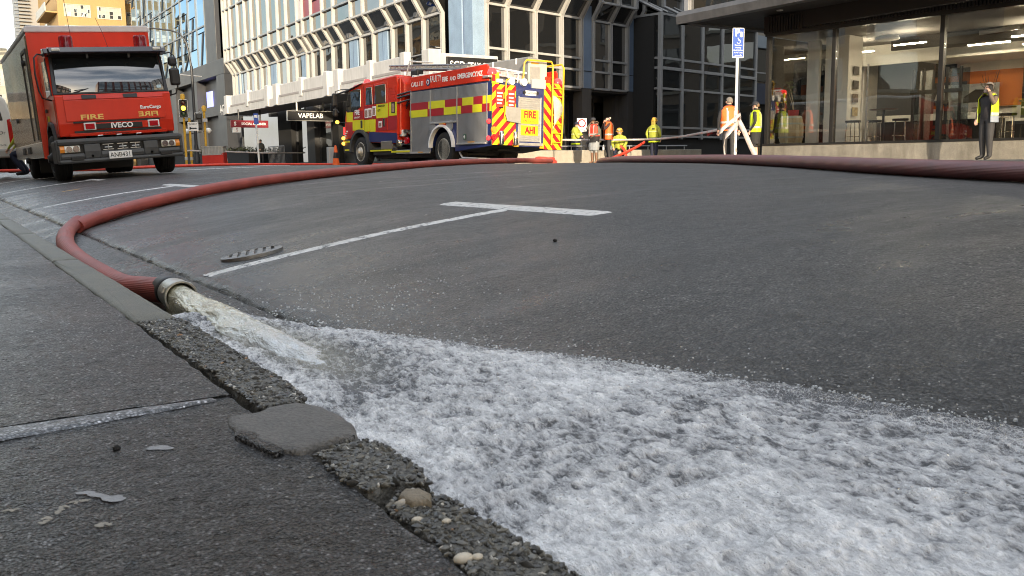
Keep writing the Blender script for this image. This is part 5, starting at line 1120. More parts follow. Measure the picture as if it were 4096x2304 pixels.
for i in range(len(FS)-1):
    a, b_ = FS[i]+.06, FS[i+1]-.06
    if (round(FS[i],2) in (6.66,10.12)): continue
    zz = [ZF,4.54,5.07,KF] if FS[i] > 6 else [ZF,4.56,5.07,KF]
    def fp(x0,x1,y0,z0,y1,z1): return panel([FR @ Vector(q) for q in ((x0,y0,z0),(x1,y0,z0),(x1,y1,z1),(x0,y1,z1))], FR.to_3x3() @ Vector((0,-(z1-z0),(y1-y0))), .02, 'pane', M_office, CB)
    for k in range(3): fp(a,b_,.03,zz[k]+.03,.03,zz[k+1]-.03)
    fp(a,b_,.03,KF+.03,-.47,UFZ-.03)
    for k in range(len(TRZ)-1): fp(a,b_,-.47,TRZ[k]+.03,-.47,TRZ[k+1]-.03)
    for z_ in zz: fbox(a-.02,b_+.02,-.09,.06,z_-.045,z_+.045,'transom',M_fin if FS[i] < 5 else M_frm)  # transoms past the shadow edge likewise carry their shade as grey
    for z_ in TRZ: fbox(a-.02,b_+.02,-.59,-.44,z_-.045,z_+.045,'transom',M_fin if FS[i] < 5 else M_frm)
for a, b_ in ((6.76,7.42),(10.20,10.76)):
    fbox(a,b_,-.04,.5,ZF,KF+.62,'column',M_bcolD); fbox(a-.02,b_+.02,-.06,.5,ZF+.74,ZF+.77,'column_joint',M_voidb); fbox(a,b_,-.03,.5,.4,ZF-.01,'dark_pier',M_dkwall)
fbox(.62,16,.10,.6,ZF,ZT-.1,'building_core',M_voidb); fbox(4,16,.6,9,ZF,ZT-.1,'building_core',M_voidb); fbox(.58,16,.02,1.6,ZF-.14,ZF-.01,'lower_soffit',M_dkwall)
fbox(.6,16,1.6,2.0,.3,ZF,'recess_wall',M_dkwall)
for a, b_ in ((.7,2.6),(2.8,4.6),(4.9,6.6),(7.6,9.3),(9.5,11.0)): 
    w = fbox(a,b_,1.5,1.6,.5,3.3,'shop_window',M_office2); fbox(a-.08,a,1.45,1.62,.4,3.5,'shop_frame',M_char,w)
for a in (1.9,4.7,5.6,9.9): fbox(a,a+.55,.5,1.2,.35,ZF,'dark_pier',M_dkwall)
# ---- projecting glass entrance box
GB = thing('glass_entrance', 'projecting grey framed glass stair box with sloping glass roof right of centre', 'glass box', (29.5,32.65,0)); GB.rotation_euler = (0,0,math.atan2(.235,.972))
GZ = [1.63,2.05,3.87,4.83,5.28,7.29]; GX = [0,1.82,3.63,5.51,7.21,9.0]
for k, x in enumerate(GX): obox(x-.09,x+.09,-.09,.10,1.5,7.35,'post',M_frm,GB,bevel=.015)
for i in range(len(GX)-1):
    for k in range(len(GZ)-1): panel([(GX[i]+.09,.0,GZ[k]+.04),(GX[i+1]-.09,.0,GZ[k]+.04),(GX[i+1]-.09,.0,GZ[k+1]-.04),(GX[i]+.09,.0,GZ[k+1]-.04)],(0,-1,0),.02,'pane',M_office2,GB)
    for k, z_ in enumerate(GZ): obox(GX[i]+.09,GX[i+1]-.09,-.06 if k != 3 else -.12,.08,z_-(.05 if k != 3 else .09),z_+.05,'transom',M_frm,GB)
for x in (-.0,): 
    for y_ in (1.5,): obox(-.09,.09,y_-.09,y_+.09,1.5,7.6,'post',M_frm,GB)
for k in range(len(GZ)-1): panel([(0,1.41,GZ[k]+.04),(0,.09,GZ[k]+.04),(0,.09,GZ[k+1]-.04),(0,1.41,GZ[k+1]-.04)],(-1,0,0),.02,'pane',M_office2,GB)
for k, z_ in enumerate(GZ): obox(-.06,.08,.09,1.41,z_-.05,z_+.05,'transom',M_frm,GB)
for i in range(len(GX)-1):
    panel([(GX[i]+.05,-.05,7.36),(GX[i+1]-.05,-.05,7.36),(GX[i+1]-.05,1.5,8.15),(GX[i]+.05,1.5,8.15)],(0,-.5,1),.03,'pane',M_office2,GB)
for x in GX: MB().tube([(x,-.08,7.36),(x,1.55,8.18)],.07,4).build('rafter', M_frm, GB)
for i in range(4): MB().tube([(.5+i*1.1,-.05,7.40),(.5+i*1.1,1.5,8.2)],.035,4).build('rafter', M_frm, GB)
obox(-.1,9.0,.3,6,1.0,7.2,'inner_wall',M_voidb,GB); obox(-.1,9,.12,.3,.3,1.55,'base_wall',M_voidb,GB)
panel([(3.8,.04,2.1),(7.1,.04,2.1),(7.1,.04,3.8),(3.8,.04,3.8)],(0,-1,0),.01,'pale_inner_blind',M_office2,GB)
# low concrete wall, hand rail and the ramp behind it
lw = thing('concrete_wall', 'low pale concrete wall behind the people at the ramp', 'low wall')
M_cw = pm('pale_concrete',(.34,.305,.245),.8,var=.16,vscale=2.5,bump=.3,bscale=40,dirt=.3,fine=.12)
def wallseg(a,b,z1,th=.25):
    a, b = Vector((*a,0)), Vector((*b,0)); d = (b-a).normalized(); n = Vector((-d.y,d.x,0))*th
    MB().add([a+Vector((0,0,.3)),b+Vector((0,0,.3)),b+n+Vector((0,0,.3)),a+n+Vector((0,0,.3)),a+Vector((0,0,z1)),b+Vector((0,0,z1)),b+n+Vector((0,0,z1)),a+n+Vector((0,0,z1))],[(0,3,2,1),(4,5,6,7),(0,1,5,4),(1,2,6,5),(2,3,7,6),(3,0,4,7)]).build('wall_panel',M_cw,lw,bevel=.015)
WA, WB = (18.4,29.3), (27.4,27.7)
def wl(t): return (WA[0]+(WB[0]-WA[0])*t, WA[1]+(WB[1]-WA[1])*t)
for k in range(4): wallseg(wl(k*.25+.002),wl((k+1)*.25-.002),.93)
hr = thing('hand_rail', 'grey tubular hand rail along the ramp behind the low wall', 'railing')
rp = [(*wl(t)[:1],wl(t)[1]+.9,1.10) for t in (.28,1.0)]; MB().tube(rp,.028,8).build('top_rail',M_frm,hr,True); MB().tube([(x,y,.72) for x,y,_ in rp],.016,6).build('lower_rail',M_frm,hr)
for k in range(8): q = wl(.30+k*.098); MB().tube([(q[0],q[1]+.9,.3),(q[0],q[1]+.9,1.10)],.024,8).build('rail_post',M_frm,hr,True)
# ---- the service building further along the cross street
sb = thing('service_building', 'dark service building with navy band and roller door beyond the glass box', 'building', (36.6,37.2,0)); sb.rotation_euler = (0,0,R(8))
M_navyb = pm('navy_band',(.018,.026,.055),.5,var=.1); M_roll = pm('tan_roller_door',(.24,.17,.075),.5,var=.15)
obox(-6,14,.3,9,.2,3.9,'wall',M_voidb,sb); obox(-6,14,.0,.4,3.75,4.95,'navy_band',M_navyb,sb); obox(-6,14,.3,9,4.95,12,'upper_wall',pm('shaded_wall',(.20,.18,.15),.8,var=.1),sb); obox(-6,14,-.1,.4,7.0,7.7,'pale_band',pm('pale_blue_band',(.20,.24,.28),.6),sb)
corrug(.1,-.5,6.0,.4,3.5,.16,.03,'x').build('roller_door',M_roll,sb)
obox(-.4,1.9,-.1,.02,3.52,3.66,'strip_light',pm('strip_light',(1,.83,.45),.5,emit=3.0),sb)
for k in range(5):
    w = obox(-.6+k*1.9,1.2+k*1.9,.2,.34,5.1,6.95,'window',M_office2,sb)
    obox(-.72+k*1.9,-.6+k*1.9,.12,.34,5.0,7.0,'frame',M_frm,w); obox(-.6+k*1.9,1.2+k*1.9,.14,.32,5.55,5.63,'frame',M_frm,w)
# ================================================================ the dark tower, ochre block and others up the street
tw = thing('glass_tower', 'charcoal tower with blue mirrored curtain wall over a dark podium up the street', 'office tower')
TX0 = 19.66
obox(TX0+.3,TX0+24,72.0,104,.2,40,'core',M_char,tw)
obox(TX0-.05,TX0+3,72.0,74.9,8.35,40,'dark_corner',M_char,tw,bevel=.03)
nv = 11; cw = (104-74.9)/nv; rr = random.Random(9); zt = 8.5
for k in range(nv):
    y0, y1 = 74.9+k*cw, 74.9+(k+1)*cw
    zz = [8.45]; 
    while zz[-1] < 26: zz.append(zz[-1]+rr.choice([1.5,2.6,3.2]))
    for j in range(len(zz)-1): 
        p = panel([(TX0,y1-.06,zz[j]+.05),(TX0,y0+.06,zz[j]+.05),(TX0,y0+.06,zz[j+1]-.05),(TX0,y1-.06,zz[j+1]-.05)],(-1,rr.uniform(-.0,.0),0),.04,'pane',M_curtain,tw)
        if rr.random() < .55:
            a = rr.uniform(.1,.45); b = rr.uniform(.55,.9)
            MB().tube([(TX0-.05,y1+(y0-y1)*a,zz[j]+.05),(TX0-.05,y1+(y0-y1)*b,zz[j+1]-.05)],.05,4).build('slanted_mullion',M_bluef,tw)
    obox(TX0-.10,TX0+.1,y0-.05,y0+.05,8.4,27,'mullion',M_bluef,tw)
for zz in (8.45,11.5,14.5,17.6,20.6): obox(TX0-.08,TX0+.1,74.9,104,zz-.06,zz+.06,'transom',M_bluef,tw)
# podium: charcoal frame with deep openings
obox(TX0-.4,TX0+4,69.0,104,7.25,8.4,'podium_beam',M_char,tw,bevel=.03); obox(TX0-.3,TX0+4,69.2,104,4.3,5.05,'podium_beam',M_char,tw)
for y0,y1 in ((69.0,71.2),(77.2,78.6),(84.6,86.0),(92.5,94),(102,104)): obox(TX0-.4,TX0+1.2,y0,y1,.3,7.25,'podium_pier',M_char,tw)
for y0, y1 in ((71.2,77.2),(78.6,84.6),(86,92.5),(94,102)):
    panel([(TX0+.9,y1,5.05),(TX0+.9,y0,5.05),(TX0+.9,y0,7.2),(TX0+.9,y1,7.2)],(-1,0,0),.05,'podium_window',M_office,tw); panel([(TX0+1.0,y1,.4),(TX0+1.0,y0,.4),(TX0+1.0,y0,4.3),(TX0+1.0,y1,4.3)],(-1,0,0),.05,'podium_window',M_office,tw)
obox(TX0+.2,TX0+.4,75.0,76.6,5.1,6.4,'blue_lit_panel',pm('blue_lit_panel',(.22,.24,.75),.5,emit=.8),tw); MB().tube([(TX0+.5,72.0,6.7),(TX0+.5,76.5,6.45)],.05,6).build('strip_light',pm('ceiling_strip',(1,.72,.42),.5,emit=2.5),tw)
text('lettering','AC',.85,M_wht,tw,(TX0-.42,70.0,4.68),(R(90),0,R(-90)))
obox(TX0-2.2,TX0-1.8,58,84,.4,1.35,'garden_wall',M_voidb,tw)
# ochre block closing the street
oc = thing('ochre_building', 'ochre rendered office block with white gridded windows closing the street behind the truck', 'building', (13.5,111,0))
OX = 6.9
obox(0,OX,0,22,.2,34,'wall',M_ochre,oc); obox(OX,OX+2.6,2.4,22,.2,34,'recess_wall',M_ochre,oc)
def sash(x0,x1,z0,z1,par,y=0,nx=6,nz=3,blind=True):
    w = MB(); t = .06
    for a,b,c,d in ((x0,x1,z0-.08,z0),(x0,x1,z1,z1+.06),(x0,x0+t,z0,z1),(x1-t,x1,z0,z1)): w.box(a,b,y-.06,y+.02,c,d)
    for i in range(1,nx): w.box(x0+(x1-x0)*i/nx-.025,x0+(x1-x0)*i/nx+.025,y-.04,y+.02,z0,z1)
    for j in range(1,nz): w.box(x0,x1,y-.035,y+.02,z0+(z1-z0)*j/nz-.022,z0+(z1-z0)*j/nz+.022)
    f = w.build('window',M_winw,par)
    for i in range(nx):
        for j in range(nz):
            bl = blind and rr.random() < (.75 if j else .35)
            obox(x0+(x1-x0)*i/nx+.02,x0+(x1-x0)*(i+1)/nx-.02,y-.012,y+.01,z0+(z1-z0)*j/nz+.02,z0+(z1-z0)*(j+1)/nz-.02,'pane',M_blind if bl else M_winglass,f)
for z1 in (18.0,15.75,13.5,11.25,9.0,20.3):
    vis = z1 > 11
    sash(.62,3.30,z1-1.2,z1-.02,oc,0,8 if vis else 4,3 if vis else 2); sash(3.95,6.45,z1-1.25,z1-.07,oc,0,6 if vis else 4,3 if vis else 2)
    sash(OX+.5,OX+2.1,z1-1.3,z1-.1,oc,2.4,4,3)
for z1 in (17.6,15.3,13.0):                     # balconies on the side street face
    f = obox(-1.15,0,.3,9,z1-.55,z1-.40,'balcony_slab',M_ochre,oc); obox(-1.2,-1.1,.3,9,z1-.40,z1+.5,'balcony_rail',M_winw,f)
    for k in range(14): obox(-1.22,-1.08,.4+k*.62,.5+k*.62,z1-.4,z1+.5,'balcony_bar',M_bluef,f)
obox(-.12,0,-.05,22,19.2,19.5,'string_course',M_ochre,oc)
lt = thing('louvred_tower', 'grey slatted balcony tower rising behind the ochre block', 'building', (10.9,128,0))
obox(.4,4,.3,8,.2,31,'wall',pm('tower_grey',(.22,.22,.22),.6),lt)
for k in range(40): obox(-.1,1.6,-.2,.3,14+k*.42,14.10+k*.42,'slat',M_bluef,lt)
# cream stone building far up the street
cb = thing('cream_building', 'old cream stone building with sash windows at the far left of the street', 'building', (5.2,148,0))
obox(0,7,0,14,.2,15.8,'wall',M_cream,cb); obox(-.2,7.2,-.3,.2,15.0,15.5,'cornice',M_cream,cb); obox(1,6,.5,8,15.8,17.2,'attic',M_cream,cb); obox(-.1,7.1,-.15,.1,6.8,7.15,'cornice',M_cream,cb)
for zf in (12.0,8.6,3.8):
    for k in range(5): sash(.35+k*1.35,1.25+k*1.35,zf,zf+2.1,cb,0,2,3,False)
fb = thing('floodlight_bank', 'dark tilted bank of floodlights on a mast above the far rooftops', 'floodlights', (6.2,140,0)); fb.rotation_euler = (0,R(-6),0)
for k in range(5): 
    s_ = obox(.0+.12*k,3.3+.12*k,0,.5,17.6+k*.55,17.9+k*.55,'lamp_row',M_char,fb)
    for j in range(7): obox(.15+.12*k+j*.46,.45+.12*k+j*.46,-.05,0,17.66+k*.55,17.86+k*.55,'lamp',M_lamp,s_)
MB().tube([(1.6,.3,.2),(1.6,.3,20)],.14,8).build('mast',M_char,fb)
# ================================================================ buildings of the same street outside the frame (they stand in the reflections and shade the near road)
def block(name,label,x0,x1,y0,y1,h,mat,face,floors,bays,band=None):
    t = thing(name,label,'building'); obox(x0,x1,y0,y1,.1,h,'wall',mat,t)
    w = MB(); g = MB(); fl = (h-1)/floors
    for i in range(floors):
        z0, z1 = .8+i*fl+.5, .8+(i+1)*fl-.35
        for j in range(bays):
            if face in 'ew':
                a = y0+(y1-y0)*(j+.16)/bays; b = y0+(y1-y0)*(j+.84)/bays; xx = x1 if face == 'e' else x0; s = 1 if face == 'e' else -1
                g.box(*sorted((xx,xx+s*.03)),a,b,z0,z1); w.box(*sorted((xx,xx+s*.12)),a-.12,b+.12,z0-.18,z0)
            else:
                a = x0+(x1-x0)*(j+.16)/bays; b = x0+(x1-x0)*(j+.84)/bays; g.box(a,b,y1,y1+.03,z0,z1); w.box(a-.12,b+.12,y1,y1+.9,z0-.55,z0)
    g.build('glazing',M_winglass,t,kind='stuff'); w.build('sills',M_cream if not band else band,t,kind='stuff'); return t
block('tan_building','tan office block along the near side of the street',-24,-3.2,-17.5,58,11.5,pm('tan_render',(.36,.26,.14),.8,var=.1),'e',4,20)
block('tan_building','pale office block further along the near side of the street',-24,-3.4,59,112,16,pm('grey_render',(.30,.28,.23),.8,var=.1),'e',5,14)
block('apartment_building','red and grey balcony apartments behind the camera',6,36,-66,-42,34,pm('brick_red',(.22,.06,.05),.7,var=.1),'n',11,9,pm('balcony_grey',(.32,.31,.30),.6))

block('beige_building','plain beige building beyond the shop across the side street',44,70,-6,34,15,pm('beige_render',(.26,.22,.17),.8,var=.12),'w',4,9)
# ================================================================ the corner shop under its overhang
SHP = thing('shop_building', 'corner shop with big black framed windows under a dark overhang on the right', 'shop', (20.63,18.25,.42), R(-81.1))
M_plinth = pm('plinth_concrete', (.21,.195,.165), .85, var=.25, vscale=3, bump=.4, bscale=50, dirt=.55, fine=.25)
M_black = MATS['black_rubber']; M_blkf = pm('black_frame', (.022,.021,.020), .4, metal=.3, var=.2)
M_sof = pm('black_soffit', (.012,.011,.011), .6, var=.25, vscale=2, dirt=.2)
M_shopg = glass('shop_glass', (.92,.92,.90), refl=.065, warp=.06)
M_intw = pm('shop_white_wall', (.80,.78,.72), .7, var=.04)
M_orange = pm('orange_wall', (.78,.22,.035), .6, var=.06)
XS = [0,2.03,4.90,7.0,10.0,13.0]
obox(-.12,13,-.06,.25,-.10,.46,'plinth',M_plinth,SHP,bevel=.02)
obox(-.10,13,-.07,.20,.46,.52,'sill',M_blkf,SHP)
for x in XS: obox(x-.055,x+.055,-.05,.12,.52,3.55,'mullion',M_blkf,SHP,bevel=.008)
obox(-.10,13,-.05,.15,3.55,3.63,'head',M_blkf,SHP)
for i in range(len(XS)-1): obox(XS[i]+.055,XS[i+1]-.055,.02,.032,.52,3.55,'window_pane',M_shopg,SHP)
obox(-.035,-.022,.12,4.2,.52,3.55,'window_pane',M_shopg,SHP); obox(-.10,.05,4.2,4.35,.0,3.6,'mullion',M_blkf,SHP); obox(-.12,.1,.0,4.3,-.1,.46,'plinth',M_plinth,SHP)
obox(-.15,13,-.04,6,3.63,4.12,'fascia',M_sof,SHP)
fr = MB()
for k in range(150): fr.box(.0+k*.086,.05+k*.086,-.10,-.045,3.66,4.08)
fr.build('ribbed_fascia',M_sof,SHP,kind='stuff')
# interior shell
obox(-.0,13,.3,9,.44,.48,'shop_floor',pm('shop_floor',(.20,.17,.14),.3,var=.15),SHP); obox(.0,13,.16,9,3.56,3.60,'shop_ceiling',pm('shop_ceiling',(.16,.15,.14),.8),SHP)
obox(-.1,13,7.2,7.4,.0,3.7,'back_wall',M_intw,SHP); obox(-.06,.04,4.3,7.2,.0,3.6,'side_wall',M_intw,SHP); obox(12.9,13,.3,7.2,.48,3.56,'end_wall',M_intw,SHP)
obox(.02,1.9,6.5,6.6,.48,3.56,'back_wall',pm('shop_grey_wall',(.12,.12,.12),.7),SHP)
obox(1.05,4.4,7.16,7.2,1.64,2.75,'orange_wall',M_orange,SHP); obox(4.55,9,7.14,7.18,1.64,2.85,'orange_wall',M_orange,SHP)
obox(4.40,4.62,6.9,7.2,.48,3.56,'dark_pier',M_blkf,SHP)
obox(1.98,9,5.0,7.15,3.02,3.1,'bulkhead',M_intw,SHP); obox(2.0,6,3.3,3.42,3.2,3.56,'beam',M_sof,SHP); obox(0,3,4.6,4.7,2.95,3.56,'bulkhead',M_intw,SHP)
obox(.90,1.62,1.55,2.35,.48,3.56,'pillar',M_intw,SHP,bevel=.01)
obox(.50,.88,1.25,1.36,.48,3.45,'return_wall',M_intw,SHP)
# doors at the back, tall steel posts
for x in (1.9,2.2,2.9,3.3): obox(x,x+.07,5.0,5.08,.48,2.75,'inner_frame',M_blkf,SHP)
obox(1.85,3.4,5.0,5.08,2.0,2.12,'inner_frame',M_blkf,SHP)
for x in (1.97,2.27,2.97): panel([(x,5.04,.5),(x+.62 if x > 2.5 else x+.22,5.04,.5),(x+.62 if x > 2.5 else x+.22,5.04,2.7),(x,5.04,2.7)],(0,-1,0),.01,'inner_pane',glass('inner_glass',(.7,.75,.76),.12),SHP)
MB().tube([(2.42,1.15,.48),(2.42,1.15,2.65)],.028,8).build('steel_post',M_alloy,SHP,True)
for x,y,l in ((.6,3,1.0),(2.6,2.2,.9),(3.9,4,1.1),(5.4,3,1.2),(5.0,5,.8),(6.6,4,1.0)): MB().box(x,x+l,y,y+.06,3.2,3.23).build('strip_light',pm('shop_strip',(1,.86,.62),.5,emit=38),SHP)
MB().lathe([(.001,3.30),(.30,3.30),(.33,3.34),(.30,3.40),(.1,3.45)],c=(2.7,1.6,0),n=24).build('ceiling_disc',M_intw,SHP,True)
MB().tube([(6.2,1.2,3.2),(7.6,3.0,3.45)],.05,6).tube([(4.9,2.2,3.3),(6.6,2.4,3.4)],.06,6).build('ceiling_duct',M_alloy,SHP,True)
SM = Matrix.Translation((20.63,18.25,.42)) @ Matrix.Rotation(R(-81.1),4,'Z')
def sthing(name,label,cat,x,y,z=.48,group=None,rz=0): 
    p = SM @ Vector((x,y,z)); return thing(name,label,cat,p,R(-81.1)+rz,group)
# barrel with hoops and staves
def barrel():
    t = sthing('wine_barrel','pale wooden wine barrel standing behind the left shop window','barrel',-.0+.36,.78)
    t.location = SM @ Vector((.34,.74,.48)); Rm = [.30,.35,.372,.375,.372,.35,.30]; Hm = [0,.14,.30,.42,.54,.70,.84]; ns = 20
    wd = pm('barrel_oak',(.58,.46,.27),.6,var=.22,vscale=9,dirt=.2); wd2 = pm('barrel_oak_pale',(.62,.53,.36),.6,var=.2,vscale=9,dirt=.2)
    for k in range(ns):
        a0 = 2*math.pi*k/ns+.012; a1 = 2*math.pi*(k+1)/ns-.012; mb = MB(); vs = []
        for r_, h_ in zip(Rm,Hm):
            for rad in (r_*.82,r_-.022): vs += [(rad*math.cos(a),rad*math.sin(a),h_) for a in (a0,a1)]
        fs = []
        for i in range(6):
            b = i*4; fs += [(b+2,b+3,b+7,b+6),(b,b+4,b+5,b+1),(b,b+2,b+6,b+4),(b+1,b+5,b+7,b+3)]
        fs += [(0,1,3,2),(24,26,27,25)]; mb.add(vs,fs).build('stave',wd if k%3 else wd2,t)
    for z0,z1,ra,rb in ((.02,.07,.286,.31),(.20,.25,.343,.352),(.59,.64,.352,.343),(.77,.82,.31,.286)): MB().lathe([(ra,z0),(ra+.005,z0),(rb+.005,z1),(rb,z1)],n=32).build('hoop',pm('pale_hoop',(.45,.47,.40),.4,metal=.5,var=.2),t,True)
    MB().lathe([(.27,.80),(.001,.80)],n=24).build('barrel_head',wd2,t)
barrel()
def potplant():
    t = sthing('potted_palm','spindly palm in a red pot standing on the barrel','plant',.40,.74,1.32)
    MB().prism([(-.10,0),(.10,0),(.125,.17),(-.125,.17)],1,-.11,.11).build('pot',pm('red_pot',(.48,.015,.02),.3,coat=.4),t,bevel=.012)
    st = pm('palm_stem',(.42,.34,.20),.7,var=.2); lf = pm('palm_leaf',(.09,.13,.035),.5,var=.3)
    st_mb = MB(); g = random.Random(4); tips = []
    for k in range(3):
        tip = Vector((g.uniform(-.18,.12),g.uniform(-.1,.1),.62+.14*k)); st_mb.tube([(0,0,.15),(tip.x*.2+.03*(k-1),0,.36),tip],[.016,.013,.009],6); tips.append(tip)
    st_mb.build('stem',st,t,True)
    for tip in tips:
        mb = MB()
        for j in range(14):
            a = g.uniform(0,6.28); l = g.uniform(.14,.26); d = Vector((math.cos(a),math.sin(a),0)); n = Vector((-d.y,d.x,0))*.014
            p0 = tip; p1 = tip+d*l*.5+Vector((0,0,.09)); p2 = tip+d*l+Vector((0,0,.0)); mb.add([p0-n,p0+n,p1-n,p1+n,p2],[(0,1,3,2),(2,3,4)])
        mb.build('frond',lf,t)
potplant()
M_wood = pm('table_wood',(.13,.06,.035),.3,var=.2,vscale=8); M_seat = pm('black_seat',(.018,.016,.015),.4)
def stool(x,y,label,rz=0):
    t = sthing('bar_stool',label,'stool',x,y,.48,'chrome bar stools inside the shop window',rz)
    MB().lathe([(.001,.60),(.20,.60),(.215,.63),(.21,.66),(.001,.665)],n=24).build('seat',M_seat,t,True)
    for k in range(4):
        a = math.pi/4+k*math.pi/2; c, s_ = math.cos(a), math.sin(a); MB().tube([(.15*c,.15*s_,.60),(.175*c,.175*s_,.58),(.20*c,.20*s_,0)],.013,8).build('leg',M_chrome,t,True)
    MB().lathe([(.183,.20),(.192,.20),(.192,.215),(.183,.215)],n=24).build('foot_ring',M_chrome,t,True)
stool(1.93,1.35,'chrome bar stool beside the white pillar, left of the steel post')
stool(2.36,1.75,'chrome bar stool partly hidden behind the stool by the pillar')
stool(3.25,1.45,'chrome bar stool at the right of the round table inside the shop',.4)
stool(6.15,1.0,'pale legged bar stool behind the man on the phone',.2)
def table(x,y,label,r=.38):
    t = sthing('bar_table',label,'table',x,y); MB().lathe([(.001,.93),(r-.02,.93),(r,.94),(r,.955),(.001,.96)],n=30).build('tabletop',M_wood,t,True); MB().tube([(0,0,.02),(0,0,.93)],.035,10).build('pedestal',M_blkf,t,True); MB().lathe([(.24,0),(.23,.02),(.05,.04)],n=24).build('foot',M_blkf,t,True)
table(2.62,1.75,'round dark wooden bar table between the stools inside the shop')
table(4.85,3.6,'round wooden bar table standing before the white counter',.55); table(6.9,1.2,'wooden bar table at the right edge of the shop window',.55)
# counter, pictures, screen, bottles
ct = sthing('bar_counter','long white topped bar counter with dark front inside the shop','counter',2.9,5.2)
obox(-2.2,1.6,0,.6,.72,.92,'counter_top',M_intw,ct,bevel=.01); obox(-2.1,1.5,.08,.5,0,.72,'counter_front',M_blkf,ct); obox(1.6,5.5,.3,.7,0,.62,'counter_front',M_blkf,ct); obox(1.6,5.5,.25,.7,.62,.70,'counter_top',M_intw,ct)
def picture(x,y,z,w,h,label,kind,rz=0,cat='picture'):
    t = sthing('framed_picture',label,cat,x,y,z,None,rz); 
    bg = {'bw':pm('photo_grey',(.09,.085,.08),.4,var=.9,vscale=7),'white':pm('photo_white',(.50,.49,.47),.4,var=.25,vscale=4),'sepia':pm('photo_sepia',(.20,.15,.11),.5,var=.8,vscale=14),'sand':pm('photo_sand',(.50,.36,.13),.5,var=.5,vscale=16),'dark':pm('photo_dark',(.018,.016,.014),.3,var=.9,vscale=10)}[kind]
    obox(-w/2,w/2,-.025,.0,-h/2,h/2,'print',bg,t); return t
RZ = R(90)
for zz, k, l in ((2.58,'bw','small dark landscape photo, topmost of the four on the white pillar'),(2.18,'bw','small grey tree photo, second from the top on the white pillar'),(1.80,'sepia','small sepia photo of figures, third from the top on the white pillar'),(1.42,'sand','small golden sand photo, lowest of the four on the white pillar')):
    p = picture(1.645,1.95,zz,.30,.24,l,k,RZ)
p = picture(2.05,7.10,2.10,1.3,.72,'large dark photo of a white tent on the orange wall','bw'); MB().add([(-.35,-.03,-.2),(.35,-.03,-.2),(.30,-.03,.12),(.05,-.03,.30),(-.2,-.03,.22)],[(0,1,2,3,4)]).build('tent_shape',M_wht,p)
p = picture(3.0,6.9,1.92,1.5,.85,'large pale photo of a black car standing behind the counter','white'); MB().add([(-.3,-.03,-.15),(.55,-.03,-.15),(.65,-.03,.0),(.42,-.03,.22),(.05,-.03,.25),(-.3,-.03,.02)],[(0,1,2,3,4,5)]).build('car_shape',M_blk,p)
p = picture(5.3,7.08,2.45,.95,.62,'dark photo of a white lily hung on the orange wall behind the bottles','dark'); MB().add([(-.1,-.03,-.2),(.1,-.03,-.2),(.26,-.03,.1),(.05,-.03,.0),(.02,-.03,.24),(-.08,-.03,.02),(-.26,-.03,.12)],[(0,1,2,3,4,5,6)]).build('flower_shape',M_wht,p)
tvp = sthing('wall_television','black television screen on the white wall above the orange panel','television',1.75,7.1,2.98); obox(-.62,.62,-.06,.0,-.34,.34,'screen',pm('tv_black',(.008,.008,.009),.15),tvp,bevel=.01); obox(-.05,.05,0,.06,-.1,.1,'bracket',M_blkf,tvp)
g = random.Random(12)
for k in range(16):
    c, cn = g.choice([((.25,.10,.04),'brown'),((.05,.12,.05),'green'),((.5,.48,.42),'clear'),((.30,.22,.08),'golden')]); bt = sthing('bottle','small '+cn+' bottle in the row on the shelf under the lily picture','bottle',4.75+k*.115,6.5+g.uniform(-.05,.05),1.55,'bottles on the back shelf')
    MB().lathe([(.035,0),(.037,.02),(.037,.16),(.015,.22),(.014,.28),(.001,.28)],n=10).build('bottle_body',pm('bottle_%d'%int(c[0]*100),c,.1,coat=.5),bt,True)
sh = sthing('back_shelf','pale shelf that carries the row of bottles','shelf',5.6,6.5,1.50); obox(-1.0,1.4,-.14,.14,0,.045,'shelf_board',M_intw,sh)
tw_ = sthing('twig_vase','tall leafless twigs in a dark vase on the round table','vase',4.72,3.6,1.44)
MB().lathe([(.05,0),(.07,.06),(.05,.20),(.06,.24),(.001,.24)],n=14).build('vase',M_blkf,tw_,True); tm = MB()
for k in range(12):
    a = g.uniform(0,6.28); tm.tube([(0,0,.2),(.1*math.cos(a),.1*math.sin(a),.45),(.24*math.cos(a)+g.uniform(-.1,.1),.24*math.sin(a),.6+g.random()*.45)],.006,4)
tm.build('twigs',pm('twig',(.09,.06,.03),.7),tw_,kind='stuff')
# ---------------------------------------------------------------- overhanging upper storeys
ov = thing('overhanging_block', 'dark upper storeys projecting over the pavement above the shop', 'office building', (19.22,20.45,0), R(-90))
# local x runs back along the street towards the camera, y away from the road
obox(0,34,0,16,4.56,4.64,'soffit',M_sof,ov); 
MB().prism([(-.06,4.50),(-.10,4.72),(.0,4.86),(.25,4.86),(.25,4.50)],0,-.06,34).build('edge_fascia',pm('edge_alloy',(.085,.085,.088),.5,metal=.3,var=.2,dirt=.3),ov)
MB().prism([(-.06,4.50),(-.10,4.72),(.0,4.86),(.25,4.86),(.25,4.50)],1,.0,16).build('edge_fascia',MATS['edge_alloy'],ov)
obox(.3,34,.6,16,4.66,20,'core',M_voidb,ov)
for k in range(14):
    x0 = .1+k*2.4
    for z0,z1 in ((4.9,7.4),(7.5,10.3),(10.4,13.2),(13.3,16),(16.1,19.5)): panel([(x0+.06,.28,z0),(x0+2.34,.28,z0),(x0+2.34,.28,z1),(x0+.06,.28,z1)],(0,-1,0),.02,'pane',M_office,ov)
    obox(x0-.08,x0+.08,.16,.36,4.86,20,'mullion',M_frm,ov)
for zz in (7.45,10.35,13.25,16.05): obox(0,34,.2,.36,zz-.08,zz+.08,'transom',M_frm,ov)
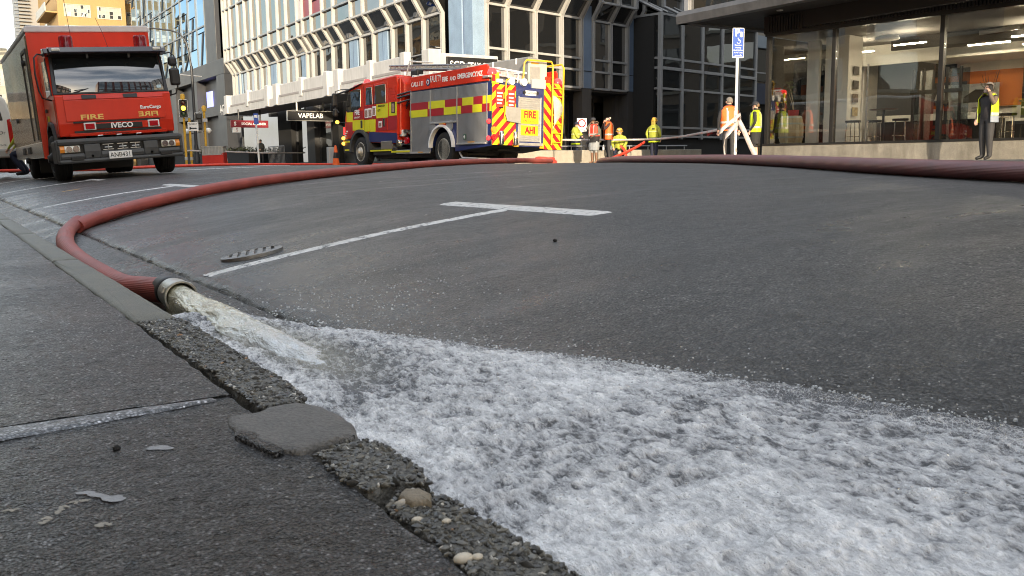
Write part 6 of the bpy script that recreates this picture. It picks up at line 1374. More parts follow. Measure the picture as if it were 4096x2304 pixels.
for k in range(6):
    y0 = .3+k*2.4; 
    for z0,z1 in ((4.9,7.4),(7.5,10.3),(10.4,13.2)): panel([(.12,y0+2.3,z0),(.12,y0,z0),(.12,y0,z1),(.12,y0+2.3,z1)],(-1,0,0),.02,'pane',M_office,ov)
    obox(.02,.2,y0-.08,y0,4.86,13,'mullion',M_frm,ov)
for x,y in ((3.0,.9),(2.2,3.4)): MB().lathe([(.09,4.54),(.09,4.57)],c=(x,y,0),n=14).build('downlight',M_alloy,ov)
obox(2.2,34,1.5,1.7,4.12,4.6,'drop_beam',M_sof,ov)
# opposite footpath in front of the shop
def shop_path():
    t = MB(); pts = [(17.6,-30),(17.6,18.2),(18.4,20.3),(20.4,20.9),(40,26),(40,-30)]; t.prism(pts,2,.2,.42); t.build('opposite_footpath',M_flag,kind='structure')
    MB().prism([(17.45,-30),(17.45,18.3),(18.3,20.45),(18.42,20.3),(17.62,18.2),(17.62,-30)],2,.2,.425).build('opposite_kerb',M_conc,kind='structure')
shop_path()
# ================================================================ STREET FURNITURE
M_poley = pm('signal_pole_yellow', (.58,.33,.03), .45, var=.15, vscale=3, dirt=.25)
M_polew = pm('white_pole', (.72,.72,.69), .4, var=.06, dirt=.15)
M_sblue = pm('sign_blue', (.010,.065,.34), .35, var=.05)
M_cone = pm('cone_orange', (.82,.13,.02), .5, var=.1, vscale=6)
def parking_sign():
    t = thing('parking_sign', 'tall white post with a blue mobility parking sign by the corner shop', 'parking sign', (17.6,16.6,.40), R(-24))
    MB().tube([(0,0,0),(.0,0,2.72)],.037,14).build('post', M_polew, t, True); MB().tube([(0,0,2.70),(0,.01,3.3)],.02,8).build('bracket',M_alloy,t)
    p = MB().prism([(-.155,-.35),(-.135,-.37),(.135,-.37),(.155,-.35),(.155,.35),(.135,.37),(-.135,.37),(-.155,.35)],1,-.046,-.040).build('sign_plate', M_wht, t); p.location.z = 3.03
    q = MB().prism([(-.143,-.34),(.143,-.34),(.143,.36),(-.143,.36)],1,-.050,-.045).build('sign_face', M_sblue, p, bevel=.01)
    text('lettering','P',.25,M_wht,p,(-.03,-.053,.245),TX,bold=.008); text('lettering','S',.17,M_wht,p,(.075,-.053,.20),TX,bold=.006)
    w = MB(); w.lathe([(.012,-.0),(.012,-.004)],c=(-.005,-.05,.115),axis='y',n=12)
    w.prism([(-.012,.10),(.002,.10),(.004,.06),(.034,.06),(.044,.02),(.058,.026),(.046,.072),(-.002,.074)],1,-.054,-.050)
    w.build('wheelchair_symbol',M_wht,p); rg = MB(); n = 18
    for k in range(n):
        a, b = -2.6+4.4*k/n, -2.6+4.4*(k+1)/n; rg.prism([(.005+r_*math.cos(c),.035+r_*math.sin(c)) for c,r_ in ((a,.043),(b,.043),(b,.053),(a,.053))],1,-.054,-.050)
    rg.build('wheelchair_wheel',M_wht,p)
    for k, s in enumerate(('Operation','Mobility','Card Holders','At All Times')): text('lettering',s,.050,M_wht,p,(0,-.053,-.055-.062*k),TX,sx=.92)
    MB().prism([(-.09,-.312),(.06,-.312),(.06,-.325),(.10,-.305),(.06,-.285),(.06,-.298),(-.09,-.298)],1,-.054,-.050).build('arrow',M_wht,p)
parking_sign()
M_tape = pm('barrier_tape', (.46,.41,.39), .35, var=.22, vscale=14); M_tapet = pm('barrier_tape_print', (.62,.22,.19), .4, var=.2)
def ribbon(pts, w, name, label, cat, mat, parent=None, twist=0, group=None):
    P = catmull(pts,.12); mb = MB(); n = len(P); vs = []
    for i, p in enumerate(P):
        t = (P[min(i+1,n-1)]-P[max(i-1,0)]).normalized(); up = Vector((0,0,1)); up = (up-t*up.dot(t)).normalized() if abs(t.z)<.95 else Vector((.6,.8,0)); sd = t.cross(up)
        a = twist*math.sin(i*.23)+.12*math.sin(i*.9); d = up*math.cos(a)+sd*math.sin(a); vs += [p-d*w/2, p+d*w/2]
    mb.v = [tuple(v) for v in vs]; mb.f = [(2*i,2*i+1,2*i+3,2*i+2) for i in range(n-1)]
    o = mb.build(name, mat, parent, True); m = o.modifiers.new('thickness','SOLIDIFY'); m.thickness = .003
    if label: tag(o, label, cat, group)
    return o, P
o, P = ribbon([(15.6,27.6,1.35),(18.4,27.9,1.31),(20.6,27.7,1.30),(22.2,27.0,1.29),(23.1,26.3,1.29),(22.1,23.8,1.28),(20.5,21.2,1.29),(19.0,18.7,1.33),(17.64,16.55,1.36)],.075,'barrier_tape','long white barrier tape with faded red print strung from the parking post past the people','barrier tape',M_tape,twist=.35)
for k in range(0, len(P)-6, 5): MB().box(-.06,.06,-.004,.004,-.02,.02,Matrix.Translation(P[k+2]) @ (P[k+3]-P[k+1]).to_track_quat('X','Z').to_matrix().to_4x4()).build('print', M_tapet, o)
tail = thing('tape_ends', 'loose white ends of barrier tape hanging from the parking post', 'tape ends', (17.58,16.5,.40))
for pts, w in (([(-.02,-.03,1.10),(.10,-.10,.85),(.30,-.16,.45),(.50,-.26,.03)],.12),([(-.02,-.03,1.05),(-.16,-.05,.95),(-.32,.05,.75),(-.40,.08,.45),(-.34,.05,.05)],.11),([(0,-.04,1.08),(.0,-.08,1.25),(-.20,-.02,1.10),(-.45,.10,.88),(-.50,.14,.74)],.09),([(-.1,-.04,.98),(-.20,-.08,.6),(-.12,-.08,.3)],.06)): ribbon(pts,w,'tape_strip',None,None,M_tape,tail,.5)
ribbon([(12.75,46.3,1.18),(14.4,45.6,1.10),(16.2,47.5,1.12),(18.3,50,1.15)],.07,'barrier_tape','thin barrier tape running from the red planter box past the blue sign pole','barrier tape',M_tape,twist=.3)
ribbon([(11.8,47.1,1.22),(11.2,46.8,1.25),(10.9,46.5,1.22)],.08,'barrier_tape','short twist of barrier tape between the traffic signal and the planter box','barrier tape',M_tape,twist=.6)
def signal(label,x,y,h,head=True,orange=True,side=False):
    t = thing('traffic_signal',label,'traffic light',(x,y,.42),R(-12))
    MB().tube([(0,0,0),(0,0,h)],.058,12).build('pole',M_poley,t,True)
    if orange: MB().lathe([(.11,h-.02),(.11,h+.18),(.08,h+.26),(.001,h+.28)],n=14).build('pole_cap',M_poley,t,True)
    MB().lathe([(.06,.35),(.075,.36),(.075,.5),(.06,.51)],n=12).build('pole_band',pm('pale_band_grey',(.4,.4,.38),.5),t,True)
    if head:
        bz = h-.84; MB().prism([(-.21,bz),(-.17,bz-.04),(.17,bz-.04),(.21,bz),(.21,bz+.80),(.17,bz+.84),(-.17,bz+.84),(-.21,bz+.80)],1,-.10,-.085).build('target_board',M_wht,t)
        b = MB().prism([(-.185,bz+.005),(-.16,bz-.01),(.16,bz-.01),(.185,bz+.005),(.185,bz+.79),(.16,bz+.815),(-.16,bz+.815),(-.185,bz+.79)],1,-.22,-.105).build('signal_housing',M_blk,t)
        for k, m in enumerate((pm('green_lens_off',(.01,.05,.02),.2),pm('amber_lit',(1,.62,.03),.3,emit=3.2),pm('red_lens_off',(.08,.01,.01),.2))):
            z_ = bz+.14+k*.265; MB().lathe([(.105,-.245),(.08,-.25),(.001,-.255)],c=(0,0,z_),axis='y',n=18).build('lens',m,b,True)
            v = MB(); n = 12
            for j in range(n):
                a, c = math.pi*j/n*1.1-.15, math.pi*(j+1)/n*1.1-.15; v.add([(.12*math.cos(a),-.22,z_+.12*math.sin(a)),(.12*math.cos(c),-.22,z_+.12*math.sin(c)),(.12*math.cos(c),-.40,z_+.12*math.sin(c)),(.12*math.cos(a),-.40,z_+.12*math.sin(a))],[(0,1,2,3)])
            v.build('visor',M_blk,b)
    if side:
        b = MB().box(-.42,-.12,-.15,.15,h-.95,h-.15).build('signal_housing',M_blk,t,bevel=.03)
        for k in range(3): MB().tube([(-.27,-.15,h-.80+k*.25),(-.27,-.32,h-.78+k*.25)],.11,10).build('visor',M_blk,b,True)
        MB().tube([(-.05,0,h-.2),(-.2,-.1,h-.05),(-.46,-.1,h-.1),(-.46,-.1,h-.95),(-.1,0,h-1.05)],.018,6).build('guard_hoop',M_alloy,t,True)
        MB().box(-.10,.14,-.1,.1,h-.55,h-.38).build('junction_box',pm('box_grey',(.4,.4,.4),.5),t)
    return t
signal('yellow traffic signal pole with amber lamp lit just right of the red truck',10.9,46.5,3.30)
signal('plain yellow pole standing directly behind the lit traffic signal',11.37,47.4,2.45,False,False)
signal('yellow pole with orange cap and black side signal beside the lamp post',12.27,48.0,2.85,False,True,True)
lp = thing('street_lamp', 'tall dark lamp post with arched arm reaching over behind the red truck', 'street lamp', (12.1,49.3,.42))
MB().lathe([(.16,0),(.16,.5),(.12,.6),(.11,1.1),(.085,1.2),(.07,5.2)],n=14).build('post',M_char,lp,True); MB().tube([(0,0,5.0),(-.06,.1,5.8),(-.16,.1,6.4),(-.42,.25,6.85),(-.80,.5,7.02),(-1.72,1.1,7.16)],[.06,.05,.045,.042,.04,.035],8).build('arm',M_char,lp,True); MB().ball((-1.9,1.2,7.14),(.30,.12,.07)).build('lamp_head',M_alloy,lp,True)
MB().tube([(-.6,.0,4.75),(.5,.0,4.7)],.02,5).build('cross_bar',M_alloy,lp)
for x, z_ in ((-.55,1.82),(.55,1.88)):
    MB().tube([(0,0,z_-.1),(x*.8,0,z_-.02)],.022,6).build('globe_bracket',M_char,lp); MB().ball((x-.02 if x<0 else x-.02,-.6 if x<0 else -.6,z_),.15,14,9).build('globe',pm('opal_globe',(.80,.80,.76),.25,coat=.4),lp,True)
ns = thing('street_name_sign','small pale street name plate on the pole below the lamp post','street sign',(11.5,47.25,2.45),R(-34)); obox(-.27,.27,-.015,.015,-.22,.22,'plate',M_wht,ns); text('lettering','VICTORIA ST',.10,M_blk,ns,(0,-.02,.12),TX,sx=.72); MB().box(-.18,.18,-.02,-.014,-.12,-.06).box(-.18,-.1,-.02,-.014,-.15,-.03).build('arrow',M_blk,ns); MB().tube([(.2,.05,-.3),(.2,.05,.3)],.03,6).build('bracket',M_alloy,ns)
pl = thing('planter_box','red box planter with ribbed pale top standing by the tape','planter',(11.78,46.95,.40),R(-32.8))
MB().prism([(0,0),(1.08,0),(1.08,.74),(.86,.62),(0,.60)],1,0,.6).build('box',pm('planter_red',(.50,.03,.02),.4,dirt=.2),pl,bevel=.01); tp = obox(.0,1.06,.02,.58,.60,1.05,'ribbed_top',pm('ribbed_pale',(.42,.41,.38),.5),pl); rb_ = MB()
for k in range(14): rb_.box(.02+k*.075,.055+k*.075,-.02,.02,.62,1.02)
rb_.build('rib_row',M_alloy,tp,kind='stuff'); obox(-.02,1.1,-.02,.62,1.02,1.06,'rim',M_alloy,pl)
def cone(label,x,y,h):
    t = thing('traffic_cone',label,'traffic cone',(x,y,.40),0,'orange traffic cones'); s = h/.75
    MB().box(-.18*s,.18*s,-.18*s,.18*s,0,.04*s).build('base',M_cone if 'dark' not in label else M_black,t,bevel=.01); MB().lathe([(.13*s,.04*s),(.045*s,.70*s),(.03*s,.74*s),(.001,.75*s)],n=20).build('body',M_cone,t,True)
    MB().lathe([(.099*s,.30*s),(.072*s,.50*s)],n=20).build('reflective_band',M_wht if 'two' not in label else M_black,t,True)
    if 'two' in label: MB().lathe([(.118*s,.13*s),(.102*s,.24*s)],n=20).build('reflective_band',M_wht,t,True)
cone('orange traffic cone standing beside the red planter box',13.07,47.4,.82)
cone('orange traffic cone with two bands beside the front of the fire engine',12.93,32.1,.80)
bp = thing('sign_pole','thin leaning white pole with a small blue sign near the far cone','sign pole',(14.25,45.6,.40)); bp.rotation_euler = (0,R(-1.5),R(-20)); MB().tube([(0,0,0),(0,0,2.66)],.05,10).build('pole',M_polew,bp,True); obox(-.10,.13,-.07,-.05,2.12,2.66,'sign_plate',M_sblue,bp); obox(-.06,.09,-.075,-.05,2.45,2.58,'symbol',M_wht,bp)
ub = thing('utility_cabinet','small pale utility cabinet behind the cone by the fire engine','cabinet',(13.15,33.0,.40)); obox(-.13,.13,0,.25,0,.75,'cabinet_body',pm('cabinet_grey',(.40,.40,.38),.5,dirt=.2),ub,bevel=.015); obox(-.10,.10,-.01,0,.08,.68,'door',pm('cabinet_grey',(.4,.4,.38)),ub)
ss = thing('speed_sign','white speed sign with red ring and number ten behind the seated people','speed sign',(23.3,30.6,0),R(-20)); MB().tube([(0,.05,.3),(0,.05,2.25)],.03,8).build('post',M_alloy,ss); p = obox(-.21,.21,-.01,.01,1.72,2.28,'plate',M_wht,ss)
rg = MB(); n = 24
for k in range(n):
    a, b = 2*math.pi*k/n, 2*math.pi*(k+1)/n; rg.prism([(r_*math.cos(c),2.07+r_*math.sin(c)) for c,r_ in ((a,.125),(b,.125),(b,.175),(a,.175))],1,-.016,-.010)
rg.build('red_ring',M_redl,p); text('lettering','10',.16,M_blk,p,(0,-.018,2.07),TX); text('lettering','SPEED',.10,M_blk,p,(0,-.018,1.80),TX)
# flat red hose pulled up by the standing firefighter, and its slack fold
sh_ = thing('attack_hose','bright red flat hose pulled up from the road in the firefighter\'s hand','fire hose')
ribbon([(23.60,26.95,1.22),(23.1,26.85,1.02),(22.3,26.75,.76),(21.6,26.6,.58),(20.7,26.0,.46)],.10,'hose_run',None,None,M_hose_red,sh_); ribbon([(22.38,26.98,1.07),(22.55,26.95,.93),(22.60,26.93,.78),(22.70,26.9,.50)],.10,'hose_slack',None,None,M_hose_red,sh_)
for x,y,l in ((22.62,28.55,'small white plastic bottle standing on the low concrete wall'),(23.0,28.5,'small white cup on the concrete wall beside the bottle')):
    b = tag(MB().lathe([(.035,0),(.04,.02),(.04,.13),(.018,.17),(.016,.20),(.001,.20)] if 'bottle' in l else [(.03,0),(.038,.11),(.03,.11),(.025,.01)],n=12).build('white_bottle' if 'bottle' in l else 'paper_cup',M_wht,None,True,),l,'bottle' if 'bottle' in l else 'cup'); b.location = (x,y-.25,.93)
# hedge strip on the wall and clutter under the canopy
hd = MB(); g = random.Random(8)
for k in range(900):
    x, y, z_ = TX0-2.2+g.uniform(-.2,.5), g.uniform(58,84), 1.35+g.uniform(0,.28); a = g.uniform(0,6.28); d = Vector((math.cos(a),math.sin(a),.6))*.16; n = Vector((-math.sin(a),math.cos(a),0))*.05; c = Vector((x,y,z_)); hd.add([c-n,c+n,c+d],[(0,1,2)])
hd.build('clipped_hedge',pm('hedge_leaf',(.085,.095,.03),.6,var=.4,vscale=3),None,kind='stuff')
bk = thing('parked_bicycle','dark bicycle leaning by the railing under the white canopy','bicycle',(18.0,53.3,.42),R(-60))
for x in (-.45,.45): 
    w = MB(); n = 20
    for k in range(n): a, b = 2*math.pi*k/n, 2*math.pi*(k+1)/n; w.tube([(x+.29*math.cos(a),0,.31+.29*math.sin(a)),(x+.29*math.cos(b),0,.31+.29*math.sin(b))],.02,5,False)
    w.build('wheel',M_tyre,bk)
MB().tube([(-.45,0,.31),(-.15,0,.34),(.28,0,.70),(-.22,0,.74),(-.15,0,.34)],.02,6).tube([(.45,0,.31),(.28,0,.70),(.25,0,.86)],.02,6).tube([(.25,-.22,.88),(.25,.22,.88)],.014,5).tube([(-.45,0,.31),(-.22,0,.74)],.014,5).build('frame',M_black,bk); MB().ball((-.23,0,.80),(.13,.06,.035)).build('saddle',M_black,bk)
rl = thing('railing','dark upright railing beneath the far end of the canopy','railing',(17.6,51.5,.42),R(90))
for k in range(14): MB().tube([(k*.22,0,0),(k*.22,0,1.15)],.018,5).build('rail_bar',M_frm,rl)
MB().tube([(0,0,1.15),(2.9,0,1.15)],.025,6).build('top_rail',M_frm,rl)
# small litter and leaves on the road
for x,y,s,l in ((2.05,3.95,.012,'pale scrap of litter lying beside the crossbar of the near bay marking'),(3.3,7.2,.02,'tiny pale scrap on the road between the two hoses'),(5.0,7.4,.02,'small pale fleck on the road crown left of the maroon hose'),(1.75,9.4,.035,'flat pale scrap on the road beyond the red hose'),(1.42,6.15,.018,'small pale leaf lying on the wet road inside the hose bend')):
    tag(MB().add([(-s,0,0),(0,-s*.6,.003),(s,.1*s,.001),(.1*s,s*.7,.004)],[(0,1,2,3)]).build('litter_scrap',pm('litter',(.5,.48,.44),.6,var=.2,vscale=60),loc=(x,y,float(rz(x))+.004)),l,'litter')
# ================================================================ PEOPLE
M_skin = pm('skin_pink', (.56,.34,.25), .5, var=.08, vscale=20); M_skinb = pm('skin_brown', (.20,.105,.062), .5, var=.08, vscale=20)
M_hair = pm('grey_hair', (.17,.15,.13), .8, var=.4, vscale=60); M_hairb = pm('brown_hair', (.16,.10,.06), .8, var=.4, vscale=60)
M_drk = pm('dark_cloth', (.022,.021,.022), .8, var=.3, vscale=9, bump=.2, bscale=40); M_brwn = pm('brown_sleeve', (.05,.026,.024), .8, var=.2, vscale=9)
M_jean = pm('dark_trousers', (.035,.034,.036), .8, var=.3, vscale=9); M_shorts = pm('grey_shorts', (.30,.31,.31), .8, var=.15, vscale=8)
M_oran = pm('hi_vis_orange', (.88,.15,.025), .6, var=.10, vscale=8); M_ored = pm('hi_vis_red_orange', (.78,.06,.03), .6, var=.10, vscale=8)
M_lime = pm('hi_vis_lime', (.50,.62,.015), .6, var=.08, vscale=8); M_fflime = pm('turnout_lime', (.40,.42,.05), .7, var=.14, vscale=7, dirt=.1)
M_refl = pm('reflective_tape', (.46,.47,.45), .35, metal=.2); M_navyc = pm('navy_cloth', (.018,.022,.045), .8, var=.2); M_khaki = pm('khaki_sleeve', (.13,.12,.09), .8, var=.2)
M_helm = pm('yellow_helmet', (.66,.36,.04), .35, coat=.3, var=.1); M_capm = pm('black_cap', (.03,.03,.035), .7); M_taupe = pm('taupe_sleeve', (.13,.095,.07), .8, var=.2); M_grey = pm('grey_panel', (.22,.25,.30), .6)
M_eye = pm('eye_dark', (.015,.012,.012), .3)
BASE = dict(pel=(0,0,.94),wai=(0,.0,1.10),che=(0,-.005,1.32),nek=(0,.0,1.475),hed=(0,-.025,1.58),top=(0,-.005,1.665),nos=(0,-.115,1.595),
    shL=(.185,.0,1.415),elL=(.235,.02,1.14),wrL=(.225,-.05,.90),shR=(-.185,.0,1.415),elR=(-.235,.02,1.14),wrR=(-.225,-.05,.90),
    hiL=(.095,0,.90),knL=(.10,-.015,.49),anL=(.10,.02,.085),toL=(.12,-.15,.035),hiR=(-.095,0,.90),knR=(-.10,-.015,.49),anR=(-.10,.02,.085),toR=(-.12,-.15,.035))
RAD = dict(pel=.135,wai=.128,che=.140,nek=.058,hed=.082,top=.080,nos=.012,shL=.068,elL=.046,wrL=.030,shR=.068,elR=.046,wrR=.030,hiL=.098,knL=.062,anL=.043,toL=.036,hiR=.098,knR=.062,anR=.043,toR=.036)
def person(name_label, loc, face, H=1.75, pose=None, mats=None, rad=None, tilt=0):
    """one continuous skinned body; pose overrides joints (metres on a 1.75 m figure that faces -y)"""
    J = {k: Vector(v) for k, v in BASE.items()}; 
    for k, v in (pose or {}).items(): J[k] = Vector(v)
    RR = dict(RAD); RR.update(rad or {})
    mt = dict(skin=M_skin, torso=M_drk, up=M_drk, fore=M_drk, thigh=M_jean, shin=M_jean, foot=M_black); mt.update(mats or {})
    t = thing('person', name_label, 'person', loc, math.atan2(face[0], -face[1]))
    keys = list(J); V = [J[k] for k in keys]; R_ = [RR[k] for k in keys]; ix = {k:i for i,k in enumerate(keys)}; E = []; EM = []
    def e(a, b, m): E.append((ix[a] if isinstance(a,str) else a, ix[b] if isinstance(b,str) else b)); EM.append(m)
    e('pel','wai','torso'); e('wai','che','torso'); e('che','nek','torso'); e('nek','hed','skin'); e('hed','top','skin'); e('hed','nos','skin')
    for s in 'LR':
        e('che','sh'+s,'torso'); e('sh'+s,'el'+s,'up'); e('el'+s,'wr'+s,'fore'); e('pel','hi'+s,'thigh'); e('hi'+s,'kn'+s,'thigh'); e('kn'+s,'an'+s,'shin'); e('an'+s,'to'+s,'foot')
        # hand: palm with four fingers and a thumb, gently curled
        w = J['wr'+s]; d = (w-J['el'+s]).normalized(); sx = 1 if s == 'L' else -1
        side = d.cross(Vector((0,0,1))); side = side.normalized() if side.length > .1 else Vector((sx,0,0)).cross(d).normalized(); nrm = side.cross(d).normalized()
        V.append(w+d*.055); R_.append(.026); pi = len(V)-1; e('wr'+s,pi,'skin')
        for k in range(4):
            o = side*(.027-.018*k); l = (.062,.075,.07,.055)[k]; b = w+d*.085+o; V.append(b); R_.append(.0105); a1 = len(V)-1; V.append(b+d*l*.55-nrm*.012); R_.append(.0092); a2 = len(V)-1; V.append(b+d*l*.85-nrm*.042); R_.append(.008); a3 = len(V)-1
            e(pi,a1,'skin'); e(a1,a2,'skin'); e(a2,a3,'skin')
        V.append(w+d*.05+side*.038-nrm*.012); R_.append(.012); a1 = len(V)-1; V.append(w+d*.085+side*.048-nrm*.03); R_.append(.010); e(pi,a1,'skin'); e(a1,len(V)-1,'skin')
    me = bpy.data.meshes.new('body'); me.from_pydata([tuple(v) for v in V], E, []); o = bpy.data.objects.new('tmp_body', me); COL.objects.link(o)
    sk = o.modifiers.new('skin','SKIN'); ss_ = o.modifiers.new('sub','SUBSURF'); ss_.levels = 1; ss_.render_levels = 1; sk.branch_smoothing = .6
    for i, sv in enumerate(me.skin_vertices[0].data): sv.radius = (R_[i],R_[i]); sv.use_root = (i == 0)
    ev = o.evaluated_get(bpy.context.evaluated_depsgraph_get()); bm_ = bpy.data.meshes.new_from_object(ev); bpy.data.objects.remove(o)
    names = ['skin','torso','up','fore','thigh','shin','foot']; bm_.materials.clear()
    for n in names: bm_.materials.append(mt[n])
    A = np.array([V[a] for a,b in E]); B = np.array([V[b] for a,b in E]); D = B-A; LL = (D**2).sum(1)+1e-9; rm = np.array([(R_[a]+R_[b])/2 for a,b in E])
    for p in bm_.polygons:
        c = np.array(p.center); tt = np.clip(((c-A)*D).sum(1)/LL,0,1); ds = np.linalg.norm(c-(A+D*tt[:,None]),axis=1)-rm*.8; p.material_index = names.index(EM[int(ds.argmin())]); p.use_smooth = True
    b = link('body', bm_, t); s = H/1.75; t.scale = (s,s,s)
    # face and ears
    hd_ = J['hed']; tp = J['top']; ax = (J['nos']-hd_); ax.z = 0; ax = ax.normalized(); sd = Vector((-ax.y,ax.x,0))
    mb = MB()
    for q in (-1,1): mb.ball(hd_+ax*.074+sd*q*.032+Vector((0,0,.035)),.0095,8,6)
    mb.build('eyes',M_eye,t,True,kind='stuff'); m2 = MB(); m2.tube([hd_+ax*.079-sd*.022+Vector((0,0,-.043)),hd_+ax*.086+Vector((0,0,-.041)),hd_+ax*.079+sd*.022+Vector((0,0,-.043))],.006,5).build('mouth',pm('lips',(.30,.12,.10),.5),t,True)
    for q in (-1,1): MB().ball(hd_-ax*.008+sd*q*.083+Vector((0,0,.018)),(.013,.020,.032),8,6).build('ear',mt['skin'],t,True)
    return t, J, ax, sd
def loft(t, J, levels, mat, name, fold=.012, seed=0, open_front=0, ry=.72, cap=False, n=44):
    """a garment: elliptical rings around the spine between (height, half width) levels, with loose folds"""
    sp = sorted([(J[k].z, J[k]) for k in ('pel','wai','che','nek')], key=lambda q: q[0]); zs = [q[0] for q in sp]
    def cen(z): return Vector((np.interp(z,zs,[q[1].x for q in sp]), np.interp(z,zs,[q[1].y for q in sp]), z))
    Z = np.linspace(levels[0][0], levels[-1][0], 16); W = np.interp(Z,[l[0] for l in levels],[l[1] for l in levels]); D_ = np.interp(Z,[l[0] for l in levels],[(l[2] if len(l)>2 else l[1]*ry) for l in levels])
    mb = MB(); vs = []
    for i, z in enumerate(Z):
        c = cen(z)
        for k in range(n+1):
            th = -math.pi/2+open_front+(2*math.pi-2*open_front)*k/n; f = 1+fold/.2*(float(vnoise(np.array(th*2.2+seed),np.array(z*7+seed*3.1),seed))-.5)*2*(1-.4*i/15)
            se = abs(math.cos(th))**.8*(1 if math.cos(th)>0 else -1); so = abs(math.sin(th))**.8*(1 if math.sin(th)>0 else -1); vs.append(c+Vector((W[i]*se*f, D_[i]*so*f, 0)))
    mb.v = [tuple(v) for v in vs]; m = n+1; mb.f = [(i*m+k,i*m+k+1,(i+1)*m+k+1,(i+1)*m+k) for i in range(15) for k in range(n)]
    if cap: mb.v.append(tuple(cen(Z[-1])+Vector((0,0,.005)))); mb.f += [(15*m+k,15*m+k+1,len(mb.v)-1) for k in range(n)]
    o = mb.build(name, mat, t, True); sm = o.modifiers.new('cloth','SOLIDIFY'); sm.thickness = .008; sm.offset = 0; return o
def band(t, J, z, h, w, mat, seed=0, ry=.72, fold=.012, open_front=0, lv=None):
    return loft(t, J, [(z-h/2,w+.006,w*ry+.006),(z+h/2,w+.006,w*ry+.006)], mat, 'reflective_band', fold, seed, open_front)
VEST = [(.86,.205,.15),(1.0,.20,.145),(1.2,.205,.145),(1.36,.215,.14),(1.45,.15,.10),(1.495,.085,.075)]
def vest(t, J, mat, seed, open_front=0, lv=VEST, bands=(.98,), strips=True, fold=.014):
    o = loft(t, J, lv, mat, 'hi_vis_vest', fold, seed, open_front)
    for z in bands: band(t, J, z, .055, float(np.interp(z,[l[0] for l in lv],[l[1] for l in lv]))+.004, M_refl, seed, .725, fold, open_front)
    if strips:
        for s in (-1,1):
            for yy in (-1,1):
                if yy < 0 and open_front: continue
                pts = [(s*.10,yy*(np.interp(z,[l[0] for l in lv],[l[2] for l in lv])*.95+.012),z) for z in np.linspace(1.02,1.44,6)]; c = J['che']
                P = [Vector(p)+Vector((0,J['wai'].y+(c.y-J['wai'].y)*(p[2]-1.1)/.22,0)) for p in pts]; mb = MB(); mb.v = [tuple(v) for p in P for v in (p-Vector((.026,0,0)),p+Vector((.026,0,0)))]; mb.f = [(2*i,2*i+1,2*i+3,2*i+2) for i in range(5)]; q = mb.build('reflective_strip',M_refl,t); q.modifiers.new('t','SOLIDIFY').thickness = .006
    return o
def hair(t, J, mat, r=.088, back=True, bald=False):
    h = J['hed']; p = J['top']; c = (h+p)/2+Vector((0,.016,.012)); mb = MB(); mb.ball((0,0,0),(r,r*1.10,r*1.08),18,12)
    keep = [f for f in mb.f if all(mb.v[i][2] > (-.055 if mb.v[i][1] > .01 else .028+.25*(-mb.v[i][1]-.02)) for i in f)]; mb.f = keep
    if bald: mb.f = [f for f in mb.f if all(mb.v[i][2] < .03 for i in f)]
    mb.v = [tuple(Vector(v)*(1+.05*(random.random()-.5))+c) for v in mb.v]; return mb.build('hair', mat, t, True)
def cap(t, J, ax, mat, peak=True, back=False):
    c = (J['hed']+J['top'])/2+Vector((0,0,.028)); mb = MB(); q = ax.to_track_quat('-Y','Z').to_matrix().to_4x4(); M = Matrix.Translation(c) @ q
    o = MB().lathe([(.098,-.01),(.100,.02),(.090,.058),(.060,.085),(.001,.096)],n=20,M=M).build('cap',mat,t,True)
    if peak: MB().add([M @ Vector(v) for v in [(-.07,-.085,.0),(.07,-.085,.0),(.06,-.16,-.022),(0,-.178,-.026),(-.06,-.16,-.022),(-.07,-.085,.010),(.07,-.085,.010),(.06,-.16,-.012),(0,-.178,-.016),(-.06,-.16,-.012)]],[(0,1,2,3,4),(5,6,7,8,9),(0,1,6,5),(1,2,7,6),(2,3,8,7),(3,4,9,8),(4,0,5,9)]).build('cap_peak',mat,o)
def helmet(t, J, ax):
    c = (J['hed']+J['top'])/2+Vector((0,0,.04)); M = Matrix.Translation(c) @ ax.to_track_quat('-Y','Z').to_matrix().to_4x4()
    o = MB().lathe([(.150,-.035),(.145,-.015),(.122,-.005),(.118,.03),(.105,.07),(.070,.105),(.001,.118)],n=26,M=M).build('helmet',M_helm,t,True)
    MB().box(-.014,.014,-.11,.11,.06,.115,M).build('helmet_ridge',M_helm,o,bevel=.01); MB().lathe([(.121,.0),(.123,.022)],n=26,M=M).build('helmet_strap',M_darkp,o,True); MB().box(-.03,.03,-.16,-.10,.0,.045,M).build('helmet_lamp',M_refl,o,bevel=.01)
    MB().add([M @ Vector(v) for v in [(-.10,.05,-.02),(.10,.05,-.02),(.10,.06,-.17),(-.10,.06,-.17),(-.06,.125,-.02),(.06,.125,-.02),(.06,.12,-.18),(-.06,.12,-.18)]],[(0,4,7,3),(4,5,6,7),(5,1,2,6)]).build('neck_flap',pm('neck_flap_yellow',(.42,.33,.06),.7),o).modifiers.new('t','SOLIDIFY').thickness = .006
JACK = [(.80,.225,.165),(1.0,.215,.155),(1.2,.215,.155),(1.36,.225,.15),(1.45,.155,.11),(1.51,.09,.085)]
def jacket(t, J, seed):
    loft(t, J, JACK, M_fflime, 'turnout_jacket', .018, seed); loft(t, J, [(.855,.230,.170),(.985,.224,.163)], M_navyc, 'navy_band', .018, seed); 
    loft(t, J, [(.795,.232,.172),(.845,.231,.171)], M_lime, 'hem_band', .018, seed); band(t, J, 1.22, .05, .218, pm('lime_reflective',(.62,.62,.25),.4), seed, .73, .018)
    MB().box(-.13,-.02,.150,.165,1.30,1.345).build('back_patch',M_navyc,t)
LEFT, RIGHT, AWAY, TOWARD = Vector((-.84,.54,0)), Vector((.84,-.54,0)), Vector((.54,.84,0)), Vector((-.54,-.84,0))
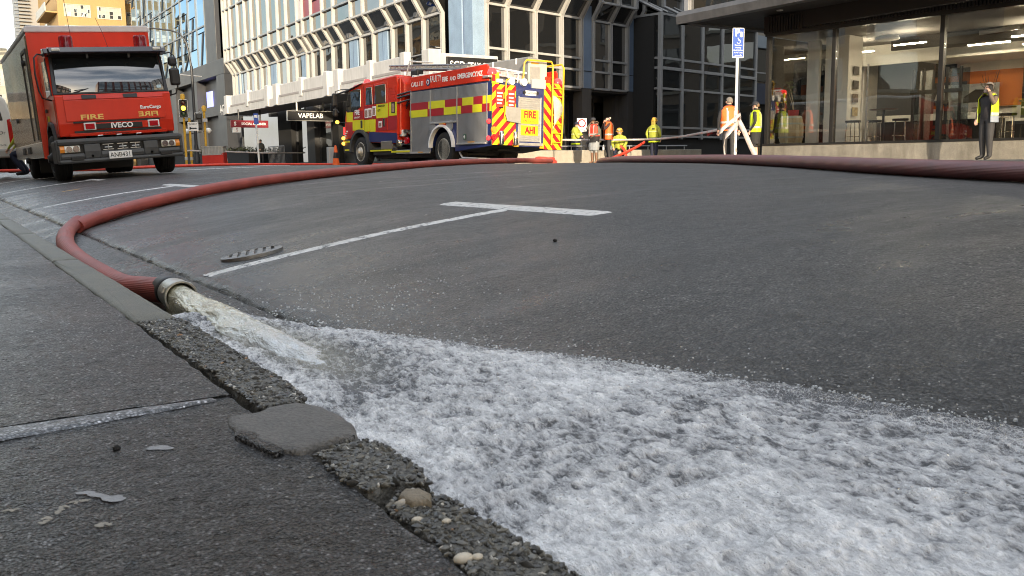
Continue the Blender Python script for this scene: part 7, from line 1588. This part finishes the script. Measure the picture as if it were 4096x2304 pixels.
def mix(a, b, k): return (a*(1-k)+b*k).normalized()
# 1 the man on the phone, right of frame
t, J, ax, sd = person('man in yellow vest talking on a phone before the shop plinth', (20.62,11.72,.42), mix(LEFT,TOWARD,.22), 1.80,
    dict(wrL=(.145,-.115,1.475),elL=(.29,-.13,1.22),shL=(.205,.0,1.41),shR=(-.205,0,1.41),wrR=(-.225,-.08,.93),elR=(-.28,.04,1.16),hed=(.0,-.035,1.575),toR=(-.15,-.14,.035)),
    dict(torso=pm('black_shirt',(.025,.022,.024),.8,var=.3,vscale=20),up=M_taupe,fore=M_taupe,thigh=M_jean,shin=M_jean,foot=pm('dark_shoe',(.015,.014,.014),.5)), dict(wai=.155,pel=.155,che=.16,shL=.08,shR=.08,elL=.062,elR=.062,wrL=.042,wrR=.042,hiL=.112,hiR=.112,knL=.078,knR=.078,anL=.056,anR=.056,hed=.088,top=.086))
vest(t, J, M_lime, 3, .95, [(.84,.225,.17),(1.0,.222,.165),(1.2,.225,.165),(1.36,.225,.15),(1.45,.16,.11),(1.49,.10,.09)], (1.02,)); loft(t,J,[(.835,.229,.174),(.985,.226,.170)],M_grey,'vest_hem',.014,3,.95); hair(t,J,M_hair,.090)
MB().box(-.006,.006,-.038,.038,-.075,.075,Matrix.Translation((.112,-.055,1.58)) @ Matrix.Rotation(R(25),4,'X')).build('mobile_phone',M_blk,t,bevel=.004)
loft(t,J,[(1.43,.15,.12),(1.50,.12,.11)],M_taupe,'jacket_hood',.02,5,.4); MB().ball((J['hed']+Vector((0,-.045,-.05))),(.060,.052,.045),12,8).build('beard',pm('grey_beard',(.33,.27,.23),.8,var=.3,vscale=70),t,True)
# 2 man with cap, lime vest, shorts
t, J, ax, sd = person('person in black cap, lime vest and dark shorts standing at the shop corner', (20.0,18.1,.42), mix(LEFT,AWAY,.35), 1.72,
    dict(wrL=(.21,-.09,.93),elL=(.27,.05,1.15),wrR=(-.21,-.09,.93),elR=(-.27,.05,1.15),hed=(-.0,-.03,1.58)), dict(shin=M_skin,thigh=M_drk,foot=M_black))
vest(t, J, M_lime, 11, 0, VEST, (1.0,)); cap(t,J,ax,M_capm,True); loft(t,J,[(.52,.17,.11),(.75,.19,.13),(.93,.185,.14)],M_drk,'shorts',.02,4); hair(t,J,M_hairb,.086)
# 3 man from behind in orange vest
t, J, ax, sd = person('person seen from behind in an orange vest beside the parking post', (18.66,17.85,.42), mix(AWAY,LEFT,.12), 1.80,
    dict(wrL=(.29,-.02,.87),elL=(.30,.03,1.13),wrR=(-.29,-.02,.87),elR=(-.30,.03,1.13),shL=(.205,0,1.42),shR=(-.205,0,1.42)), dict(torso=M_drk), dict(che=.15,wai=.14))
vest(t, J, M_oran, 21, 0, [(.84,.235,.165),(1.0,.232,.16),(1.2,.24,.16),(1.38,.25,.15),(1.46,.16,.105),(1.50,.10,.085)], (.90,1.06)); hair(t,J,M_hair,.092)
# 4 cap, red-orange vest, grey shorts, bare feet
t, J, ax, sd = person('barefoot person in cap, red vest and pale shorts with a hand to the face', (20.75,26.5,.40), mix(LEFT,TOWARD,.5), 1.70,
    dict(wrR=(-.06,-.16,1.50),elR=(-.22,-.20,1.30),wrL=(.12,-.17,1.05),elL=(.26,-.02,1.14),hed=(0,-.07,1.565),top=(0,-.055,1.655),nos=(0,-.165,1.555)), dict(skin=M_skinb,thigh=M_shorts,shin=M_skinb,foot=M_skinb,torso=M_drk,up=M_khaki,fore=M_khaki), dict(wai=.15,pel=.145))
vest(t, J, M_ored, 31, 0, [(1.03,.215,.16),(1.2,.215,.16),(1.36,.22,.15),(1.45,.16,.11),(1.49,.10,.09)], (1.10,)); loft(t,J,[(.80,.20,.16),(1.04,.215,.165)],M_drk,'dark_apron',.02,6); loft(t,J,[(.50,.19,.13),(.72,.20,.15),(.92,.19,.15)],M_shorts,'shorts',.025,4); cap(t,J,ax,M_capm)
# 5 bald man, orange vest, hand at mouth
t, J, ax, sd = person('bald bearded person in an orange vest holding a hand to the mouth', (21.5,26.6,.40), mix(LEFT,TOWARD,.12), 1.80,
    dict(wrL=(.05,-.155,1.46),elL=(.20,-.20,1.20),wrR=(-.03,-.17,1.44),elR=(-.20,-.20,1.22)), dict(torso=M_brwn,up=M_brwn,fore=M_brwn,thigh=M_jean,shin=M_jean), dict(wai=.14,pel=.14))
vest(t, J, M_oran, 41, .35, [(.86,.215,.165),(1.0,.21,.16),(1.2,.215,.16),(1.38,.22,.15),(1.46,.16,.11),(1.50,.10,.09)], (1.04,)); hair(t,J,pm('white_stubble',(.45,.40,.35),.8),.086,bald=True)
# 6 standing firefighter holding the red hose
t, J, ax, sd = person('firefighter in yellow helmet and lime jacket standing and holding the red hose', (24.2,27.1,.42), mix(AWAY,RIGHT,.5), 1.72,
    dict(wrL=(.27,.02,.93),elL=(.33,.06,1.16),wrR=(-.20,-.12,.92),elR=(-.30,.02,1.14)), dict(torso=M_fflime,up=M_fflime,fore=M_fflime,thigh=M_navyc,shin=M_navyc), dict(shL=.085,elL=.066,wrL=.05,shR=.085,elR=.066,wrR=.05,knL=.078,knR=.078))
jacket(t,J,51); helmet(t,J,ax)
# 7 crouching firefighter
t, J, ax, sd = person('firefighter in yellow helmet crouching low beside the red hose', (22.75,27.45,.35), mix(TOWARD,LEFT,.25), 1.72,
    dict(pel=(0,.14,.62),wai=(0,.10,.80),che=(0,.0,1.0),nek=(0,-.04,1.14),hed=(0,-.075,1.24),top=(0,-.065,1.325),nos=(0,-.165,1.245),shL=(.19,-.01,1.09),shR=(-.19,-.01,1.09),elL=(.29,-.10,.86),elR=(-.29,-.10,.86),wrL=(.20,-.26,.68),wrR=(-.20,-.26,.68),
         hiL=(.10,.12,.58),hiR=(-.10,.12,.58),knL=(.17,-.24,.52),knR=(-.17,-.24,.50),anL=(.15,.02,.09),anR=(-.15,.02,.09),toL=(.17,-.16,.04),toR=(-.17,-.16,.04)), dict(torso=M_fflime,up=M_fflime,fore=M_fflime,thigh=M_navyc,shin=M_navyc), dict(shL=.085,elL=.066,wrL=.05,shR=.085,elR=.066,wrR=.05))
loft(t,J,[(.56,.235,.17),(.8,.225,.165),(1.03,.23,.155),(1.12,.16,.11),(1.16,.09,.085)],M_fflime,'turnout_jacket',.02,61); helmet(t,J,ax)
# 8 firefighter with navy cap behind the wall, arms forward
t, J, ax, sd = person('firefighter in navy cap and lime jacket with folded arms behind the wall', (22.3,29.7,.40), mix(RIGHT,TOWARD,.35), 1.70,
    dict(wrL=(.02,-.30,1.12),elL=(.24,-.20,1.14),wrR=(.05,-.30,1.04),elR=(-.22,-.20,1.08),hed=(0,-.06,1.56),top=(0,-.045,1.65),nos=(0,-.15,1.55)), dict(torso=M_fflime,up=M_fflime,fore=M_navyc,thigh=M_navyc,shin=M_navyc), dict(shL=.085,elL=.066,wrL=.045,shR=.085,elR=.066,wrR=.045))
jacket(t,J,71); cap(t,J,ax,M_navyc)
# 9 person in khaki behind, sitting on the wall, arm raised
t, J, ax, sd = person('person in khaki sleeves sitting on the wall with an arm raised, half hidden', (22.75,28.9,.40), mix(LEFT,TOWARD,.4), 1.70,
    dict(wrL=(.0,-.20,1.42),elL=(.22,-.22,1.28),knL=(.12,-.42,.86),knR=(-.12,-.42,.86),anL=(.12,-.44,.48),anR=(-.12,-.46,.46),toL=(.12,-.60,.42),toR=(-.12,-.62,.40)), dict(torso=M_khaki,up=M_khaki,fore=M_khaki))
hair(t,J,M_hairb,.088); loft(t,J,[(.86,.20,.15),(1.2,.21,.15),(1.38,.215,.14),(1.46,.15,.10),(1.5,.09,.08)],M_khaki,'khaki_jacket',.015,81)
# 10 pedestrian under the canopy
t, J, ax, sd = person('person in dark clothes waiting under the far end of the white canopy', (17.2,54.6,.42), TOWARD, 1.62, dict(wrL=(.05,-.18,1.1),elL=(.24,-.04,1.14),wrR=(-.05,-.18,1.08),elR=(-.24,-.04,1.12)))
hair(t,J,M_hairb,.09); loft(t,J,[(.84,.20,.15),(1.2,.21,.15),(1.38,.215,.14),(1.46,.15,.10),(1.5,.09,.08)],pm('camo_jacket',(.06,.06,.05),.8,var=.7,vscale=16),'dark_jacket',.015,91)
# 11 firefighter kneeling behind the truck, only a leg and boot show
t, J, ax, sd = person('firefighter in dark trousers and boots crouching between the van and truck', (2.05,25.2,.32), mix(LEFT,TOWARD,.2), 1.72,
    dict(pel=(0,.14,.62),wai=(0,.10,.80),che=(0,.0,1.0),nek=(0,-.04,1.14),hed=(0,-.075,1.24),top=(0,-.065,1.325),nos=(0,-.165,1.245),shL=(.19,-.01,1.09),shR=(-.19,-.01,1.09),elL=(.29,-.10,.86),elR=(-.29,-.10,.86),wrL=(.20,-.26,.68),wrR=(-.20,-.26,.68),
         hiL=(.10,.12,.58),hiR=(-.10,.12,.58),knL=(.17,-.24,.52),knR=(-.17,-.24,.50),anL=(.15,.05,.09),anR=(-.15,.05,.09),toL=(.17,-.16,.04),toR=(-.17,-.16,.04)), dict(torso=M_fflime,up=M_fflime,fore=M_fflime,thigh=M_navyc,shin=M_navyc,foot=M_black), dict(knL=.085,knR=.085,anL=.07,anR=.07))
loft(t,J,[(.56,.235,.17),(.8,.225,.165),(1.03,.23,.155),(1.12,.16,.11),(1.16,.09,.085)],M_fflime,'turnout_jacket',.02,62); helmet(t,J,ax)
